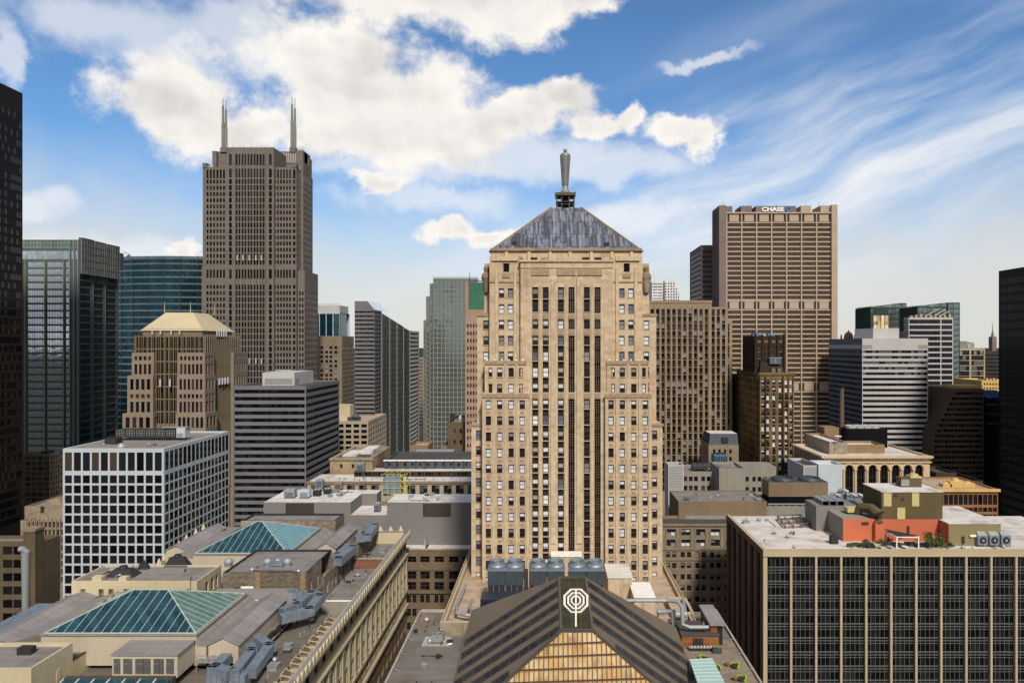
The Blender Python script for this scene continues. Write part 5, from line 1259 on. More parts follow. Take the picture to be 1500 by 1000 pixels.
def mid_left():
    # behind the grey boxes
    B = Bld('office_building', 'cream gridded building with white roof hut behind the striped black tower', 'building', (X(525, 380), 395, 0)); Y = 380; B.vis = 665
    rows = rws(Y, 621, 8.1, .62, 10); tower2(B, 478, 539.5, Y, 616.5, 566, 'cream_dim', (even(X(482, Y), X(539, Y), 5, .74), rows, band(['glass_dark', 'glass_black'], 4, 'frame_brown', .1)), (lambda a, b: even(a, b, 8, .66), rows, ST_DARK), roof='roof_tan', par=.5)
    q = MB(); q.box(X(490, 385), X(513, 385), 385, 392, 95, Z(593, 385), 'cream'); B.part(q, 'penthouse')
    q = MB(); q.box(X(508, 382), X(526, 382), 383, 386, 95.4, 97.5, 'tower_steel'); q.cyl(X(520, 382), 384, 97.5, 99.5, 2.2, 1.2, 10, 'tower_steel'); B.part(q, 'cooling_unit'); B.done()
    B = Bld('brick_building', 'tan stone attic block with flat white roof in front of the cream gridded building', 'building', (X(520, 258), 270, 0)); Y = 256; B.vis = 690
    tower2(B, 483.5, 545, Y, 670.5, 572, 'mottled_tan', (pc(Y, (500, 517), 3.6), [(Z(685.5, Y), Z(679.5, Y))], ST_DARK), None, roof='roof_dark', par=1.6, parh=1.2, pm='limestone_grey')
    q = MB(); q.box(X(482.5, Y), X(546, Y)+.3, Y-.5, Y, Z(673.5, Y), Z(671, Y), 'limestone_grey'); B.part(q, 'cornice')
    q = MB(); y = Y+10; q.box(X(500, y), X(522, y), y, y+14, 92, Z(667.5, y)+.4, 'roof_white'); q.box(X(522, y), X(540, y), y+6, y+20, 92, Z(668, y)+1.4, 'roof_white'); B.parts(q, 'roof_hatch'); B.done()
    B = Bld('flat_roof_building', 'long blue panelled rooftop storey with dark glazing and white roofs left of the limestone tower', 'building', (X(610, 262), 268, 0)); Y = 250; B.vis = 700
    tower2(B, 519, 700, Y, 690, None, 'dark_panel', ([(X(519.5, Y), X(699, Y))], [(Z(696.5, Y), Z(691.3, Y))], band(['glass_black', 'glass_dark'], 1.2, 'frame_brown', .12), 'window_band'), roof='roof_white', y1=262)
    tower2(B, 563, 700, 260, 674.5, None, 'slate_panel', (even(X(565, 260), X(700, 260), 12, .3), [(Z(682, 260), Z(678, 260))], ST_DARK), roof='roof_dark', y1=282)
    q = MB(); q.box(X(562, 260), X(701, 260), 259.6, 260.4, Z(674.8, 260), Z(673.2, 260), 'white_paint'); B.part(q, 'parapet_cap')
    q = MB()
    for i in range(10): q.box(X(567+i*14, 260), X(567.8+i*14, 260), 259.5, 260, 88, Z(674, 260), 'frame_dark', skip='N')
    B.parts(q, 'mullion'); B.done()
    u = Bld('cooling_unit', 'long low rooftop unit with a row of glass hatches in front of the fluted tower', 'roof unit', (X(635, 285), 287, 93)); Y = 285; q = MB(); q.box(X(610, Y), X(663, Y), Y, Y+5, Z(671, Y), Z(661, Y), 'frame_dark')
    u.part(q, 'body'); q = MB()
    for i in range(11): q.box(X(612+i*4.7, Y), X(615.6+i*4.7, Y), Y-.1, Y, Z(669.5, Y), Z(664, Y), 'frame_grey', skip='N')
    q.box(X(609, Y), X(664, Y), Y-.3, Y+5, Z(661.3, Y), Z(660.3, Y), 'steel'); u.parts(q, 'hatch')
    u.wall.box(X(610, Y), X(663, Y), Y+.3, Y+4.8, 88, Z(671, Y), 'frame_dark'); u.done('base')
    B = Bld('brick_building', 'small brown utility tower with black tank beside the limestone tower', 'building', (X(668, 330), 335, 0)); Y = 330; B.vis = 665
    tower2(B, 656, 682, Y, 618, None, 'tan_dim', (pc(Y, (666, 675), 3), [(Z(634, Y), Z(628, Y)), (Z(650, Y), Z(644, Y))], ST_DARK)); tower2(B, 648, 656, Y+2, 652, None, 'taupe_stone'); q = MB(); q.cyl(X(662, 332), 333, Z(618, Y), Z(606, Y), 1.1, 1.1, 10, 'charcoal'); B.part(q, 'tank')
    q = MB(); q.lathe(X(674, 332), 333, [(1.3, Z(618, Y)), (1.2, Z(613, Y)), (.5, Z(609, Y)), (0, Z(608, Y))], 10, 'steel'); B.part(q, 'vent'); B.done()
    B = Bld('brick_building', 'low tan brick hut at the end of the long rooftop unit', 'building', (X(608, 300), 305, 0)); Y = 300; tower2(B, 601, 627, Y, 652, None, 'tan_brick', (), roof='roof_tan', y1=312); B.done()
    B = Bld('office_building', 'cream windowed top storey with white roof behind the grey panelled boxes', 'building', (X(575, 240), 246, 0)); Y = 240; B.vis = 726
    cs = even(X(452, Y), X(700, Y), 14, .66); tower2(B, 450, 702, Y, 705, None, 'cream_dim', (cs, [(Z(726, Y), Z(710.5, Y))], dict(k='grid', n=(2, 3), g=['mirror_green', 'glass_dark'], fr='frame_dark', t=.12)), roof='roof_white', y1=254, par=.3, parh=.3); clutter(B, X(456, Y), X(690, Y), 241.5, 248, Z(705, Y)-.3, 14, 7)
    q = MB(); q.box(X(449, Y), X(703, Y), Y-.35, Y, Z(708.5, Y), Z(704.6, Y), 'taupe_stone', skip='N'); B.part(q, 'cornice'); B.done()
    q = MB()
    rail(q, [(X(519, 244), 244, 90), (X(700, 244), 244, 90)], 2.6, 'rust_iron', 14, .06); single(q, 'roof_frame', 'rusty steel frame rail running along the long white roof', 'railing')
    u = Bld('cooling_unit', 'grey ribbed cooling unit wrapped in yellow steel scaffold', 'roof unit', (X(578, 222), 224, 80)); Y = 221
    q = MB(); q.box(X(561, Y), X(586, Y), Y, Y+5, Z(722, Y), Z(700, Y), 'galvanised'); [q.box(X(561+i*6.2, Y)-.08, X(561+i*6.2, Y)+.08, Y-.12, Y, Z(722, Y), Z(700, Y), 'frame_grey', skip='N') for i in range(5)]; u.part(q, 'body')
    q = MB(); 
    for px in (559.5, 568, 577, 587, 595):
        for yy in (Y-.5, Y+6): q.beam((X(px, Y), yy, 78), (X(px, Y), yy, Z(693.5, Y)), .09, .09, 'yellow_paint')
    for py in (694, 704, 714, 722): q.beam((X(559, Y), Y-.5, Z(py, Y)), (X(596, Y), Y-.5, Z(py, Y)), .09, .09, 'yellow_paint'); q.beam((X(595, Y), Y-.5, Z(py, Y)), (X(595, Y), Y+6, Z(py, Y)), .09, .09, 'yellow_paint')
    for k in range(4): q.beam((X(587, Y), Y-.5, Z(694+k*8, Y)), (X(595, Y), Y-.5, Z(702+k*8, Y)), .12, .12, 'yellow_paint'); q.beam((X(561+k*7, Y), Y-.5, Z(694, Y)), (X(565+k*7, Y), Y+6, Z(694, Y)), .09, .09, 'yellow_paint')
    u.part(q, 'scaffold'); u.wall.box(X(560, Y), X(596, Y), Y-.6, Y+6.2, 76, 78, 'dark_iron'); u.done('base')
    # the two grey panelled boxes
    B = Bld('panel_building', 'left grey panelled box with notched corner, white roof and one dark louver panel', 'building', (X(450, 204), 212, 0)); Y = 204; B.vis = 800
    z1 = Z(735.4, Y); w = B.wall; x0, x1, x2 = X(386, Y), X(513.5, Y), X(567, Y); yb = 222
    w.box(x0, x1, Y, yb, 0, z1, 'grey_panel', skip='T'); w.box(x1, x2, Y, yb, 0, Z(754, Y), 'grey_panel', skip='T'); w.box(x1, X(552, 216), 216, yb, 0, z1, 'grey_panel', skip='T')
    r = MB(); r.poly([(x0, Y, z1), (x1, Y, z1), (x1, 216, z1), (X(552, 216), 216, z1), (X(552, 216), yb, z1), (x0, yb, z1)], 'roof_white'); r.build('roof', B.e); r = MB(); r.poly([(x1, Y, Z(754, Y)), (x2, Y, Z(754, Y)), (x2, 216, Z(754, Y)), (x1, 216, Z(754, Y))], 'roof_white'); r.build('roof', B.e)
    q = MB(); q.box(X(418.5, Y), X(460, Y), Y-.08, Y, Z(760, Y), Z(736.5, Y), 'dark_panel', skip='N'); B.part(q, 'louver'); clutter(B, x0+12, x1-3, 206, 220, z1, 14, 2); B.done()
    B = Bld('panel_building', 'right grey panelled box with white roof and one dark louver panel beside the tower', 'building', (X(630, 204), 210, 0)); w = B.wall
    x0, x1 = X(567, Y), X(700, Y); w.box(x0, x1, Y, 215.5, 0, z1, 'grey_panel', skip='T'); r = MB(); r.poly([(x0, Y, z1), (x1, Y, z1), (x1, 215.5, z1), (x0, 215.5, z1)], 'roof_white'); r.build('roof', B.e)
    q = MB(); q.box(X(619.5, Y), X(660.5, Y), Y-.08, Y, Z(756.5, Y), Z(737, Y), 'dark_panel', skip='N'); B.part(q, 'louver'); clutter(B, x0+3, x1-12, 205.5, 214, z1, 8, 3); B.done()
    def unit(px, py, w_, d, h, kind, lab, z=z1, cat='roof unit'):
        x, y, _ = Wp(px, py, z); u = thing('rooftop_unit', lab, cat, (x, y, z)); q = MB(); q.box(x-w_/2, x+w_/2, y, y+d, z+.5, z+h, kind); q.build('casing', u)
        l = MB()
        for a in (-1, 1): l.box(x+a*w_*.42-.08, x+a*w_*.42+.08, y+.1, y+.3, z, z+.5, 'dark_iron'); l.box(x+a*w_*.42-.08, x+a*w_*.42+.08, y+d-.3, y+d-.1, z, z+.5, 'dark_iron')
        l.build('stand', u)
        f = MB(); f.cyl(x-w_*.22, y+d/2, z+h, z+h+.35, .5, .45, 12, 'steel'); f.cyl(x+w_*.22, y+d/2, z+h, z+h+.35, .5, .45, 12, 'steel'); f.build('fan', u)
        g_ = MB(); [g_.box(x-w_*.4, x+w_*.4, y-.05, y, z+.7+i*.35, z+.85+i*.35, 'dark_iron', skip='N') for i in range(max(1, int((h-.9)/.35)))]; g_.build('grille', u)
    unit(423, 730, 3.2, 2.6, 2.6, 'steel', 'grey rooftop unit at the left end of the left panelled box'); unit(445, 730, 3.0, 2.6, 2.6, 'white_metal', 'pale rooftop unit, second from the left on the left panelled box')
    unit(463, 727, 2.2, 2, 1.9, 'charcoal', 'black rooftop unit in the middle of the left panelled box'); unit(478, 724, 2.0, 2, 1.6, 'charcoal', 'small black rooftop unit right of the other black one'); unit(467, 716.8, 2.4, 2, 3.0, 'galvanised', 'tall grey unit at the back edge of the left panelled roof'); unit(495, 718, 2.4, 2, 2.6, 'taupe_stone', 'tan roof unit right of the tall grey one')
    unit(552, 750, 1.8, 2, 2.6, 'galvanised', 'grey unit in the notch between the two panelled boxes', Z(754, Y)); unit(527, 697, 2.8, 3, 4.6, 'galvanised', 'tall silver duct unit against the dark glazed storey', 89.6)
    # brown building over the alley
    B = Bld('office_building', 'brown stone building with large dark windows beside the ornate cornice building', 'building', (X(640, 200), 202, 0)); Y = 200; B.vis = 930; z = lambda py: Z(py, Y)
    st = dict(k='grid', n=(2, 2), g=['glass_black', 'glass_dark'], fr='frame_dark', t=.12); cs = pc(Y, (582.6, 603, 622.5, 643.3, 664.6, 685), 13.6)
    x0, x1 = X(565, Y), X(700, Y)
    B.face('S', x0, x1, Y, z(866), z(803.5), cs, [(z(823.5), z(814.5)), (z(848), z(836.5)), (z(864), z(852))], 'brown_stone', .6, st)
    cs2 = [c for a, b in cs for c in ((a, (a+b)/2-.25), ((a+b)/2+.25, b))]
    B.face('S', x0, x1, Y, 0, z(866), cs2, [(z(882.5+i*20), z(871+i*20)) for i in range(6)], 'brown_stone', .5, st)
    w = B.wall; w.box(x0, x1, Y, 204, 0, z(803.5), 'brown_stone', skip='SBT'); r = MB(); r.poly([(x0, Y, z(803.5)), (x1, Y, z(803.5)), (x1, 204, z(803.5)), (x0, 204, z(803.5))], 'roof_white'); r.build('roof', B.e)
    q = MB(); q.box(x0, x1, Y-.5, Y, z(868), z(865.5), 'brown_stone', skip='N'); q.box(x0, x1, Y-.25, Y, z(834.5), z(833), 'brown_stone', skip='N'); q.box(x0, x1, Y-.2, Y, z(805), z(802.6), 'concrete', skip='N'); B.parts(q, 'ledge')
    q = MB(); q.box(X(622, Y), X(625, Y), Y-.02, Y+4, z(803.5), z(803.5)+.15, 'dark_iron'); q.box(X(618, Y), X(621.5, Y), Y+2.6, Y+3.6, z(803.5), z(793), 'steel'); B.parts(q, 'roof_vent'); B.done()
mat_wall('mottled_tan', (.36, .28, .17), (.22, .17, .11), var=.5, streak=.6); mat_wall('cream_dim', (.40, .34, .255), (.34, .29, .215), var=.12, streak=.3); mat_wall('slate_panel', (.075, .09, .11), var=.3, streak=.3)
mid_left()
def mid_right():
    B = Bld('office_building', 'taupe stone building with paired windows right of the limestone tower', 'building', (X(1020, 215), 220, 0)); Y = 215; B.vis = 960; z = lambda py: Z(py, Y); m = 'taupe_stone'
    x0, x1 = X(955, Y), X(1110, Y); st = dict(k='grid', n=(2, 2), g=['glass_dark', 'blind_grey', 'glass_dark', 'blind_pale'], fr='frame_dark', t=.14); cp = (961.5, 983, 1004.7, 1026.3, 1047.9, 1069.5, 1091)
    B.face('S', x0, x1, Y, z(803), z(767.5), pc(Y, cp, 13), [(z(784), z(774.5)), (z(799.5), z(790))], m, .5, st)
    c2 = [c for p in cp for c in pc(Y, (p-4.6, p+4.6), 6.2)]
    B.face('S', x0, x1, Y, 0, z(803), c2, [(z(816), z(808))]+[(z(832+16.4*i), z(824+16.4*i)) for i in range(9)], m, .4, ST_SASHD)
    B.shell(x0, x1, Y, 226, 0, z(767.5), m, skip='SB', roof='roof_dark', par=.5)
    q = MB(); q.box(x0, x1, Y-.5, Y, z(769.5), z(767), m, skip='N'); q.box(x0, x1, Y-.3, Y, z(805), z(803), m, skip='N'); q.box(x0, x1, Y-.3, Y, z(820), z(818), m, skip='N')
    for p in cp: q.box(X(p-8.6, Y), X(p-7.2, Y), Y-.22, Y, z(802.9), z(769.6), m, skip='N'); q.box(X(p+7.2, Y), X(p+8.6, Y), Y-.22, Y, z(802.9), z(769.6), m, skip='N')
    B.parts(q, 'ledge'); B.done()
    B = Bld('flat_roof_building', 'windowless tan metal clad block with flat gravel roof', 'building', (X(1058, 225), 232, 0)); Y = 225; B.vis = 770
    tower2(B, 994, 1123.6, Y, 734.5, 980.5, 'brown_metal', None, None, roof='roof_grey', par=.5, parh=.4)
    q = MB(); q.box(X(1004.5, Y), X(1062, Y), Y-.08, Y, Z(764, Y), Z(755, Y), 'frame_grey', skip='N'); B.part(q, 'metal_strip')
    q = MB(); y = Y+3; q.box(X(1003, y), X(1010, y), y, y+1.6, Z(735, Y), Z(735, Y)+.5, 'glass_sky'); q.box(X(1108, y), X(1115, y), y, y+1.6, Z(735, Y), Z(735, Y)+.5, 'steel'); B.parts(q, 'roof_hatch'); clutter(B, X(1000, Y), X(1118, Y), 227, 238, Z(734.5, Y)-.4, 12, 4); B.done()
    B = Bld('louvered_plant_room', 'upright pale louvered plant room with dark roof next to the limestone tower', 'plant room', (X(990, 250), 255, 0)); Y = 250; tower2(B, 979, 1001.5, Y, 680.6, 974.5, 'pale_panel', roof='roof_dark')
    q = MB(); [q.box(X(980.5, Y), X(1000, Y), Y-.1, Y, Z(683.6+i*2.3, Y), Z(682.4+i*2.3, Y), 'frame_grey', skip='N') for i in range(15)]; B.part(q, 'louver'); B.done()
    B = Bld('office_building', 'low grey stone building with two rows of small windows behind the tan metal block', 'building', (X(1027, 262), 268, 0)); Y = 262; tower2(B, 1001, 1053, Y, 690.5, None, 'concrete_wall', (pc(Y, (1004, 1012, 1019.5, 1030, 1038), 5.4), [(Z(704.5, Y), Z(697.5, Y)), (Z(718, Y), Z(711, Y))], ST_DARK), roof='roof_grey', y1=278)
    q = MB(); y = 266; [q.cyl(X(1020+i*7, y), y+3, Z(690.5, Y), Z(690.5, Y)+2, 1.6, 1.4, 12, 'tower_steel') for i in range(3)]; q.box(X(1016, y), X(1038, y), y+1, y+5, Z(690.5, Y), Z(690.5, Y)+1, 'dark_panel'); B.parts(q, 'roof_fan'); B.done()
    B = Bld('flat_roof_building', 'plain grey metal block with flat tan roof, left of the twin fan cooling plant', 'plant building', (X(1072, 254), 260, 0)); Y = 254; tower2(B, 1053.4, 1091.5, Y, 685.5, 1045, 'concrete_wall', roof='roof_grey', y1=268); clutter(B, X(1055, Y), X(1090, Y), 256, 266, Z(685.5, Y)-.9, 6, 6); B.done()
    B = Bld('office_building', 'low pale building with square windows behind the twin fan cooling plant', 'building', (X(1114, 258), 264, 0)); Y = 258; tower2(B, 1091.5, 1137, Y, 692, None, 'concrete_wall', (pc(Y, (1094.5, 1104.5, 1112.5, 1121, 1130), 5), [(Z(705, Y), Z(698, Y)), (Z(720, Y), Z(713, Y))], ST_DARK), roof='roof_grey', y1=272); B.wall.box(X(1088, Y+1), X(1137, Y+1), Y+1, 270, 80, Z(684, Y), 'concrete_wall'); B.done()
    B = Bld('cooling_plant', 'brown panelled cooling plant with two big round fans on a dark base', 'plant building', (X(1170, 228), 233, 0)); Y = 228; z = lambda py: Z(py, Y); y1 = deep(Y, 1126, 1115.5); w = B.wall
    w.box(X(1126, Y), X(1213, Y), Y, y1, z(727), z(706), 'brown_metal', skip='T'); w.box(X(1127, Y), X(1212, Y), Y+.5, y1, 0, z(727), 'black_metal', skip='T'); r = MB(); r.box(X(1126, Y)+.3, X(1213, Y)-.3, Y+.3, y1-.3, z(712), z(707), 'tower_steel'); r.build('roof', B.e)
    f = MB()
    for px in (1147, 1186): f.lathe(X(px, Y+5), Y+5, [(3.6, z(707)), (3.7, z(706)), (3.5, z(703)), (3.2, z(703)), (3.3, z(705)), (.8, z(705)), (.6, z(704)), (0, z(704))], 24, 'tower_steel')
    B.parts(f, 'fan', smooth=True); q = MB(); [q.beam((X(1126+i*9.6, Y), Y-.8, z(745)), (X(1126+i*9.6, Y), Y-.8, z(737)), .25, .25, 'steel') for i in range(10)]; q.beam((X(1124, Y), Y-.8, z(737)), (X(1214, Y), Y-.8, z(737)), .3, .4, 'steel'); q.beam((X(1124, Y), Y-.8, z(742)), (X(1214, Y), Y-.8, z(742)), .25, .3, 'steel'); B.part(q, 'railing'); B.done()
    B = Bld('louvered_plant_room', 'dark roofed metal plant room with louvered end before the arched building', 'plant room', (X(1187, 242), 250, 0)); Y = 242; tower2(B, 1177, 1199, Y, 681.5, 1154, 'pale_panel', roof='roof_dark'); q = MB(); [q.box(X(1178.5, Y), X(1198, Y), Y-.1, Y, Z(684.4+i*2.2, Y), Z(683.3+i*2.2, Y), 'frame_grey', skip='N') for i in range(16)]; B.part(q, 'louver')
    q = MB(); yy = deep(Y, 1177, 1154); [q.box(X(1177, Y)-.12, X(1177, Y), Y+1+i*2.2, Y+1.3+i*2.2, 80, Z(682, Y), 'frame_grey', skip='E') for i in range(int((yy-Y-1)/2.2))]; B.parts(q, 'seam'); B.done()
    B = Bld('plant_room', 'blank white metal plant room right of the louvered one', 'plant room', (X(1216, 240), 246, 0)); tower2(B, 1199, 1234, 241, 680, None, 'white_metal', roof='roof_white', y1=250); B.done()
    B = Bld('flat_roof_building', 'low grey roof crowded with silver ducts left of the olive penthouse', 'building', (X(1245, 226), 230, 0)); Y = 226; tower2(B, 1110, 1290, Y, 741, None, 'concrete_wall', roof='roof_grey', y1=244); clutter(B, X(1215, Y), X(1285, Y), 227, 241, Z(741, Y)-.9, 16, 5); B.done()
    Z0 = Z(741, Y)
    for i, (px, py, h, lab) in enumerate(((1222, 738, 2.2, 'silver duct fan nearest the white plant room'), (1234, 735, 3, 'tall silver duct left of the olive penthouse'), (1246, 737, 2, 'squat silver duct left of the olive penthouse'), (1257, 736, 1.6, 'low silver duct touching the olive penthouse'))):
        x, y, _ = Wp(px, py, Z0); u = thing('duct_unit', lab, 'roof unit', (x, y, Z0)); q = MB(); q.box(x-1.2, x+1.2, y, y+2.4, Z0, Z0+h, 'galvanised'); q.build('casing', u); q = MB(); q.tube([(x-.6, y+1, Z0+h), (x-.6, y+1, Z0+h+.8), (x+.6, y, Z0+h+1.2), (x+1.8, y-.6, Z0+h+.6)], .5, 'steel'); q.build('pipe', u)
    B = Bld('mansard_building', 'small tan building with dark slate mansard roof before the ribbed stone block', 'building', (X(1055, 300), 308, 0)); Y = 300; tower2(B, 1038, 1082, Y, 651.5, 1024, 'taupe_stone', (pc(Y, (1046, 1054, 1062, 1070), 3.5), [(Z(664, Y), Z(658, Y)), (Z(675, Y), Z(669, Y))], ST_DARK), roof='roof_dark', y1=316)
    q = MB(); x0, x1 = X(1038, Y)+.3, X(1082, Y); q.solid([(x0, Y+.5, Z(651.5, Y)), (x1, Y+.5, Z(651.5, Y)), (x1, 315, Z(651.5, Y)), (x0, 315, Z(651.5, Y))], [(x0+.8, Y+2, Z(636, Y)), (x1, Y+2, Z(636, Y)), (x1, 314, Z(636, Y)), (x0+.8, 314, Z(636, Y))], 'slate_panel'); q.box(X(1058, Y), X(1067, Y), Y+.2, Y+2, Z(648, Y), Z(641, Y), 'charcoal'); q.poly([(x0+1, Y+2.2, Z(635.8, Y)), (x1, Y+2.2, Z(635.8, Y)), (x1, 313, Z(635.8, Y)), (x0+1, 313, Z(635.8, Y))], 'roof_white'); B.part(q, 'mansard'); B.done()
    q = MB(); Y = 284; q.box(X(1046, Y), X(1066, Y), Y, Y+5, Z(680, Y), Z(666, Y), 'blue_unit'); [q.cyl(X(1050+i*6, Y), Y+2.4, Z(666, Y), Z(664, Y), 1.1, 1, 12, 'charcoal') for i in range(3)]; [q.box(X(1046.5+i*3.3, Y), X(1048.5+i*3.3, Y), Y-.1, Y, Z(679, Y), Z(668, Y), 'charcoal', skip='N') for i in range(6)]; q.box(X(1044, Y), X(1068, Y), Y-.5, Y+6, 80, Z(680, Y), 'dark_panel'); single(q, 'cooling_unit', 'dark blue cooling unit at the foot of the slate mansard building', 'roof unit')
    # arcaded building
    B = Bld('arcaded_building', 'cream stone building with a row of tall round arches under a deep cornice', 'building', (X(1285, 260), 275, 0)); Y = 260; B.vis = 712; m = 'cream_stone'; z = lambda py: Z(py, Y); y1 = deep(Y, 1206, 1163)
    x0, x1 = X(1206, Y), X(1362, Y); ac = [1227+17.05*i for i in range(8)]; hw = 6; top, bot = 681, 730
    # arch wall: flat strips between openings and stepped voussoir fill above each
    w = B.wall; zt, zb = z(top), z(bot); r = X(VX+hw, Y); zs = zt-r; xs = [X(c, Y) for c in ac]; u = x0
    w.poly([(x0, Y, zt), (x1, Y, zt), (x1, Y, z(671)), (x0, Y, z(671))], m)
    for xc in xs:
        w.poly([(u, Y, 0), (xc-r, Y, 0), (xc-r, Y, zt), (u, Y, zt)], m); u = xc+r
        n = 8; A = [(xc-r*math.cos(math.pi*i/n), zs+r*math.sin(math.pi*i/n)) for i in range(n+1)]
        for (a, b), (c, d) in zip(A, A[1:]): w.poly([(a, Y, b), (c, Y, d), (c, Y, zt), (a, Y, zt)], m); w.poly([(a, Y, b), (c, Y, d), (c, Y+1.2, d), (a, Y+1.2, b)], m)
        for s in (-1, 1): w.poly([(xc+s*r, Y, zb), (xc+s*r, Y, zs), (xc+s*r, Y+1.2, zs), (xc+s*r, Y+1.2, zb)], m)
        w.poly([(xc-r, Y, 0), (xc+r, Y, 0), (xc+r, Y, zb), (xc-r, Y, zb)], m)
        B.addwin(dict(k='arch', g=['glass_black'], fr='frame_dark'), 'arched_window', (xc, Y+1.1, (zt+zb)/2), 'S', 2*r, zt-zb)
        k = MB(); n = 12; R1, R2 = r+.25, r+.75
        for i in range(n):
            a0, a1 = math.pi*i/n, math.pi*(i+1)/n; P = [(xc+q*math.cos(a), zs+q*math.sin(a)) for q, a in ((R1, a0), (R2, a0), (R2, a1), (R1, a1))]
            k.solid([(p[0], Y-.25, p[1]) for p in P], [(p[0], Y, p[1]) for p in P], m)
        k.v, k.f = k.v, k.f; B.part(k, 'archivolt')
    w.poly([(u, Y, 0), (x1, Y, 0), (x1, Y, zt), (u, Y, zt)], m)
    q = MB()
    for a, b in zip(ac, ac[1:]): c = X((a+b)/2, Y); q.cyl(c, Y-.2, 40, zs-.2, .38, .34, 10, m); q.box(c-.6, c+.6, Y-.6, Y, zs-.2, zs+.3, m)
    B.parts(q, 'column')
    q = MB(); q.box(x0-1.2, x1+.6, Y-1.5, Y, z(670), z(667), m); q.box(x0-.5, x1+.4, Y-.6, Y, z(677.5), z(675.5), m, skip='N'); q.box(x0-1.2, x0, Y, y1, z(670), z(667), 'cream_stone'); [q.box(x, x+.4, Y-1.2, Y, z(672.2), z(670), m, skip='N') for x in [x0+i*1.05 for i in range(39)]]
    B.parts(q, 'cornice')
    B.face('W', Y, y1, x0, 0, z(671), even(Y, y1, 9, .4), [(z(712), z(684))], 'limestone_grey', .4, ST_DARK); B.shell(x0, x1, Y, y1, z(671), z(667)+.01, m, skip='B', roof='roof_white', par=.6); w.box(x0, x1, Y+2, y1, 0, z(671), m, skip='SWB')
    B.done()
    zr = z(667)-.9
    B = Bld('roof_house', 'tan brick rooftop house with white roof on the arcaded building', 'penthouse', (X(1250, 275), 280, zr)); Y = 268; tower2(B, 1215, 1241, Y, 647, 1178, 'mottled_brick', zb=zr, roof='roof_white'); tower2(B, 1241, 1296, Y+3, 651, None, 'tan_brick', zb=zr, roof='roof_white', y1=Y+14); B.done()
    q = MB(); Y = 286; q.box(X(1243, Y), X(1300, Y), Y, Y+9, zr, Z(628, Y), 'black_metal'); [q.lathe(X(1252+i*11.5, Y), Y+4, [(2.2, Z(628, Y)), (2.3, Z(624, Y)), (1.8, Z(624, Y)), (.4, Z(626, Y))], 14, 'pale_panel') for i in range(4)]; single(q, 'cooling_plant', 'black cooling plant with four pale fans on the arcaded building roof', 'roof unit')
    q = MB(); Y = 292; q.box(X(1208, Y), X(1229, Y), Y, Y+8, zr, Z(626, Y), 'tan_brick'); single(q, 'roof_hut', 'square tan brick hut beside the tall brown chimney', 'roof hut')
    q = MB(); Y = 292; q.cyl(X(1236, Y), Y+2, zr, Z(567, Y), 1.0, .85, 12, 'rust_iron'); q.cyl(X(1236, Y), Y+2, Z(569, Y), Z(567, Y), 1.05, 1.05, 12, 'dark_iron'); single(q, 'chimney', 'tall thin brown chimney in front of the striped tower', 'chimney')
    q = MB(); Y = 266; x = X(1228, Y); q.lathe(x, Y, [(0, Z(647, Y)+1.6), (.8, Z(647, Y)+1.75), (1.4, Z(647, Y)+2.3), (1.3, Z(647, Y)+2.3), (.7, Z(647, Y)+1.9), (0, Z(647, Y)+1.75)], 16, 'white_paint'); q.cyl(x, Y, Z(647, Y)-2.5, Z(647, Y)+1.7, .12, .12, 6, 'steel'); single(q, 'satellite_dish', 'white dish on the arcaded building rooftop', 'dish')
    # warm terracotta building
    B = Bld('terracotta_building', 'orange terracotta building with sunlit roof left of the black right tower', 'building', (X(1420, 232), 240, 0)); Y = 225; B.vis = 765
    tower2(B, 1372, 1462, Y, 716, None, 'terracotta', (even(X(1375, Y), X(1461, Y), 12, .86), rws(Y, 722, 0, 0, 0)+[(Z(739, Y), Z(724, Y)), (Z(749.5, Y), Z(743, Y)), (Z(760, Y), Z(753, Y)), (Z(771, Y), Z(764, Y))], ST_DARK), roof='roof_tan', y1=246, par=.8, parh=.5)
    q = MB(); q.box(X(1372, Y), X(1462, Y)+.4, Y-.7, Y, Z(719.5, Y), Z(715.5, Y), 'gold_stone'); B.part(q, 'cornice'); B.done()
    for i, (px, w_, h, lab) in enumerate(((1388, 3, 1, 'low tan hatch at the left end of the terracotta building roof'), (1402, 4.5, 2.2, 'tall domed tan vent in the middle of the terracotta building roof'), (1420, 4, 1.2, 'long tan hatch right of the domed vent'))):
        x, y, _ = Wp(px, 711, Z(716, Y)); q = MB(); q.box(x-w_/2, x+w_/2, y, y+2.5, Z(716, Y)-.5, Z(716, Y)+h*.6, 'gold_stone'); q.lathe(x, y+1.2, [(w_*.3, Z(716, Y)+h*.6), (w_*.2, Z(716, Y)+h), (0, Z(716, Y)+h*1.1)], 12, 'gold_stone'); single(q, 'roof_hatch', lab, 'roof hatch')
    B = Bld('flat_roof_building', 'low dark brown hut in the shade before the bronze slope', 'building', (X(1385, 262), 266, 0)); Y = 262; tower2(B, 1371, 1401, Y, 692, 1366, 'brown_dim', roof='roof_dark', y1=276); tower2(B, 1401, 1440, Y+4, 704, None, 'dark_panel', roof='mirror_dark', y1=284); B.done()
mat_wall('concrete_wall', (.27, .255, .225), (.23, .215, .19), var=.12, streak=.35); mat_wall('cream_stone', (.60, .47, .32), (.52, .40, .27), var=.2, streak=.2)
mid_right()
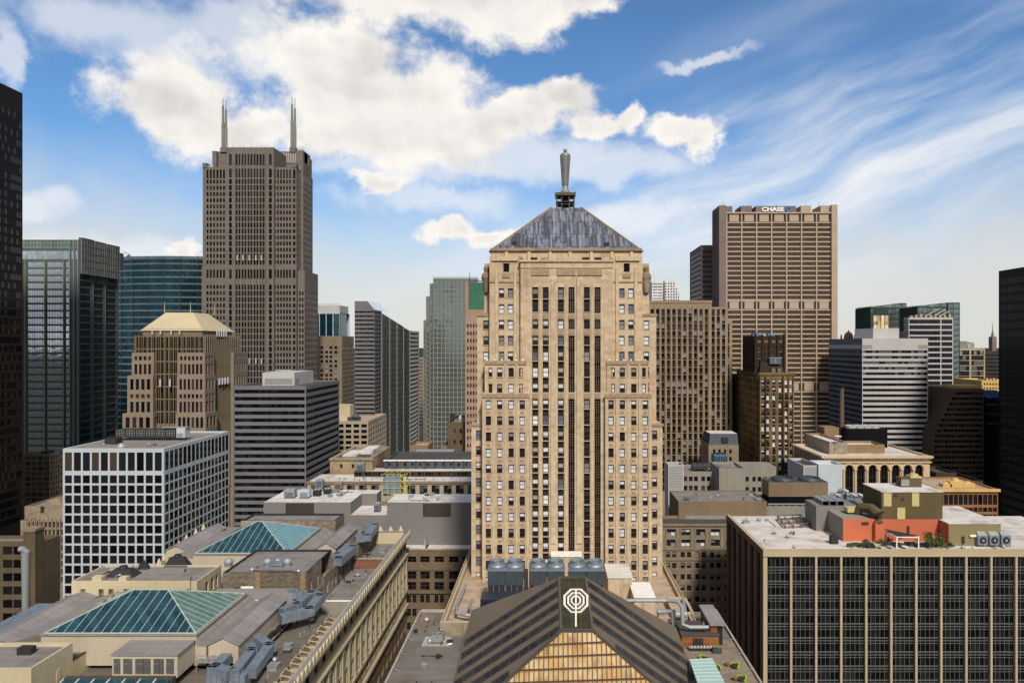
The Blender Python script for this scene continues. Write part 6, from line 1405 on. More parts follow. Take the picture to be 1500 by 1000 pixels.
# ================================================================ foreground
# ---------------- stone base of the tower with its terrace
def podium():
    B = Bld('stone_base', 'tan stone base block with rusty gravel roof around the foot of the limestone tower', 'building', (3, 150, 0)); w = B.wall
    B.shell(-20, 26.4, 123, 187, 0, 88, 'limestone_grey', skip='B', par=.9, parh=.9, roof='roof_tan', pm='pier_tan')
    q = MB(); rail(q, [(-19.6, 123.6, 88), (-19.6, 186, 88)], .35, 'rust_iron', 5, .035); rail(q, [(26, 123.6, 88), (26, 186, 88)], .35, 'rust_iron', 5, .035); B.part(q, 'railing')
    q = MB(); q.box(X(808, 146.4), X(851, 146.4), 144.2, 147.1, 87.1, Z(810, 146), 'limestone'); q.box(X(807, 146.4), X(852, 146.4), 144, 147.1, Z(811, 146), Z(809, 146), 'white_paint'); q.box(X(828, 146.4)-1.2, X(828, 146.4)+1.2, 144.1, 144.2, 90, Z(812, 146), 'limestone', skip='N'); B.part(q, 'entrance_block')
    q = MB(); y = 134; q.box(X(890.6, y), X(926, y), y, 142, 87.1, Z(846, y), 'limestone'); q.box(X(889.8, y), X(926.8, y), y-.2, 142.2, Z(846, y), Z(844.5, y), 'roof_white'); B.part(q, 'stair_house')
    q = MB(); y = 128; q.box(X(929, y), X(960, y), y, y+8, 87.1, Z(875, y), 'limestone'); q.box(X(928.4, y), X(960.6, y), y-.1, y+8, Z(875, y), Z(873.6, y), 'white_paint'); B.part(q, 'low_hut'); B.done()
    pz = 88.5
    def pipe(pts, r, lab, m='steel'):
        q = MB(); q.tube(pts, r, m, 10); return single(q, 'pipe', lab, 'pipe', smooth=False)
    pipe([(-17.6, 141, pz), (-17.9, 130, pz), (-17.4, 126.2, pz), (-15.6, 125.2, pz), (-10, 125.0, pz)], .3, 'outer silver pipe curling round the left corner of the stone base roof')
    pipe([(-15.4, 133, pz), (-15.4, 128.8, pz), (-14.6, 126.9, pz), (-10, 126.6, pz)], .26, 'inner silver pipe on the left corner of the stone base roof')
    a, b = X(915, 122), X(983, 122)
    pipe([(a-6, 121, Z(879, 121)), (b-1, 121, Z(879, 121)), (b+.8, 120, Z(880.5, 120)), (b+1.4, 119, Z(888, 119)), (b+1.4, 118.4, Z(914, 118.4)), (b+2.6, 118.2, Z(918, 118.2)), (X(1038, 118), 118, Z(918, 118))], .32, 'large silver pipe running right from behind the dark roof and dropping to the terrace')
    pipe([(b-2.2, 122.6, 88.6), (b-2.2, 122.6, 90.2), (b+.4, 122.2, 90.4), (b+.4, 121, 86)], .3, 'short silver pipe loop beside the big pipe bend')
    pipe([(b+.6, 125, 88.6), (X(1003, 125), 125, 88.6), (X(1001, 133), 133, 88.6)], .28, 'thin silver pipe on the right of the stone base roof')
    pipe([(X(1022, 119), 119.4, 86), (X(1026, 119), 119.4, 88.4), (X(1034, 119), 120.4, 88.4), (X(1037, 119), 122, 88.4)], .28, 'bent silver pipe left of the grey roofed timber cabinet')
    # skylight frame on the right part
    q = MB(); x0, x1 = X(985, 128), X(1012, 128)
    for a in (0, 1): q.beam((x0+a*(x1-x0), 126.5, 88.3), (x0+a*(x1-x0), 134, 88.3), .5, .5, 'pier_tan'); q.beam((x0, 126.5+7.5*a, 88.3), (x1, 126.5+7.5*a, 88.3), .5, .5, 'pier_tan')
    q.box(x0, x1, 126.5, 134, 87.2, 88.0, 'roof_tan'); single(q, 'roof_curb', 'square stone roof curb right of the big silver pipe', 'roof hatch')
    q = MB(); q.box(X(704, 125), X(774, 125), 124.4, 128.6, 88.2, Z(876, 125), 'navy_metal'); q.box(X(704, 125), X(774, 125), 125, 127.6, 87.2, 88.2, 'dark_iron'); single(q, 'air_duct', 'dark navy duct box below the left cooling towers', 'duct')
    q = MB(); q.tube([(X(705, 125), 124.6, 90.0), (X(699, 125), 124.6, 89.8), (X(697.5, 125), 124.6, 87.4)], .35, 'steel', 10); single(q, 'pipe', 'silver elbow pipe at the left end of the navy duct box', 'pipe')
    # cooling towers
    proto = None
    labs = ['leftmost grey cooling tower in the row at the limestone tower foot', 'second grey cooling tower from the left at the limestone tower foot', 'third grey cooling tower from the left, left of the pale middle gap', 'fourth grey cooling tower from the left', 'fifth grey cooling tower, left one of the right pair', 'rightmost grey cooling tower in the row, partly behind the dark roof']
    y = 131.0; zb, zt = Z(857, y), Z(834, y); hw = 1.68
    for c, lb in zip((727, 753.2, 787.7, 814.5, 846, 872.5), labs):
        if proto is None:
            u = thing('cooling_tower', lb, 'cooling tower', (X(c, y), y, 88), 'grey cooling towers in a row'); x = X(c, y)
            q = MB(); q.box(x-hw, x+hw, y, y+4.4, zb, zt, 'tower_steel'); q.box(x-hw-.05, x+hw+.05, y-.06, y+4.5, zt-.3, zt, 'galvanised'); q.build('casing', u)
            q = MB(); q.box(x-hw+.1, x+hw-.1, y+.1, y+4.3, Z(869, y), zb, 'charcoal'); [q.box(x-hw+i*1.1, x-hw+i*1.1+.08, y+.0, y+.1, Z(869, y), zb, 'frame_grey', skip='N') for i in range(4)]; q.build('intake_louver', u)
            q = MB(); q.lathe(x, y+2.2, [(1.65, zt), (1.68, zt+.25), (1.5, zt+.5), (1.42, zt+1.0), (1.5, zt+1.15), (1.42, zt+1.15), (1.3, zt+.6)], 24, 'galvanised'); f = q.build('fan_stack', u, smooth=False)
            q = MB(); q.cyl(x, y+2.2, zt+.3, zt+.42, 1.35, 1.35, 16, 'charcoal'); [q.beam((x, y+2.2, zt+.75), (x+1.3*math.cos(a), y+2.2+1.3*math.sin(a), zt+.8), .35, .05, 'frame_grey') for a in (0, 1.25, 2.5, 3.77, 5.0)]; q.build('fan', u)
            q = MB(); [q.box(x+a-.1, x+a+.1, y+b-.1, y+b+.1, 87.1, Z(869, y), 'dark_iron') for a in (-hw+.2, hw-.2) for b in (.3, 4.1)]; q.build('stand', u)
            proto = u
        else: u = copy_tree(proto); u.location = (X(c, y), y, 88); u['label'] = lb
    q = MB(); [q.box(X(a, y+1), X(b, y+1), y+1, y+3, 87.2, Z(840, y), 'dark_panel') for a, b in ((767.5, 773),)]; single(q, 'control_cabinet', 'narrow dark cabinet between the second and third cooling towers', 'cabinet')
mat_plain('navy_metal', (.022, .03, .055), .35, .3)
podium()
# ---------------- annex with the dark hipped roof and octagon emblem
def annex():
    B = Bld('annex_building', 'dark slate hipped roof building with amber lit glass gable in the bottom centre', 'building', (4, 118, 0)); w = B.wall
    w.box(-25.6, 32.5, 90, 134, 0, 85.7, 'limestone_grey', skip='BT')
    r = MB(); r.poly([(-25.6, 90, 85.7), (32.5, 90, 85.7), (32.5, 134, 85.7), (-25.6, 134, 85.7)], 'roof_annex'); r.build('roof_deck', B.e)
    PL = lambda px, py: 95.05/((py-VY)/1000+.65*(px-VX)/1000+.5)
    PR = lambda px, py: 90.28/((py-VY)/1000-.7*(px-VX)/1000+.5)
    def L(px, py): y = PL(px, py); return Vector((X(px, y), y, Z(py, y)))
    def Rr(px, py): y = PR(px, py); return Vector((X(px, y), y, Z(py, y)))
    # left slope: top-left, ridge top, ridge bottom, gable run, outer edge
    L0, L1, L2, L3, L4 = L(819, 845.5), L(691, 893), L(658, 1020), L(715, 1020), L(822, 922.6)
    r = MB(); th = Vector((0, 0, -.5))
    def slab(P, m): r.solid([p for p in P], [p+th for p in P], m)
    slab([L0, L1, L2, L3, L4], 'roof_slate')
    R0, R1, R2, R3, R4 = Rr(857.5, 845.5), Rr(990, 918), Rr(1030, 1020), Rr(980, 1020), Rr(868, 922.6)
    slab([R0, R4, R3, R2, R1], 'roof_slate'); r.build('roof', B.e)
    c = MB(); c.solid([L0, L4, R4, R0], [p+Vector((0, .5, -.4)) for p in (L0, L4, R4, R0)], 'louver_green')
    for a, b in ((L0, L4), (R0, R4), (L0, R0), (L4, R4)): c.beam(a+Vector((0, -.1, .1)), b+Vector((0, -.1, .1)), .35, .3, 'slate_trim')
    c.build('ridge_panel', B.e)
    for k in (.36, .66):
        m_ = MB(); m_.beam(L0.lerp(R0, k)+Vector((0, -.05, .05)), L4.lerp(R4, k)+Vector((0, -.05, .05)), .08, .1, 'slate_trim'); B.part(m_, 'seam')
    # recessed window ribbons running down each slope
    for side in (0, 1):
        F = L if side == 0 else Rr; A0, A1, A4 = (L0, L1, L4) if side == 0 else (R0, R1, R4)
        sx = -1 if side == 0 else 1; u = Vector((sx, 0, -.65 if side == 0 else -.7)).normalized()
        v = Vector((0, -1, -.5)).normalized(); nrm = u.cross(v).normalized()
        if nrm.z < 0: nrm = -nrm
        poly = [L0, L1, L2, L3, L4] if side == 0 else [R0, R1, R2, R3, R4]
        org = A0
        def uv(p): d = p-org; # solve d = a u + b v (in plane)
        def tocoord(p):
            d = p-org; uu, uvv, vv = u.dot(u), u.dot(v), v.dot(v); du, dv = d.dot(u), d.dot(v); det = uu*vv-uvv*uvv
            return ((du*vv-dv*uvv)/det, (dv*uu-du*uvv)/det)
        PC = [tocoord(p) for p in poly]; bmax = max(b for a, b in PC)
        b = .35; i = 0
        while b < bmax-.5:
            h = 1.25; xs = []
            for bb in (b+.1, b+h-.1):
                hits = []
                for (a0, b0), (a1, b1) in zip(PC, PC[1:]+PC[:1]):
                    if (b0-bb)*(b1-bb) < 0: hits.append(a0+(a1-a0)*(bb-b0)/(b1-b0))
                if len(hits) >= 2: xs.append((min(hits), max(hits)))
            if len(xs) == 2:
                s0, s1 = max(x[0] for x in xs)+.35, min(x[1] for x in xs)-.3
                if s1-s0 > 1.5:
                    q = MB(); P = lambda a, bb, d=0.0: org+u*a+v*bb+nrm*d
                    q.poly([P(s0, b, .02), P(s1, b, .02), P(s1, b+h, .02), P(s0, b+h, .02)], 'slope_glass')
                    for bb in (b, b+h): q.beam(P(s0, bb, .06), P(s1, bb, .06), .08, .1, 'slate_trim')
                    for k in range(1, 3): q.beam(P(s0, b+h*k/3, .05), P(s1, b+h*k/3, .05), .035, .035, 'frame_brown')
                    a = s0
                    while a < s1: q.beam(P(a, b, .08), P(a, b+h, .08), .12, .12, 'frame_dark'); a += 1.75
                    q.build('window_ribbon', B.e)
            b += 2.3; i += 1
    # side walls under the slopes
    for P, s in (([L1, L2], -1), ([R1, R2], 1)):
        w.poly([P[0], P[1], (P[1].x, P[1].y, 80), (P[0].x, P[0].y, 80)], 'slate_trim')
    w.poly([L0, L1, (L1.x, L1.y, 80), (L0.x, L0.y, 80)], 'slate_trim'); w.poly([R0, R1, (R1.x, R1.y, 80), (R0.x, R0.y, 80)], 'slate_trim'); w.poly([L0, R0, (R0.x, R0.y, 80), (L0.x, L0.y, 80)], 'slate_trim')
    w.poly([L2, L3, (L3.x, L3.y, 80), (L2.x, L2.y, 80)], 'slate_trim'); w.poly([R2, R3, (R3.x, R3.y, 80), (R2.x, R2.y, 80)], 'slate_trim')
    # amber gable
    g = MB(); g.poly([L4+Vector((.1, .1, -.1)), R4+Vector((-.1, .1, -.1)), R3+Vector((-.1, .1, -.1)), L3+Vector((.1, .1, -.1))], 'lit_glazing'); o = g.build('lit_gable', B.e)
    e = MB()
    for a, b in ((L4, L3), (R4, R3)): e.beam(a, b, .3, .35, 'slate_trim')
    e.beam(L4, R4, .4, .45, 'slate_trim'); B.parts(e, 'gable_trim')
    bars = MB(); t0, t1 = (L4+R4)/2, (L3+R3)/2
    H = t0.z-t1.z; k = 0; z = t0.z
    def edge(z):
        f = (L4.z-z)/(L4.z-L3.z); g_ = (R4.z-z)/(R4.z-R3.z); return L4.lerp(L3, f), R4.lerp(R3, g_)
    i = 1
    while z-1.62*i > t1.z: a, b = edge(z-1.62*i); bars.beam(a+Vector((.1, -.32, 0)), b+Vector((-.1, -.32, 0)), .2, .2, 'bar_dark'); i += 1
    xx = L3.x+.2
    while xx < R3.x:
        f0 = None
        if xx < L4.x: top = L4.lerp(L3, (L4.x-xx)/(L4.x-L3.x))
        elif xx > R4.x: top = R4.lerp(R3, (xx-R4.x)/(R3.x-R4.x))
        else: top = L4.lerp(R4, (xx-L4.x)/(R4.x-L4.x))
        bt = L3.lerp(R3, (xx-L3.x)/(R3.x-L3.x)); bars.beam((xx, top.y-.3, top.z), (xx, bt.y-.3, bt.z), .13, .1, 'bar_dark'); xx += .72
    B.parts(bars, 'glazing_bar')
    # octagon emblem on a stem
    cx, cy = 843.5, 879.5; yy = L0.lerp(L4, .45).y; px2m = yy/1000
    def on(px, py):
        f = (py-845.5)/(922.6-845.5); m0 = (L0+R0)/2; m1 = (L4+R4)/2; p = m0.lerp(m1, f); return Vector((X(px, p.y), p.y-.28, p.z+.0))
    def octo(rr, ww, gap=None):
        q = MB(); P = [on(cx+rr*math.cos(R(22.5+45*i)), cy-rr*math.sin(R(22.5+45*i))) for i in range(8)]
        for i in range(8):
            if gap and i in gap: continue
            a, b = P[i], P[(i+1) % 8]; q.beam(a+(a-b).normalized()*ww*.2, b+(b-a).normalized()*ww*.2, ww, .16, 'emblem_white')
        return q
    for rr, ww in ((18, .34), (12.2, .29), (6.8, .25)): o = octo(rr, ww).build('emblem', B.e)
    q = MB(); q.beam(on(cx, 863), on(cx, 916.5), .26, .2, 'emblem_white'); q.build('emblem_stem', B.e)
    # parapets and their brackets
    q = MB()
    for x in (-25.6, 32.5): s = .3 if x < 0 else -.3; q.box(min(x, x+s), max(x, x+s), 90, 134, 85.7, 86.2, 'concrete'); q.box(min(x, x-s*.4), max(x, x-s*.4), 90, 134, 85.9, 86.1, 'rust_iron')
    q.box(-25.6, -20, 133.7, 134, 85.7, 86.2, 'concrete'); B.parts(q, 'parapet')
    q = MB()
    for i in range(7): q.beam((-25.4, 98+i*5.6, 86.4), (-24.2, 98+i*5.6, 85.8), .09, .09, 'frame_grey'); q.beam((32.3, 98+i*5.6, 86.4), (31.1, 98+i*5.6, 85.8), .09, .09, 'frame_grey')
    B.parts(q, 'bracket'); clutter(B, -24, -18, 96, 131, 85.7, 14, 10); B.done()
mat_roof('roof_annex', (.185, .17, .155), (.14, .10, .065), amt=.7, scale=.14); mat_plain('slate_trim', (.07, .06, .05), .7); mat_plain('bar_dark', (.09, .05, .03), .6); mat_plain('emblem_white', (.72, .68, .60), .5)
mat_glass('slope_glass', (.022, .022, .025), .12, metal=.15, wav=.02, cell=(1.7, 1), var=.6)
annex()
def annex_roof_things():
    z = 85.72
    x, y, _ = Wp(640, 943, z); u = thing('condenser', 'small rooftop condenser with four round fans on the lower left flat roof', 'roof unit', (x, y, z)); q = MB(); q.box(x-1.0, x+1.0, y, y+2.0, z+.3, z+1.5, 'frame_grey'); q.build('casing', u); q = MB(); [q.box(x+a-.08, x+a+.08, y+b, y+b+.15, z, z+.3, 'dark_iron') for a in (-1, 1) for b in (.1, 1.8)]; q.build('stand', u)
    for a in (-.56, .56):
        for b in (.5, 1.5): q = MB(); q.lathe(x+a, y+b, [(.44, z+1.5), (.46, z+1.68), (.4, z+1.68), (.38, z+1.55)], 16, 'steel'); q.cyl(x+a, y+b, z+1.5, z+1.56, .38, .38, 16, 'charcoal'); q.build('fan', u)
    q = MB(); q.box(x-2.6, x+2.2, y-.8, y+3, z, z+.05, 'concrete'); single(q, 'roof_pad', 'pale square pad under the four fan condenser', 'pad')
    for px, py, s, lab in ((609, 926, .35, 'tiny dark roof vent by the left parapet of the lower flat roof'), (642, 963, .4, 'round dark roof drain below the condenser'), (659, 942, .5, 'white vent left of the dark slope')):
        x, y, _ = Wp(px, py, z); q = MB(); q.cyl(x, y, z, z+.4, s, s*.8, 10, 'charcoal' if s < .45 else 'white_paint'); q.cyl(x, y, z+.4, z+.5, s*1.2, s*1.2, 10, 'dark_iron'); single(q, 'roof_vent', lab, 'vent')
    a = Wp(625, 910, z); q = MB(); q.box(a[0]-1.3, a[0]+1.3, a[1]-2.6, a[1]+2.6, z, z+.12, 'brown_metal'); single(q, 'roof_patch', 'brown patch panel near the back of the lower left flat roof', 'roof patch')
    # terrace on the right
    T = thing('terrace_floor', 'brown block paved terrace between the dark slope and the right parapet', 'terrace', (27, 110, 85.7)); q = MB(); q.box(22.5, 32.1, 92, 121, 85.71, 85.78, 'pavers'); q.build('paving', T)
    B = Bld('timber_hut', 'low cedar clad hut with dark flat roof and black screen on the terrace', 'hut', (25, 118, 85.7)); y0 = Wp(1000, 949, 85.8)[1]; x0, x1 = X(999, y0), X(1053, y0); zt = Z(931, y0)
    B.wall.box(x0, x1, y0, y0+6, 85.8, zt, 'wood', skip='T'); r = MB(); r.box(x0-.15, x1+.15, y0-.15, y0+6.1, zt, zt+.25, 'roof_dark'); r.build('roof', B.e); q = MB(); q.box(X(1015, y0), X(1030, y0), y0-.08, y0, Z(944, y0), Z(934, y0), 'charcoal', skip='N'); B.part(q, 'screen'); B.done()
    y = y0+1; B = Bld('timber_cabinet', 'tall timber cabinet with long grey roof slab at the terrace edge', 'cabinet', (X(1050, y0), y0+4, 85.7)); xa, xb = X(1041, y), X(1059, y); zt = Z(914.5, y); B.wall.box(xa, xb-1.0, y, y+8, 85.8, zt, 'wood', skip='T'); B.wall.box(xb-.9, xb, y+.3, y+7.4, 85.8, zt, 'navy_metal', skip='T'); r = MB(); r.box(xa-.25, xb+.25, y-.5, y+8.3, zt, zt+.35, 'roof_mauve'); r.build('roof', B.e); B.done()
    q = MB(); a = Wp(1010, 953, 85.8); b = Wp(1044, 953, 85.8); q.box(a[0], b[0], a[1], a[1]+.5, 85.8, 86.3, 'dark_iron'); q.box(a[0]-.1, b[0]+.1, a[1]-.1, a[1]+.6, 86.3, 86.4, 'frame_grey'); [q.cyl(a[0]+.4+i*.55, a[1]+.2, 86.4, 86.6, .1, .1, 6, 'white_paint') for i in range(8)]; single(q, 'bar_counter', 'low dark counter set with small white cups before the cedar hut', 'counter')
    u = thing('planter', 'grey box planter with leafy plant right of the cedar hut counter', 'planter', Wp(1051, 957, 85.8)); x, y, z2 = Wp(1051, 957, 85.8); q = MB(); q.box(x-.75, x+.75, y, y+.8, z2, z2+.8, 'tower_steel'); q.build('box', u); q = MB(); rnd = random.Random(3)
    for i in range(90): c = Vector((x+rnd.uniform(-.6, .6), y+.4+rnd.uniform(-.3, .3), z2+.85+rnd.uniform(0, .5))); d = Vector([rnd.uniform(-.14, .14) for _ in range(3)]); e = Vector([rnd.uniform(-.14, .14) for _ in range(3)]); q.poly([c, c+d, c+d+e, c+e], 'leaf_lime')
    q.build('foliage', u)
    u = thing('canopy', 'pale mint ribbed metal canopy on the terrace at the bottom edge', 'canopy', Wp(1030, 985, 85.8)); zc = 87.8; P = [Wp(1010, 968, zc), Wp(1044, 966.5, zc), Wp(1065, 1008, zc), Wp(1024, 1008, zc)]
    q = MB(); q.solid([Vector(p) for p in P], [Vector(p)+Vector((0, 0, .25)) for p in P], 'seafoam'); q.build('roof', u)
    for i in range(9): t = i/8; a = Vector(P[0]).lerp(Vector(P[3]), t); b = Vector(P[1]).lerp(Vector(P[2]), t); q = MB(); q.beam(a+Vector((0, 0, .3)), b+Vector((0, 0, .3)), .1, .1, 'seafoam'); q.build('rib', u)
    for p in P: q = MB(); q.box(p[0]-.1, p[0]+.1, p[1]-.1, p[1]+.1, 85.8, zc, 'frame_grey'); q.build('leg', u)
    def chair(px, py, rz, lab):
        x, y, z2 = Wp(px, py, 85.8); u = thing('lounge_chair', lab, 'lounge chair', (x, y, z2), 'lime lounge chairs on the terrace'); n = 14
        q = MB(); In, Ou = .62, .85; P = []
        for i in range(n+1):
            a = R(-20+220*i/n)+rz; h = .35+.35*math.sin(math.pi*i/n); P.append((math.cos(a), math.sin(a), h))
        for (c0, s0, h0), (c1, s1, h1) in zip(P, P[1:]): q.solid([(x+In*c0, y+In*s0, z2), (x+Ou*c0, y+Ou*s0, z2), (x+Ou*c0, y+Ou*s0, z2+h0), (x+In*c0, y+In*s0, z2+h0)], [(x+In*c1, y+In*s1, z2), (x+Ou*c1, y+Ou*s1, z2), (x+Ou*c1, y+Ou*s1, z2+h1), (x+In*c1, y+In*s1, z2+h1)], 'leaf_lime')
        q.build('backrest', u); q = MB(); q.cyl(x, y, z2+.05, z2+.38, .62, .62, 16, 'charcoal'); q.build('seat', u)
    chair(1076, 977, -.9, 'lime green curved lounge chair by the parapet, the upper one'); chair(1086, 996, -.9, 'lime green curved lounge chair by the parapet, lowest one at the bottom edge'); chair(1031, 966, 1.2, 'lime green lounge chair just above the mint canopy, partly hidden'); chair(1049, 980, .4, 'lime green lounge chair peeping out right of the mint canopy')
    for px, py, lab in ((1065.5, 975, 'small round wooden table beside the upper lime chair'), (1077, 996, 'small round wooden table beside the lowest lime chair')):
        x, y, z2 = Wp(px, py, 85.8); u = thing('side_table', lab, 'table', (x, y, z2), 'round wooden terrace tables'); q = MB(); q.cyl(x, y, z2+.42, z2+.5, .45, .45, 18, 'wood'); q.build('tabletop', u); q = MB(); q.cyl(x, y, z2, z2+.42, .28, .38, 12, 'wood'); q.build('leg', u)
annex_roof_things()
# ---------------- right hand block with piers
def pier_block():
    B = Bld('office_block', 'glass curtain wall office block with cream piers and white roof at lower right', 'office building', (X(1300, 165), 185, 0)); Y = 165; m = 'pier_tan'; x0 = X(1118, Y); zt = Z(805, Y); x1 = X(1640, Y); y1 = deep(Y, 1118, 1064)
    pcs = [1122+36.62*i for i in range(15)]; cols = [(X(a+1.6, Y), X(b-1.6, Y)) for a, b in zip(pcs, pcs[1:])]
    FH = 3.42; ztop = Z(814.5, Y); rows = [(ztop-FH*(i+1)+.0, ztop-FH*i) for i in range(24)]
    st = dict(k='grid', n=(5, 3), zz=[0, .22, .8, 1], g=['glass_black', 'glass_black', 'glass_dark'], fr='mullion_grey', t=.07, d=.12)
    w = B.wall; w.poly([(x0, Y, ztop), (x1, Y, ztop), (x1, Y, zt), (x0, Y, zt)], m)
    for c0, c1 in cols:
        for r0, r1 in rows: B.addwin(st, 'window', ((c0+c1)/2, Y+.55, (r0+r1)/2), 'S', c1-c0, r1-r0)
    q = MB(); q.box(x0, X(1124, Y), Y-.05, Y+.6, 0, ztop, m)
    for c in pcs[1:]: q.box(X(c-1.6, Y), X(c+1.6, Y), Y-.25, Y+.6, 0, ztop, m)
    q.box(x0-.1, x1, Y-.3, Y+.1, ztop, ztop+.35, m)
    B.parts(q, 'pier')
    q = MB()
    for i in range(24): z = ztop-FH*i; q.box(X(1124, Y), x1, Y+.38, Y+.5, z-.09, z+.09, 'mullion_light'); q.box(X(1124, Y), x1, Y+.38, Y+.5, z-FH+.55, z-FH+.66, 'mullion_light')
    B.parts(q, 'transom')
    # west side
    L = y1-Y; cy = even(Y+1.2, y1, 6, .70, .4, .2); B.face('W', Y, y1, x0, 0, zt, cy, [(20, Z(815, Y))], 'stone_shaded', .7, None, rm='stone_shaded')  # shade on the west side put into a browner copy of the piers
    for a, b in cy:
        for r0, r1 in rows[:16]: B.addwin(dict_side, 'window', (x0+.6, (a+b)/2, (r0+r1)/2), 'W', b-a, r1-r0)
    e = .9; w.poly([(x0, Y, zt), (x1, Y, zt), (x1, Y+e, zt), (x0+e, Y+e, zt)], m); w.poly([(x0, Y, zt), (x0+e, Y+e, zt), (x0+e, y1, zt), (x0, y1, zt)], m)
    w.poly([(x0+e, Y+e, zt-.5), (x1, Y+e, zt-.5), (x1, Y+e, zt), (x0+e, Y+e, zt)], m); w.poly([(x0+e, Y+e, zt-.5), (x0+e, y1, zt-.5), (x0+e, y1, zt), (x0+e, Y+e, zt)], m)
    w.box(x0, x1, Y+1, y1, 0, zt-.6, 'stone_shaded', skip='SWTB'); r = MB(); r.poly([(x0+e, Y+e, zt-.5), (x1, Y+e, zt-.5), (x1, y1, zt-.5), (x0+e, y1, zt-.5)], 'roof_white2'); r.build('roof', B.e); clutter(B, x0+2, X(1205, Y), Y+2, y1-3, zt-.5, 12, 8); clutter(B, X(1385, Y), X(1490, Y), Y+1.5, Y+4, zt-.5, 6, 9); B.done()
    zr = zt-.5; RP = lambda px, py: Wp(px, py, zr)
    # roof steel frame rack
    q = MB(); P = [RP(1140, 762), RP(1176, 760.5), RP(1188, 768), RP(1196, 774), RP(1156, 772), RP(1150, 770)]
    a, b, c, d = [Vector(RP(*p)) for p in ((1139, 762), (1172, 760), (1187, 772.5), (1150, 774))]
    for h in (.5, 1.3):
        for p_, q_ in ((a, b), (b, c), (c, d), (d, a), (a.lerp(d, .5), b.lerp(c, .5))): q.beam(p_+Vector((0, 0, h)), q_+Vector((0, 0, h)), .22, .22, 'rust_iron')
    for t in (0, .33, .66, 1):
        for s in (0, .5, 1): p = a.lerp(b, t).lerp(d.lerp(c, t), s); q.box(p.x-.12, p.x+.12, p.y-.12, p.y+.12, zr, zr+1.3, 'rust_iron')
        q.beam(a.lerp(b, t)+Vector((0, 0, .5)), d.lerp(c, t)+Vector((0, 0, .5)), .18, .18, 'rust_iron')
    single(q, 'steel_frame', 'rusty open steel frame lying on the white roof', 'frame')
    x, y, _ = RP(1223, 797); u = thing('rooftop_unit', 'small black rooftop fan unit left of the roof garden', 'roof unit', (x, y, zr)); q = MB(); q.box(x-.9, x+.9, y, y+1.4, zr+.2, zr+1.9, 'charcoal'); q.build('casing', u); q = MB(); q.cyl(x, y+.7, zr+1.9, zr+2.2, .7, .6, 14, 'dark_iron'); q.build('fan', u)
    x, y, _ = RP(1209, 776); q = MB(); q.box(x-.6, x+.6, y, y+.8, zr, zr+1.2, 'charcoal'); q.box(x-.7, x+.7, y-.1, y+.9, zr+1.2, zr+1.35, 'dark_iron'); single(q, 'roof_vent', 'small dark box vent by the grey penthouse side wall', 'vent')
    # penthouses: everything stands on the roof
    P = Bld('penthouse', 'salmon painted penthouse wall with taller olive box and grey wings on the white roof', 'penthouse', (X(1305, 174), 180, zr)); Y = 174; z = lambda py: Z(py, Y); w = P.wall
    xa, xb, xc, xd = X(1235, Y), X(1278, Y), X(1291, Y), X(1378, Y); zs = z(759.6)
    P.face('S', xa, xd, Y, zr, zs, (), (), 'salmon'); yw = deep(Y, 1235, 1213); w.box(xa, xc, Y, yw, zr, zs, 'concrete_wall', skip='SB'); w.box(xa-3.2, xc, yw, yw+8, zr, zs+1.0, 'grey_panel', skip='B'); 
    y2 = deep(Y, 1291, 1264); xo1 = X(1380.5, Y); zo = z(720.5); w.box(xc, xo1, Y-.06, y2, zs, zo, 'olive_metal', skip='B'); w.box(xc, xo1, Y+.1, y2, zr, zs, 'salmon', skip='SB')
    r = MB(); r.box(xc-.12, xo1+.12, Y-.18, y2+.1, zo, zo+.22, 'roof_white'); r.build('roof', P.e)
    q = MB()
    for a, b, c, d in ((1294, 1305.5, 721.5, 741), (1335.5, 1346, 721.5, 741), (1314, 1325.5, 743, 760)): q.box(X(a, Y), X(b, Y), Y-.16, Y-.06, z(d), z(c), 'cream_door', skip='N')
    P.parts(q, 'door'); q = MB()
    for a, b, c, d in ((1262, 1272, 764, 768), (1320, 1324, 729, 733), (1310, 1314, 723, 727)): q.box(X(a, Y), X(b, Y), Y-.2, Y-.06, z(d), z(c), 'dark_panel', skip='N')
    q.box(X(1328, Y), X(1332, Y), Y-.05, Y, z(786), z(770), 'charcoal', skip='N'); q.box(X(1357, Y), X(1365, Y), Y-.05, Y, z(788), z(779), 'charcoal', skip='N'); P.parts(q, 'vent'); 
    q = MB(); q.solid([(X(1279, Y), Y-1.4, zr), (X(1292, Y), Y-1.4, zr), (X(1292, Y), Y, zr), (X(1279, Y), Y, zr)], [(X(1279, Y), Y-1.2, z(763)), (X(1292, Y), Y-1.2, z(763)), (X(1292, Y), Y, z(763)), (X(1279, Y), Y, z(763))], 'salmon'); P.part(q, 'salmon_shaft')
    q = MB(); q.tube([(X(1285.5, Y), Y-.6, z(763)), (X(1285.5, Y), Y-.6, z(751)), (X(1281, Y), Y+1.5, z(746)), (X(1272, Y), Y+4, z(748)), (X(1268, Y), Y+5, z(757))], 1.15, 'olive_metal', 8); P.part(q, 'air_duct')
    # right wing
    Yr = 170; xr0, xr1 = X(1389.6, Yr), X(1466, Yr); zt2 = Z(767, Yr); w.box(xr0, xr1, Yr, 188, zr, zt2, 'olive_pale', skip='B'); w.box(xd, xr0, Y+.2, 188, zr, zt2, 'salmon', skip='B'); w.poly([(xr0-.03, Yr, zr), (xr0-.03, Yr+14, zr), (xr0-.03, Yr+14, zt2), (xr0-.03, Yr, zt2)], 'salmon')
    r = MB(); r.box(xr0-.2, xr1+.2, Yr-.15, 188.2, zt2, zt2+.2, 'roof_white'); r.box(xd-.5, xr0-.2, Y+.1, 188.2, zt2, zt2+.2, 'roof_white'); r.build('roof', P.e); P.done()
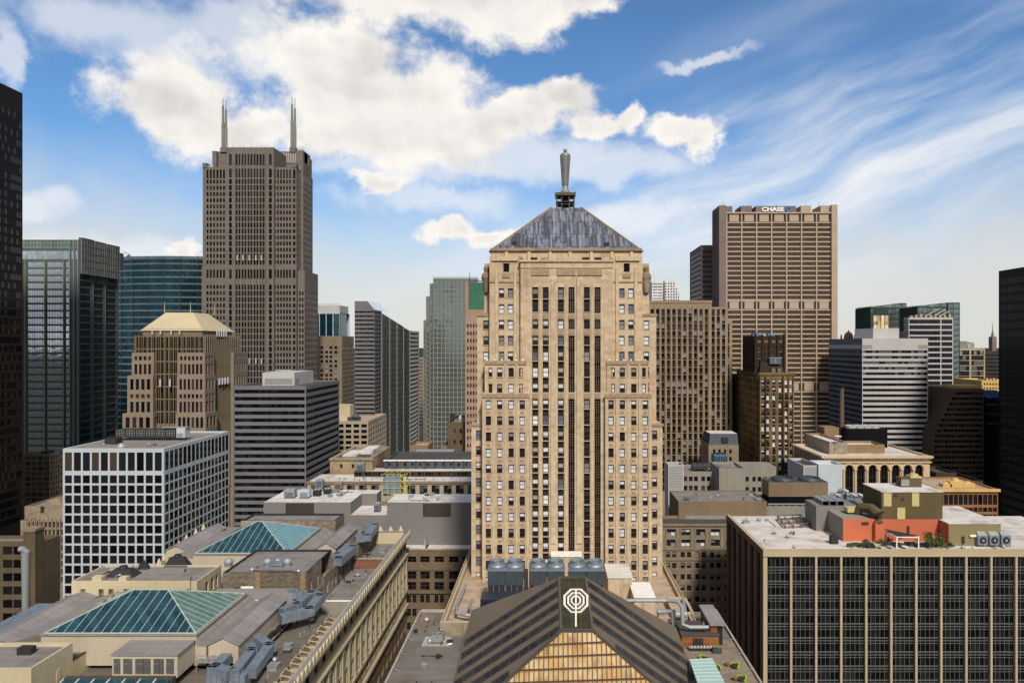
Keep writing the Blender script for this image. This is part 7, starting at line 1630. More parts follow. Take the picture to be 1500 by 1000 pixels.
    x, y, zz = X(1338, 178), 179, zo+.22; u = thing('rooftop_unit', 'olive fan unit with yellow top on the olive box', 'roof unit', (x, y, zz)); q = MB(); q.box(x-2.7, x+2.7, y, y+2.6, zz, zz+2.4, 'olive_metal'); q.box(x-2.7, x-.6, y-.1, y, zz+.4, zz+2, 'frame_grey', skip='N'); q.build('casing', u); q = MB(); q.box(x-.2, x+2.7, y-.1, y+2.7, zz+2.4, zz+2.8, 'cream_door'); q.lathe(x+1.3, y+1.3, [(1.1, zz+2.8), (1.0, zz+3.3), (0, zz+3.5)], 12, 'cream_door'); q.build('fan', u)
    x, y, zz = X(1253, 178), 178.5, zs; u = thing('rooftop_unit', 'pale olive boxy fan unit on the grey penthouse wing', 'roof unit', (x, y, zz)); q = MB(); q.box(x-1.8, x+1.8, y, y+2.4, zz+.5, zz+1.7, 'cream_door'); q.build('casing', u); q = MB(); q.box(x-1.5, x+1.5, y+.3, y+2.1, zz, zz+.5, 'dark_iron'); q.build('stand', u)
    for i, lab in enumerate(('long silver duct at the left of the grey penthouse wing', 'long silver duct in the middle of the grey penthouse wing', 'long silver duct nearest the olive box')):
        x = X(1206+i*11, 186); y = yw+1; zz = zs+1.0; q = MB(); q.box(x-.8, x+.8, y, y+6.6, zz, zz+1.1, 'galvanised'); [q.box(x-.88, x+.88, y+k*1.1, y+k*1.1+.1, zz, zz+1.18, 'frame_grey') for k in range(7)]; single(q, 'air_duct', lab, 'duct', 'silver ducts on the grey penthouse wing')
    # garden
    rnd = random.Random(11)
    def bush(px, py, r, h, m, name, lab, cat='shrub', n=420, grp=None, cone=False):
        r *= 1.25; h *= 1.2; x, y, _ = RP(px, py); u = thing(name, lab, cat, (x, y, zr), grp); q = MB()
        for i in range(n):
            f = rnd.random(); rr = r*(1-f*.85 if cone else 1)*math.sqrt(rnd.random()); a = rnd.uniform(0, 6.28); hz = .25+h*(f if cone else rnd.random()*(.65+.35*math.sin(a*2+r)))
            c = Vector((x+rr*math.cos(a), y+rr*math.sin(a)*.8, zr+hz)); d = Vector([rnd.uniform(-.3, .3) for _ in range(3)]); e = Vector([rnd.uniform(-.3, .3) for _ in range(3)]); q.poly([c, c+d, c+d+e, c+e], m)
        q.build('crown', u); q = MB(); q.cyl(x, y, zr, zr+h*.5, .07, .04, 6, 'rust_iron'); q.build('trunk', u); q = MB(); q.cyl(x, y, zr, zr+.45, .4, .5, 10, 'concrete'); q.build('pot', u)
    for px, lab in ((1239, 'left of three small conical shrubs before the salmon wall'), (1248, 'middle of three small conical shrubs before the salmon wall'), (1256.5, 'right of three small conical shrubs before the salmon wall')): bush(px, 789, .75, 2.2, 'leaf_dark', 'conical_shrub', lab, grp='conical shrubs before the salmon wall', cone=True)
    bush(1368, 799, 2.0, 2.6, 'leaf_mid', 'bush', 'large leafy green bush by the right end of the salmon wall', n=800); bush(1380, 792, .9, 2.4, 'leaf_dark', 'bush', 'dark upright bush at the corner of the salmon wing', n=260)
    for i, (px, py) in enumerate(((1268, 797), (1276, 800), (1298, 799), (1303, 792), (1324, 789), (1290, 796))): bush(px, py, .6, .9, ('leaf_dark', 'leaf_mid')[i % 2], 'potted_plant', ('low potted plant right of the conical shrubs', 'potted plant before the salmon shaft', 'potted plant left of the white pergola post', 'small potted plant close to the salmon wall', 'potted plant under the black shade sail', 'potted plant beside the salmon shaft foot')[i], 'potted plant', n=110)
    for i, (px, py) in enumerate(((1245, 801), (1262, 802), (1284, 792), (1311, 790), (1337, 790), (1362, 803), (1375, 802), (1392, 801))): bush(px, py, .5, .8, ('leaf_mid', 'leaf_dark')[i % 2], 'potted_plant', ('small plant at the front left corner of the roof garden', 'small plant between the conical shrubs and the dark bench', 'small plant against the salmon shaft', 'small plant behind the left pergola post', 'small plant behind the right blue sofa', 'small plant before the large bush', 'small plant at the front right of the large bush', 'small plant at the foot of the olive wing')[i], 'potted plant', n=120)
    for i, px in enumerate((1254, 1270, 1300, 1320, 1340, 1386)): x, y, _ = RP(px, 800.5+(i % 2)); u = thing('planter_box', ('long low planter before the conical shrubs', 'low planter beside the dark bench', 'low planter left of the pergola', 'low planter before the left blue sofa', 'low planter under the pergola right post', 'low planter right of the large bush')[i], 'planter', (x, y, zr)); q = MB(); q.box(x-1.1, x+1.1, y, y+.5, zr, zr+.45, ('slate_trim', 'tower_steel')[i % 2]); q.build('box', u); q = MB(); [q.poly([(c_ := Vector((x+rnd.uniform(-1, 1), y+.25+rnd.uniform(-.2, .2), zr+.45+rnd.random()*.35))), c_+Vector((.2, .05, .1)), c_+Vector((.15, .1, .3)), c_+Vector((-.1, 0, .22))], 'leaf_dark') for _ in range(70)]; q.build('foliage', u)
    # pergola with black shade
    u = thing('pergola', 'white post pergola with black triangular shade sail on the roof garden', 'pergola', RP(1330, 800)); pt = lambda px, py: Vector(RP(px, py)); A, Bp, Cp, D = pt(1313.5, 803), pt(1345.5, 803), pt(1298, 794), pt(1346, 794)
    for p, h in ((A, 2.9), (Bp, 3.0), (Cp, 2.9)): q = MB(); q.box(p.x-.12, p.x+.12, p.y-.12, p.y+.12, zr, zr+h, 'white_paint'); q.build('post', u)
    for a, b in ((A, Bp), (A, Cp)): q = MB(); q.beam(a+Vector((0, 0, 2.8)), b+Vector((0, 0, 2.8)), .16, .22, 'white_paint'); q.build('beam', u)
    q = MB(); P_ = [Cp+Vector((-.6, 0, 3.4)), Bp+Vector((.4, 1, 2.9)), A+Vector((.8, .4, 2.2)), ]; q.solid(P_, [p+Vector((0, 0, .06)) for p in P_], 'charcoal'); q.build('shade_sail', u)
    for px, py, wd, m_, lab in ((1313, 801, 2.4, 'navy_metal', 'dark blue outdoor sofa left under the pergola'), (1335, 800, 2.6, 'navy_metal', 'dark blue outdoor sofa right under the pergola'), (1353, 801.5, 3.4, 'navy_metal', 'long dark outdoor bench before the large bush'), (1276, 803, 2.0, 'charcoal', 'dark bench at the left end of the roof garden')):
        x, y, _ = RP(px, py); u = thing('outdoor_sofa', lab, 'sofa', (x, y, zr)); q = MB(); q.box(x-wd/2, x+wd/2, y, y+.9, zr+.1, zr+.45, m_); q.build('seat', u); q = MB(); q.box(x-wd/2, x+wd/2, y+.8, y+1.05, zr+.1, zr+.95, m_); q.build('backrest', u); q = MB(); [q.box(x+s*wd/2-.1, x+s*wd/2+.1, y, y+.9, zr+.1, zr+.65, m_) for s in (-1, 1)]; q.build('armrest', u)
    for i, (px, py, lab) in enumerate(((1289, 803, 'pale round table left on the roof garden'), (1325, 803, 'low white table between the blue sofas'), (1304, 803, 'small table beside the left pergola post'))):
        x, y, _ = RP(px, py); u = thing('table', lab, 'table', (x, y, zr)); q = MB(); q.cyl(x, y, zr+.5, zr+.58, .7, .7, 16, 'white_paint' if i == 1 else 'concrete'); q.build('tabletop', u); q = MB(); q.cyl(x, y, zr, zr+.5, .2, .1, 8, 'dark_iron'); q.build('leg', u)
    # three fan units
    for px, lab in ((1440, 'left of three grey condensers with round front fans at the roof edge'), (1457, 'middle of three grey condensers with round front fans at the roof edge'), (1474, 'right of three grey condensers with round front fans at the roof edge')):
        x, y, _ = RP(px, 801); u = thing('condenser', lab, 'condenser', (x, y, zr), 'condensers at the roof edge'); q = MB(); q.box(x-1.2, x+1.2, y, y+1.8, zr+.5, zr+2.9, 'galvanised'); q.build('casing', u)
        q = MB(); n = 20; P1 = [(x+.85*math.cos(6.283*i/n), y-.12, zr+1.7+.85*math.sin(6.283*i/n)) for i in range(n)]; q.solid(P1, [(a, y, b) for a, _, b in P1], 'charcoal'); P2 = [(x+.3*math.cos(6.283*i/n), y-.2, zr+1.7+.3*math.sin(6.283*i/n)) for i in range(n)]; q.solid(P2, [(a, y-.1, b) for a, _, b in P2], 'steel'); q.build('fan', u)
        q = MB(); q.solid([(x-1.2, y, zr+2.9), (x+1.2, y, zr+2.9), (x+1.2, y+1.8, zr+2.9), (x-1.2, y+1.8, zr+2.9)], [(x-.9, y+1.2, zr+3.7), (x+.9, y+1.2, zr+3.7), (x+.9, y+1.8, zr+3.7), (x-.9, y+1.8, zr+3.7)], 'steel'); q.build('hood', u)
        q = MB(); [q.box(x+a-.08, x+a+.08, y+b, y+b+.15, zr, zr+.5, 'rust_iron') for a in (-1, 1) for b in (.1, 1.5)]; q.build('stand', u)
    q = MB(); a = pt(1395, 797); b = pt(1428, 797); [q.cyl(a.x+i*1.1, a.y+(i % 2)*.6, zr, zr+.7+.4*(i % 3), .14, .14, 8, ('steel', 'rust_iron', 'white_paint')[i % 3]) for i in range(6)]; q.beam(a+Vector((0, 0, .4)), b+Vector((0, 0, .4)), .2, .2, 'rust_iron'); q.beam(a+Vector((0, .6, .7)), b+Vector((0, .6, .7)), .14, .14, 'steel'); single(q, 'pipe_run', 'jumble of small pipes along the roof edge left of the three condensers', 'pipes')
    q = MB(); x, y, _ = RP(1410, 788); q.beam((x-2.4, Yr-.3, zr+2.6), (x+2, Yr-.3, zr+2.6), .3, .5, 'white_paint'); q.box(x-4.3, x-3.6, Yr-.2, Yr, zr+.6, zr+2.4, 'charcoal'); single(q, 'wall_unit', 'white strip unit and dark box on the olive wing wall', 'wall unit')
dict_side = dict(k='grid', n=(4, 1), zz=[0, .25, 1], g=['glass_dark', 'glass_black', 'glass_warm'], fr='frame_dark', t=.1)
mat_plain('mullion_grey', (.15, .165, .155), .6); mat_plain('mullion_light', (.10, .108, .105), .6); mat_plain('cream_door', (.50, .43, .20), .5); mat_plain('leaf_mid', (.07, .11, .02), .8, var=.5, sc=5)
mat_wall('stone_shaded', (.20, .145, .10), (.17, .125, .085), var=.1, streak=.1); mat_wall('olive_pale', (.26, .225, .125), (.22, .19, .10), var=.1); mat_glass('mirror_dark2', (.10, .12, .14), .08, metal=.4, var=.6)
mat_roof('roof_white2', (.66, .61, .57), (.33, .26, .21), amt=.75, scale=.16)
pier_block()
# ---------------- the ornate block with two glass roofs, lower left
def ornate():
    B = Bld('cornice_building', 'long cream stone building with a crested cornice and tall pilasters at lower left', 'building', (-60, 150, 0)); w = B.wall; xE = -41.3; m = 'cornice_stone'; ya, yb = 84.0, 195.0
    n = 26; cy = even(ya, yb, n, .56); cw = even(ya, yb, n, .5)
    B.face('E', ya, yb, xE, 79.4, 83.0, even(ya, yb, n, .5), [(80.0, 82.6)], m, .25, ST_DARK)
    B.face('E', ya, yb, xE, 68.6, 77.4, cy, [(69.2, 72.2), (72.9, 76.8)], m, .3, ST_DARK)
    B.face('E', ya, yb, xE, 64.4, 67.8, cw, [(65.2, 67.4)], m, .5, ST_DARK)
    B.face('E', ya, yb, xE, 0, 63.6, cy, [(60.8-3.9*i, 63-3.9*i) for i in range(8)], 'stone_shaded', .5, ST_DARK)  # shade low on this wall put into the browner colour
    for a, b in ((77.4, 79.4), (67.8, 68.6), (63.6, 64.4)): w.poly([(xE, ya, a), (xE, yb, a), (xE, yb, b), (xE, ya, b)], m)
    q = MB()
    for a, b, d in ((83.0, 83.5, .8), (83.5, 84.0, 1.25), (77.6, 78.2, .4), (78.2, 78.6, .6), (67.8, 68.5, .5), (63.6, 64.3, .7)): q.box(xE, xE+d, ya, yb+.3, a, b, m, skip='W')
    B.parts(q, 'cornice')
    q = MB()
    for i in range(n+1):
        y = ya+(yb-ya)*i/n; q.box(xE, xE+.32, y-.55, y+.55, 69.2, 76.8, m, skip='W'); q.box(xE, xE+.42, y-.7, y+.7, 76.8, 77.6, m, skip='W'); q.box(xE, xE+.42, y-.7, y+.7, 68.5, 69.2, m, skip='W')
    B.parts(q, 'pilaster')
    q = MB(); y = ya+.4; mat_wall('crest_stone', (.62, .54, .36), var=.25)
    while y < yb:                                     # crest of shell ornaments
        x = -40.05; q.solid([(x, y-.6, 84.0), (x, y+.6, 84.0), (x, y+.66, 84.7), (x, y+.22, 85.5), (x, y-.22, 85.5), (x, y-.66, 84.7)], [(x-.9, y-.45, 84.0), (x-.9, y+.45, 84.0), (x-.8, y+.5, 84.35), (x-.5, y+.15, 84.9), (x-.5, y-.15, 84.9), (x-.8, y-.5, 84.35)], 'crest_stone'); y += 1.75
    B.parts(q, 'crest')
    q = MB(); q.box(-41.9, -40.6, ya, yb, 83.2, 84.02, 'roof_mauve'); q.box(-42.2, -41.9, ya, yb, 81.4, 84.1, 'concrete'); B.part(q, 'parapet')
    # hidden mass and decks
    w.box(-96, xE, ya, yb, 0, 81.3, m, skip='ETB')
    def deck(x0, x1, y0, y1, z, mm): r = MB(); r.box(x0, x1, y0, y1, z-.3, z, mm, skip='B'); B.part(r, 'roof')
    deck(-50.3, -42.2, 136.5, 195, 81.5, 'roof_grey'); deck(-96, -50.3, 118, 200, 84.8, 'roof_grey'); deck(-96, -43.9, 84, 118, 84.0, 'roof_patchy'); deck(-50.3, -43.9, 118, 136.5, 84.0, 'roof_patchy'); deck(-43.9, -42.2, 84, 136.5, 81.5, 'roof_dark')
    w.poly([(-50.3, 136.5, 81.4), (-43.9, 136.5, 81.4), (-43.9, 136.5, 84), (-50.3, 136.5, 84)], m); w.poly([(-43.9, 84, 81.4), (-43.9, 136.5, 81.4), (-43.9, 136.5, 84), (-43.9, 84, 84)], m)
    q = MB(); q.box(-50.3, -42.2, 172.3, 172.8, 81.5, 84.0, 'red_brick'); q.box(-50.4, -42.1, 172.2, 172.9, 84.0, 84.12, 'concrete'); q.box(-50.3, -42.2, 143.8, 144.2, 81.5, 84.0, 'concrete_wall'); q.box(-50.3, -42.2, 143.7, 144.3, 84.0, 84.15, 'white_paint')
    q.box(-50.3, -42, 194.2, 195, 81.5, 84.8, 'cream'); q.box(-50.5, -41.8, 194.1, 195.1, 84.8, 85.1, 'roof_mauve'); B.parts(q, 'partition_wall')
    q = MB(); [q.cyl(-48.6+i*2.9, 194.6, 85.1, 86.5, .75, .05, 6, 'cream') for i in range(3)]; [q.cyl(X(c, y2), y2, 84.9, 86.4, .7, .15, 6, 'cream') for c, y2 in ((221, 160), (233, 165), (241, 169), (252, 174), (262, 180), (273, 186), (287, 192), (298, 197))]; B.parts(q, 'finial')
    # E wall with windows beside the upper deck
    B.face('E', 151, 194, -50.28, 81.5, 86.6, even(152, 176, 8, .42), [(82.4, 84.9)], 'mottled_brick', .4, ST_DARK); w.box(-51.2, -50.3, 151, 194, 81.5, 86.6, 'mottled_brick', skip='EB')
    B.face('E', 136.5, 141, -50.28, 81.5, 84.8, (), (), 'mottled_brick')
    # cream dormers in the slot behind the cornice
    for i in range(7):
        y = 133.6-4.35*i; q = MB(); q.box(-43.9, -42.3, y-1.1, y+1.1, 81.5, 83.6, 'cream_dormer'); a = [(-43.95, y-1.15, 83.6), (-42.2, y-1.15, 83.6), (-42.2, y+1.15, 83.6), (-43.95, y+1.15, 83.6)]
        c = [(-43.9, y-1.1, 84.45), (-42.6, y-.8, 84.05), (-42.6, y+.8, 84.05), (-43.9, y+1.1, 84.45)]; q.solid(a, c, 'rust_iron'); V = Vector
        o = q.build('dormer', B.e); q = MB()
        for s, t in ((0, 0), (1, 1), (2, 2), (3, 3)): q.beam(V(a[s])+V((0, 0, .1)), V(c[t])+V((0, 0, .1)), .16, .16, 'cream_dormer')
        q.beam(c[0], c[1], .16, .16, 'cream_dormer'); q.beam(c[2], c[3], .16, .16, 'cream_dormer'); q.beam(c[0], c[3], .16, .2, 'cream_dormer'); q.beam(V(a[1])+V((0, 0, .1)), V(c[2])+V((0, 0, .1)), .12, .12, 'cream_dormer'); q.beam(V(a[2])+V((0, 0, .1)), V(c[1])+V((0, 0, .1)), .12, .12, 'cream_dormer')
        q.box(-42.32, -42.24, y-.6, y+.6, 81.7, 83.1, 'charcoal', skip='W'); q2 = q.build('dormer_frame', o); q2.parent = o; q2.location = (0, 0, 0); pass
    clutter(B, -49.5, -44.5, 100, 134, 84, 16, 11); clutter(B, -49.5, -43, 146, 192, 81.5, 18, 12); clutter(B, -90, -60, 103, 107, 84, 4, 13); B.done()
    # glass hip roofs
    def skylight(nm, lab, x0, x1, y0, y1, zb, rx0, rx1, ry, rz, mS, mE):
        u = thing(nm, lab, 'skylight', ((x0+x1)/2, (y0+y1)/2, zb-5)); V = Vector
        A = [V((x0, y0, zb)), V((x1, y0, zb)), V((x1, y1, zb)), V((x0, y1, zb))]; P, Q = V((rx0, ry, rz)), V((rx1, ry, rz))
        for F, mm in (([A[0], A[1], Q, P], mS), ([A[1], A[2], Q], mE), ([A[2], A[3], P, Q], mS), ([A[3], A[0], P], mE)): q = MB(); q.poly(F, mm); q.build('glass_slope', u)
        q = MB(); up = V((0, 0, .07))
        for a, b in ((A[0], P), (A[1], Q), (A[2], Q), (A[3], P), (P, Q), (A[0], A[1]), (A[1], A[2])): q.beam(a+up, b+up, .16, .16, 'skylight_bar')
        q.build('hip_bar', u); bars = MB()
        nx = int((x1-x0)/1.5)
        for i in range(1, nx):
            x = x0+(x1-x0)*i/nx
            if x < rx0: t = (x-x0)/(rx0-x0); e = A[0].lerp(P, t)
            elif x > rx1: t = (x1-x)/(x1-rx1); e = A[1].lerp(Q, t)
            else: e = V((x, ry, rz))
            bars.beam(V((x, y0, zb))+up, e+up, .07, .1, 'skylight_bar')
        ny = int((y1-y0)/1.5)
        for i in range(1, ny):
            y = y0+(y1-y0)*i/ny; e = A[1].lerp(Q, (y-y0)/(ry-y0)) if y < ry else A[2].lerp(Q, (y1-y)/(y1-ry)); bars.beam(V((x1, y, zb))+up, e+up, .06, .08, 'skylight_bar2')
        for k in range(1, 5):
            t = k/5; bars.beam(A[0].lerp(P, t)+up*.5, A[1].lerp(Q, t)+up*.5, .05, .05, 'frame_dark'); bars.beam(A[1].lerp(Q, t)+up*.5, A[2].lerp(Q, t)+up*.5, .06, .06, 'skylight_bar2')
        for n_ in islands(bars): n_.build('glazing_bar', u)
        q = MB(); q.box(x0-.3, x1+.3, y0-.3, y1, 84.8, zb-.05, 'pale_shed'); q.box(x0-.5, x1+.5, y0-.5, y1, zb-.25, zb-.02, 'roof_ribbed'); q.build('curb', u)
    skylight('glass_roof', 'dark teal and pale green hipped glass roof, the nearer of the two', -84.4, -59.2, 113.7, 131.9, 90, -75.1, -68.9, 122.8, 94.0, 'skylight_teal', 'skylight_green')
    skylight('glass_roof', 'teal glass roof with bright blue right slope, the farther of the two', -82, -60.8, 157.4, 179, 90, -72.2, -71.2, 168, 94.6, 'skylight_teal', 'skylight_blue')
    # long gabled metal sheds
    def shed(lab, x0, x1, y0, y1, ze, zr, zb=84.8):
        u = thing('shed', lab, 'shed', ((x0+x1)/2, (y0+y1)/2, zb)); xm = (x0+x1)/2; q = MB(); q.box(x0, x1, y0, y1, zb, ze, 'pale_shed', skip='TB'); q.poly([(x0, y0, ze), (x1, y0, ze), (xm, y0, zr)], 'pale_shed'); q.poly([(x0, y1, ze), (x1, y1, ze), (xm, y1, zr)], 'pale_shed'); q.build('wall', u)
        for s, a in ((-1, x0), (1, x1)):
            q = MB(); e = a+s*.25; d = (zr-ze)/(x1-x0)*2*.25; q.solid([(e, y0-.3, ze-d), (e, y1+.3, ze-d), (e, y1+.3, ze-d+.12), (e, y0-.3, ze-d+.12)], [(xm, y0-.3, zr), (xm, y1+.3, zr), (xm, y1+.3, zr+.12), (xm, y0-.3, zr+.12)], 'roof_mauve'); q.build('roof', u)
        q = MB(); q.box(x0+.5, x0+1.3, y0-.06, y0, zb+.9, zb+1.5, 'frame_grey', skip='N'); q.cyl(x0+.9, y0-.05, zb+1.1, zb+1.35, .12, .12, 8, 'charcoal'); q.build('vent', u)
        return u
    shed('long mauve gabled shed right of the nearer glass roof', -57.2, -52.2, 114, 134, 88, 89.2); shed('mauve gabled shed right of the farther glass roof', -57.6, -53.0, 168, 187, 88, 89.4)
    shed('long mauve shed left of the nearer glass roof', -96, -90.4, 114.5, 138, 88, 88.9); shed('mauve gabled shed left of the farther glass roof', -94, -89, 166.7, 187, 88.0, 89.0)
    for x0, x1, y0, y1, lab in ((-59.0, -57.3, 113.5, 133, 'sloping grey ribbed roof strip between the nearer glass roof and its right shed'), (-60.5, -57.7, 157.5, 182, 'sloping grey ribbed roof strip between the farther glass roof and its right shed'), (-90.2, -84.9, 115, 134, 'sloping grey ribbed roof strip left of the nearer glass roof'), (-88.8, -82.6, 160, 182, 'sloping grey ribbed roof strip left of the farther glass roof')):
        q = MB(); za, zb_ = (89.6, 88.0) if x0 > -70 else (88.1, 89.7); q.solid([(x0, y0, za), (x0, y1, za), (x0, y1, 84.8), (x0, y0, 84.8)], [(x1, y0, zb_), (x1, y1, zb_), (x1, y1, 84.8), (x1, y0, 84.8)], 'roof_ribbed'); q.box(x0, x1, y0-.05, y0, 84.8, min(za, zb_)-.1, 'pale_shed', skip='N'); single(q, 'roof_valley', lab, 'roof')
    # dormer box before the nearer glass roof
    D = Bld('glazed_dormer', 'low metal roofed box with five dark windows before the nearer glass roof', 'dormer', (-64.6, 110, 85)); D.face('S', -69.4, -59.1, 108, 85.4, 88.95, [(-69.2, -68.1), (-67.7, -66.2), (-65.8, -63.3), (-62.9, -61.2), (-60.9, -59.6)], [(85.9, 88.4)], 'pale_shed', .15, band(['louver_glass'], 1.1, 'frame_brown', .09)); D.wall.box(-69.4, -59.1, 108, 113.1, 85.4, 88.95, 'pale_shed', skip='ST'); r = MB(); r.box(-69.6, -58.9, 107.8, 113.1, 88.95, 89.15, 'roof_ribbed'); r.build('roof', D.e); D.done()
    D = Bld('sloped_glazing', 'row of low sloping dark panes at the bottom edge left of the dormer box', 'skylight', (-68, 103, 84)); 
    for i in range(7): q = MB(); x = -76+i*2.4; q.solid([(x, 98, 84.1), (x+2.25, 98, 84.1), (x+2.25, 98, 84.3), (x, 98, 84.3)], [(x, 106.5, 84.1), (x+2.25, 106.5, 84.1), (x+2.25, 106.5, 85.9), (x, 106.5, 85.9)], 'skylight_teal'); D.part(q, 'pane'); q = MB(); q.beam((x, 98, 84.35), (x, 106.5, 85.95), .12, .12, 'white_paint'); D.part(q, 'glazing_bar')
    D.wall.box(-76.2, -59.2, 106.5, 107.7, 84, 85.9, 'roof_dark'); D.done()
    # cream parapet boxes, bottom left
    D = Bld('stair_house', 'cream stair house with flat stained roof in the bottom left corner', 'roof house', (-88, 105, 84)); D.shell(-104, -77.2, 101.4, 110.2, 80, 90, 'cream', skip='B', par=.35, parh=.5, roof='roof_grey')
    q = MB(); q.box(-77.6, -77.2, 110.2, 117.2, 84, 87, 'cream'); q.box(-77.65, -77.15, 110.2, 117.2, 87, 87.1, 'charcoal'); q.box(-83, -77.6, 110.3, 117, 84, 84.6, 'roof_dark'); D.parts(q, 'parapet'); q = MB(); q.box(-77.2, -77.12, 106.5, 107.4, 85.3, 87.2, 'cream_trim', skip='W'); D.part(q, 'door'); q = MB(); q.box(-96, -86, 102.4, 104.2, 89.5, 90.5, 'charcoal'); q.box(-83.6, -81.4, 106.8, 108, 89.5, 90.6, 'charcoal'); D.parts(q, 'roof_unit'); D.done()
    D = Bld('roof_house', 'long cream rooftop house with windows and flat dirty roof between the glass roofs', 'roof house', (-83, 141, 85)); x0, x1 = -95.5, -70.5
    cw = pc(136, (121.5, 148, 162.5, 184.5, 200, 222.5, 237.5, 260.5, 276), 7.4)
    D.face('S', x0, x1, 136, 84.8, 91, cw, [(87.2, 89.4)], 'cream', .35, dict(k='grid', n=(3, 2), g=['glass_dark', 'glass_black'], fr='cream', t=.06)); D.face('E', 136, 146, x1, 84.8, 91, [(139.3, 140.6), (141.6, 142.9), (143.6, 144.6)], [(87, 89.5)], 'cream', .35, ST_DARKF)
    D.shell(x0, x1, 136, 146, 84.8, 91, 'cream', skip='SEB', par=.3, parh=.35, roof='roof_stained')
    q = MB(); q.box(X(133, 136), X(147, 136), 136.3, 137.6, 90.6, 91.7, 'cream'); q.box(X(172, 136), X(183.5, 136), 136.3, 137.6, 90.6, 91.6, 'cream'); D.parts(q, 'chimney'); q = MB(); x = x1-1.2; [q.beam((x, 136.8+d, 85), (x, 136.8+d, 92), .07, .07, 'dark_iron') for d in (-1, -.5)]; [q.beam((x, 135.8, 85.4+i*.5), (x, 136.3, 85.4+i*.5), .05, .05, 'dark_iron') for i in range(13)]; D.part(q, 'ladder'); clutter(D, -94, -72, 138, 145, 90.65, 7, 14); D.done()
    for lab, x, y, a, b, h in (('black hooded roof fan on the long cream rooftop house', X(183, 141), 140.5, 3.0, 2.5, 1.4), ('flat black tank behind the long cream rooftop house', X(262, 147), 146.6, 2.6, 1.6, 1.9), ('small dark fan by the back edge of the cream rooftop house', X(212, 145), 144.6, 1.2, 1, 1.2)):
        u = thing('roof_fan', lab, 'roof unit', (x, y, 90.65)); q = MB(); q.solid([(x-a, y-b*.6, 90.65), (x+a, y-b*.6, 90.65), (x+a, y+b*.6, 90.65), (x-a, y+b*.6, 90.65)], [(x-a*.55, y-b*.3, 90.65+h), (x+a*.55, y-b*.3, 90.65+h), (x+a*.55, y+b*.3, 90.65+h), (x-a*.55, y+b*.3, 90.65+h)], 'charcoal'); q.build('hood', u); q = MB(); q.cyl(x, y, 90.65+h, 91.2+h, a*.3, a*.25, 12, 'dark_iron'); q.build('cap', u)
    # brick block in the centre
    D = Bld('brick_block', 'grey brick rooftop block with pale grey flat roof between the glass roofs', 'roof house', (-60, 147, 85)); xa = -67.8; D.face('E', 141, 150, -50.4, 81.5, 91, [(143, 144.1), (147, 148.1)], [(85.6, 88.6)], 'mottled_brick', .3, dict(k='sash', g=['blind_grey', 'glass_sky'], b=['blind_pale'], fr='frame_grey', t=.1))
    D.shell(xa, -50.4, 141, 157, 81.5, 91, 'grey_brick', skip='EB', par=.35, parh=.4, roof='roof_grey', pm='charcoal'); q = MB(); [q.box(x-.5, x+.5, 140.8, 141, 84.8, 91.2, 'tan_brick', skip='N') for x in (-60.5, -51.2)]; D.parts(q, 'pier'); q = MB(); q.box(-64, -61.4, 140.9, 141, 86.2, 88.2, 'white_paint', skip='N'); q.box(-65.2, -64.3, 140.6, 141, 87.2, 88, 'charcoal'); D.parts(q, 'wall_patch'); clutter(D, -66, -52, 142, 145.5, 90.6, 5, 15); D.done()
    for lab, px, k in (('domed silver vent at the left of the brick block roof', 335, 0), ('left silver barrel vent in the pair on the brick block roof', 392, 1), ('middle silver box vent on the brick block roof', 407, 2), ('right silver barrel vent on the brick block roof', 421, 1)):
        x = X(px, 146.5); y = 146.5; z0 = 90.6; u = thing('roof_vent', lab, 'vent', (x, y, z0)); q = MB(); q.cyl(x, y, z0, z0+.8, .8, .8, 14, 'galvanised') if k != 2 else q.box(x-1.3, x+1.3, y-.7, y+.7, z0+.2, z0+1.3, 'galvanised'); q.build('base', u); q = MB(); q.lathe(x, y, [(.95, z0+.8), (.9, z0+1.2), (.5, z0+1.6), (0, z0+1.7)], 14, 'steel') if k != 2 else q.lathe(x, y, [(.6, z0+1.3), (.5, z0+1.6), (0, z0+1.7)], 12, 'steel'); q.build('hood', u)
    D = Bld('brick_block', 'low brick roofed block with dark rimmed pale roof behind the farther glass roof', 'roof house', (-71, 189, 85)); D.shell(-84, -58.4, 185, 193, 84.8, 90.4, 'mottled_brick', skip='B', par=.45, parh=.5, roof='roof_grey', pm='charcoal'); D.done()
    D = Bld('flat_roof_wing', 'pale flat rooftop between the brick block and the nearer mauve shed', 'roof house', (-60, 137, 85)); D.shell(-68.5, -52.2, 134.6, 140.7, 84.8, 87.9, 'white_wall', skip='B', roof='roof_mauve'); D.done()
    q = MB(); q.solid([(-104, 122, 83.5), (-97, 122, 83.5), (-97, 138, 83.5), (-104, 138, 83.5)], [(-103, 123, 86.2), (-97.5, 123, 86.2), (-97.5, 137, 86.2), (-103, 137, 86.2)], 'galvanised'); [q.box(-104.05, -96.95, 123+i*2, 123.12+i*2, 84.9, 85.6, 'frame_grey') for i in range(7)]; single(q, 'air_duct', 'long blue grey duct housing left of the left mauve shed', 'duct')
    q = MB(); q.box(-120, -96, 96, 128, 78, 84.9, 'roof_patchy'); single(q, 'flat_roof_wing', 'dark flat roof wing at the left edge under the duct housing', 'roof')
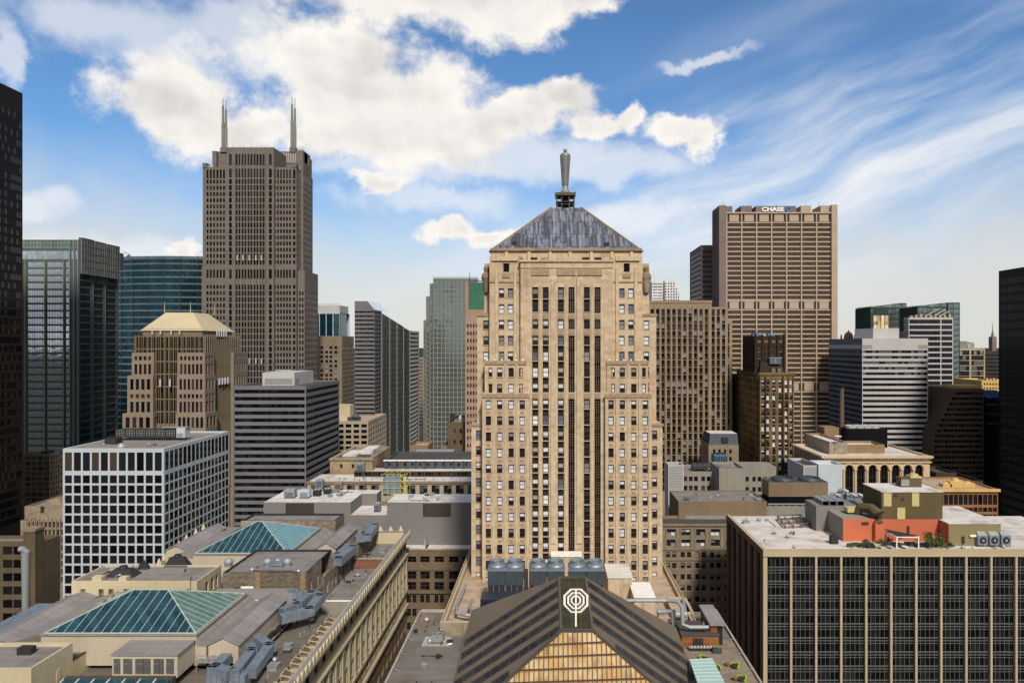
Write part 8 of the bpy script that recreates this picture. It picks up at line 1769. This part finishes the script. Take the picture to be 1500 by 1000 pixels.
    # ribbed silver ducts
    def duct(pts, wd, ht, lab, zz):
        P = []
        for px, py, *h in pts: z = h[0] if h else zz; P.append(Vector(Wp(px, py, z)))
        u = thing('air_duct', lab, 'duct', (P[0].x, P[0].y, zz-ht/2), 'ribbed silver ducts on the ornate building roof'); q = MB()
        for i, (a, b) in enumerate(zip(P, P[1:])): t = (b-a).normalized()*wd*.42; q.beam(a-(t if i else t*0), b+(t if i < len(P)-2 else t*0), wd, ht, 'galvanised')
        q.build('casing', u); r = MB()
        for a, b in zip(P, P[1:]):
            n = max(2, int((b-a).length/.85)); t = (b-a).normalized()
            for i in range(n+1): p = a.lerp(b, i/n); r.beam(p-t*.035, p+t*.035, wd+.13, ht+.13, 'duct_rib')
        for n_ in islands(r)[:40]: n_.build('flange', u)
        s = MB()
        for i, p in enumerate(P): s.box(p.x-.08, p.x+.08, p.y-.08, p.y+.08, 84.0 if p.x < -50.3 or p.y < 136 else 81.5, p.z-ht/2, 'dark_iron')
        s.build('stand', u)
    c = lambda x, y: C(x, y)
    z1 = 86.2
    duct([c(120, 860), c(55, 925), c(150, 950)], 1.7, 1.5, 'ribbed silver duct elbow left of the bottom duct cluster', z1)
    duct([c(165, 955), c(265, 830), c(250, 800)], 1.6, 1.5, 'ribbed silver duct in the middle of the bottom duct cluster', z1)
    duct([c(260, 945), c(365, 800), c(285, 750)], 1.6, 1.5, 'long ribbed silver duct bending at the right of the bottom duct cluster', z1)
    duct([c(25, 960), c(245, 975)], 1.8, 1.8, 'broad low ribbed duct joining the bottom duct cluster', 85.4)
    duct([c(425, 640), c(590, 595), c(650, 520), c(600, 500)], 1.7, 1.5, 'ribbed silver duct curving down right of the pale flat rooftop', 87.2)
    duct([c(430, 600), c(520, 565), c(600, 500), c(480, 500)], 1.4, 1.3, 'ribbed silver duct loop behind the curving one', 87.4)
    duct([c(650, 312), c(755, 312), c(835, 245), c(800, 235)], 1.9, 1.8, 'heavy ribbed duct turning right of the brick block', 87.2)
    duct([c(620, 285), c(745, 280), c(800, 240)], 1.3, 1.2, 'slimmer ribbed duct behind the heavy one by the brick block', 87.4)
    duct([c(845, 190), c(915, 180), c(960, 120), c(890, 118)], 1.7, 1.6, 'ribbed duct elbow right of the farther mauve shed', 87.2)
    q = MB(); a = Vector(Wp(*c(345, 770), 85)); b = Vector(Wp(*c(455, 670), 85)); [q.beam(a.lerp(b, i/5)+Vector((0, 0, .2+.5*(i % 2))), a.lerp(b, (i+1)/5)+Vector((0, 0, .6)), .55, .5, 'dark_iron') for i in range(5)]; single(q, 'pipe_run', 'dark pipes running between the bottom ducts and the curving duct', 'pipes')
    q = MB(); a = Vector(Wp(287, 978, 85)); b = Vector(Wp(306, 972, 85)); q.box(a.x, a.x+5, a.y, a.y+2, 85.8, 86.0, 'frame_grey'); rail(q, [(a.x, a.y, 86), (a.x+5, a.y, 86)], 1, 'frame_grey', 5); [q.box(a.x+i*2.4, a.x+.12+i*2.4, a.y, a.y+.12, 84, 85.8, 'frame_grey') for i in range(3)]; single(q, 'walkway', 'small grey steel walkway right of the dormer box', 'walkway')
mat_wall('cornice_stone', (.42, .37, .265), (.35, .305, .22), var=.22, streak=.4); mat_wall('cream_dormer', (.44, .41, .27), (.38, .35, .23), var=.2, streak=.3)
mat_plain('skylight_bar', (.42, .47, .43), .5); mat_plain('skylight_bar2', (.30, .40, .35), .4); mat_plain('duct_rib', (.15, .18, .22), .5, .3); mat_roof('roof_stained', (.24, .225, .21), (.20, .12, .06), amt=.8, scale=.22); mat_roof('roof_patchy', (.15, .13, .11), (.22, .19, .16), amt=.8, scale=.3)
mat_glass('louver_glass', (.10, .10, .10), .3, cell=(1.1, .2), var=.3)
ornate()
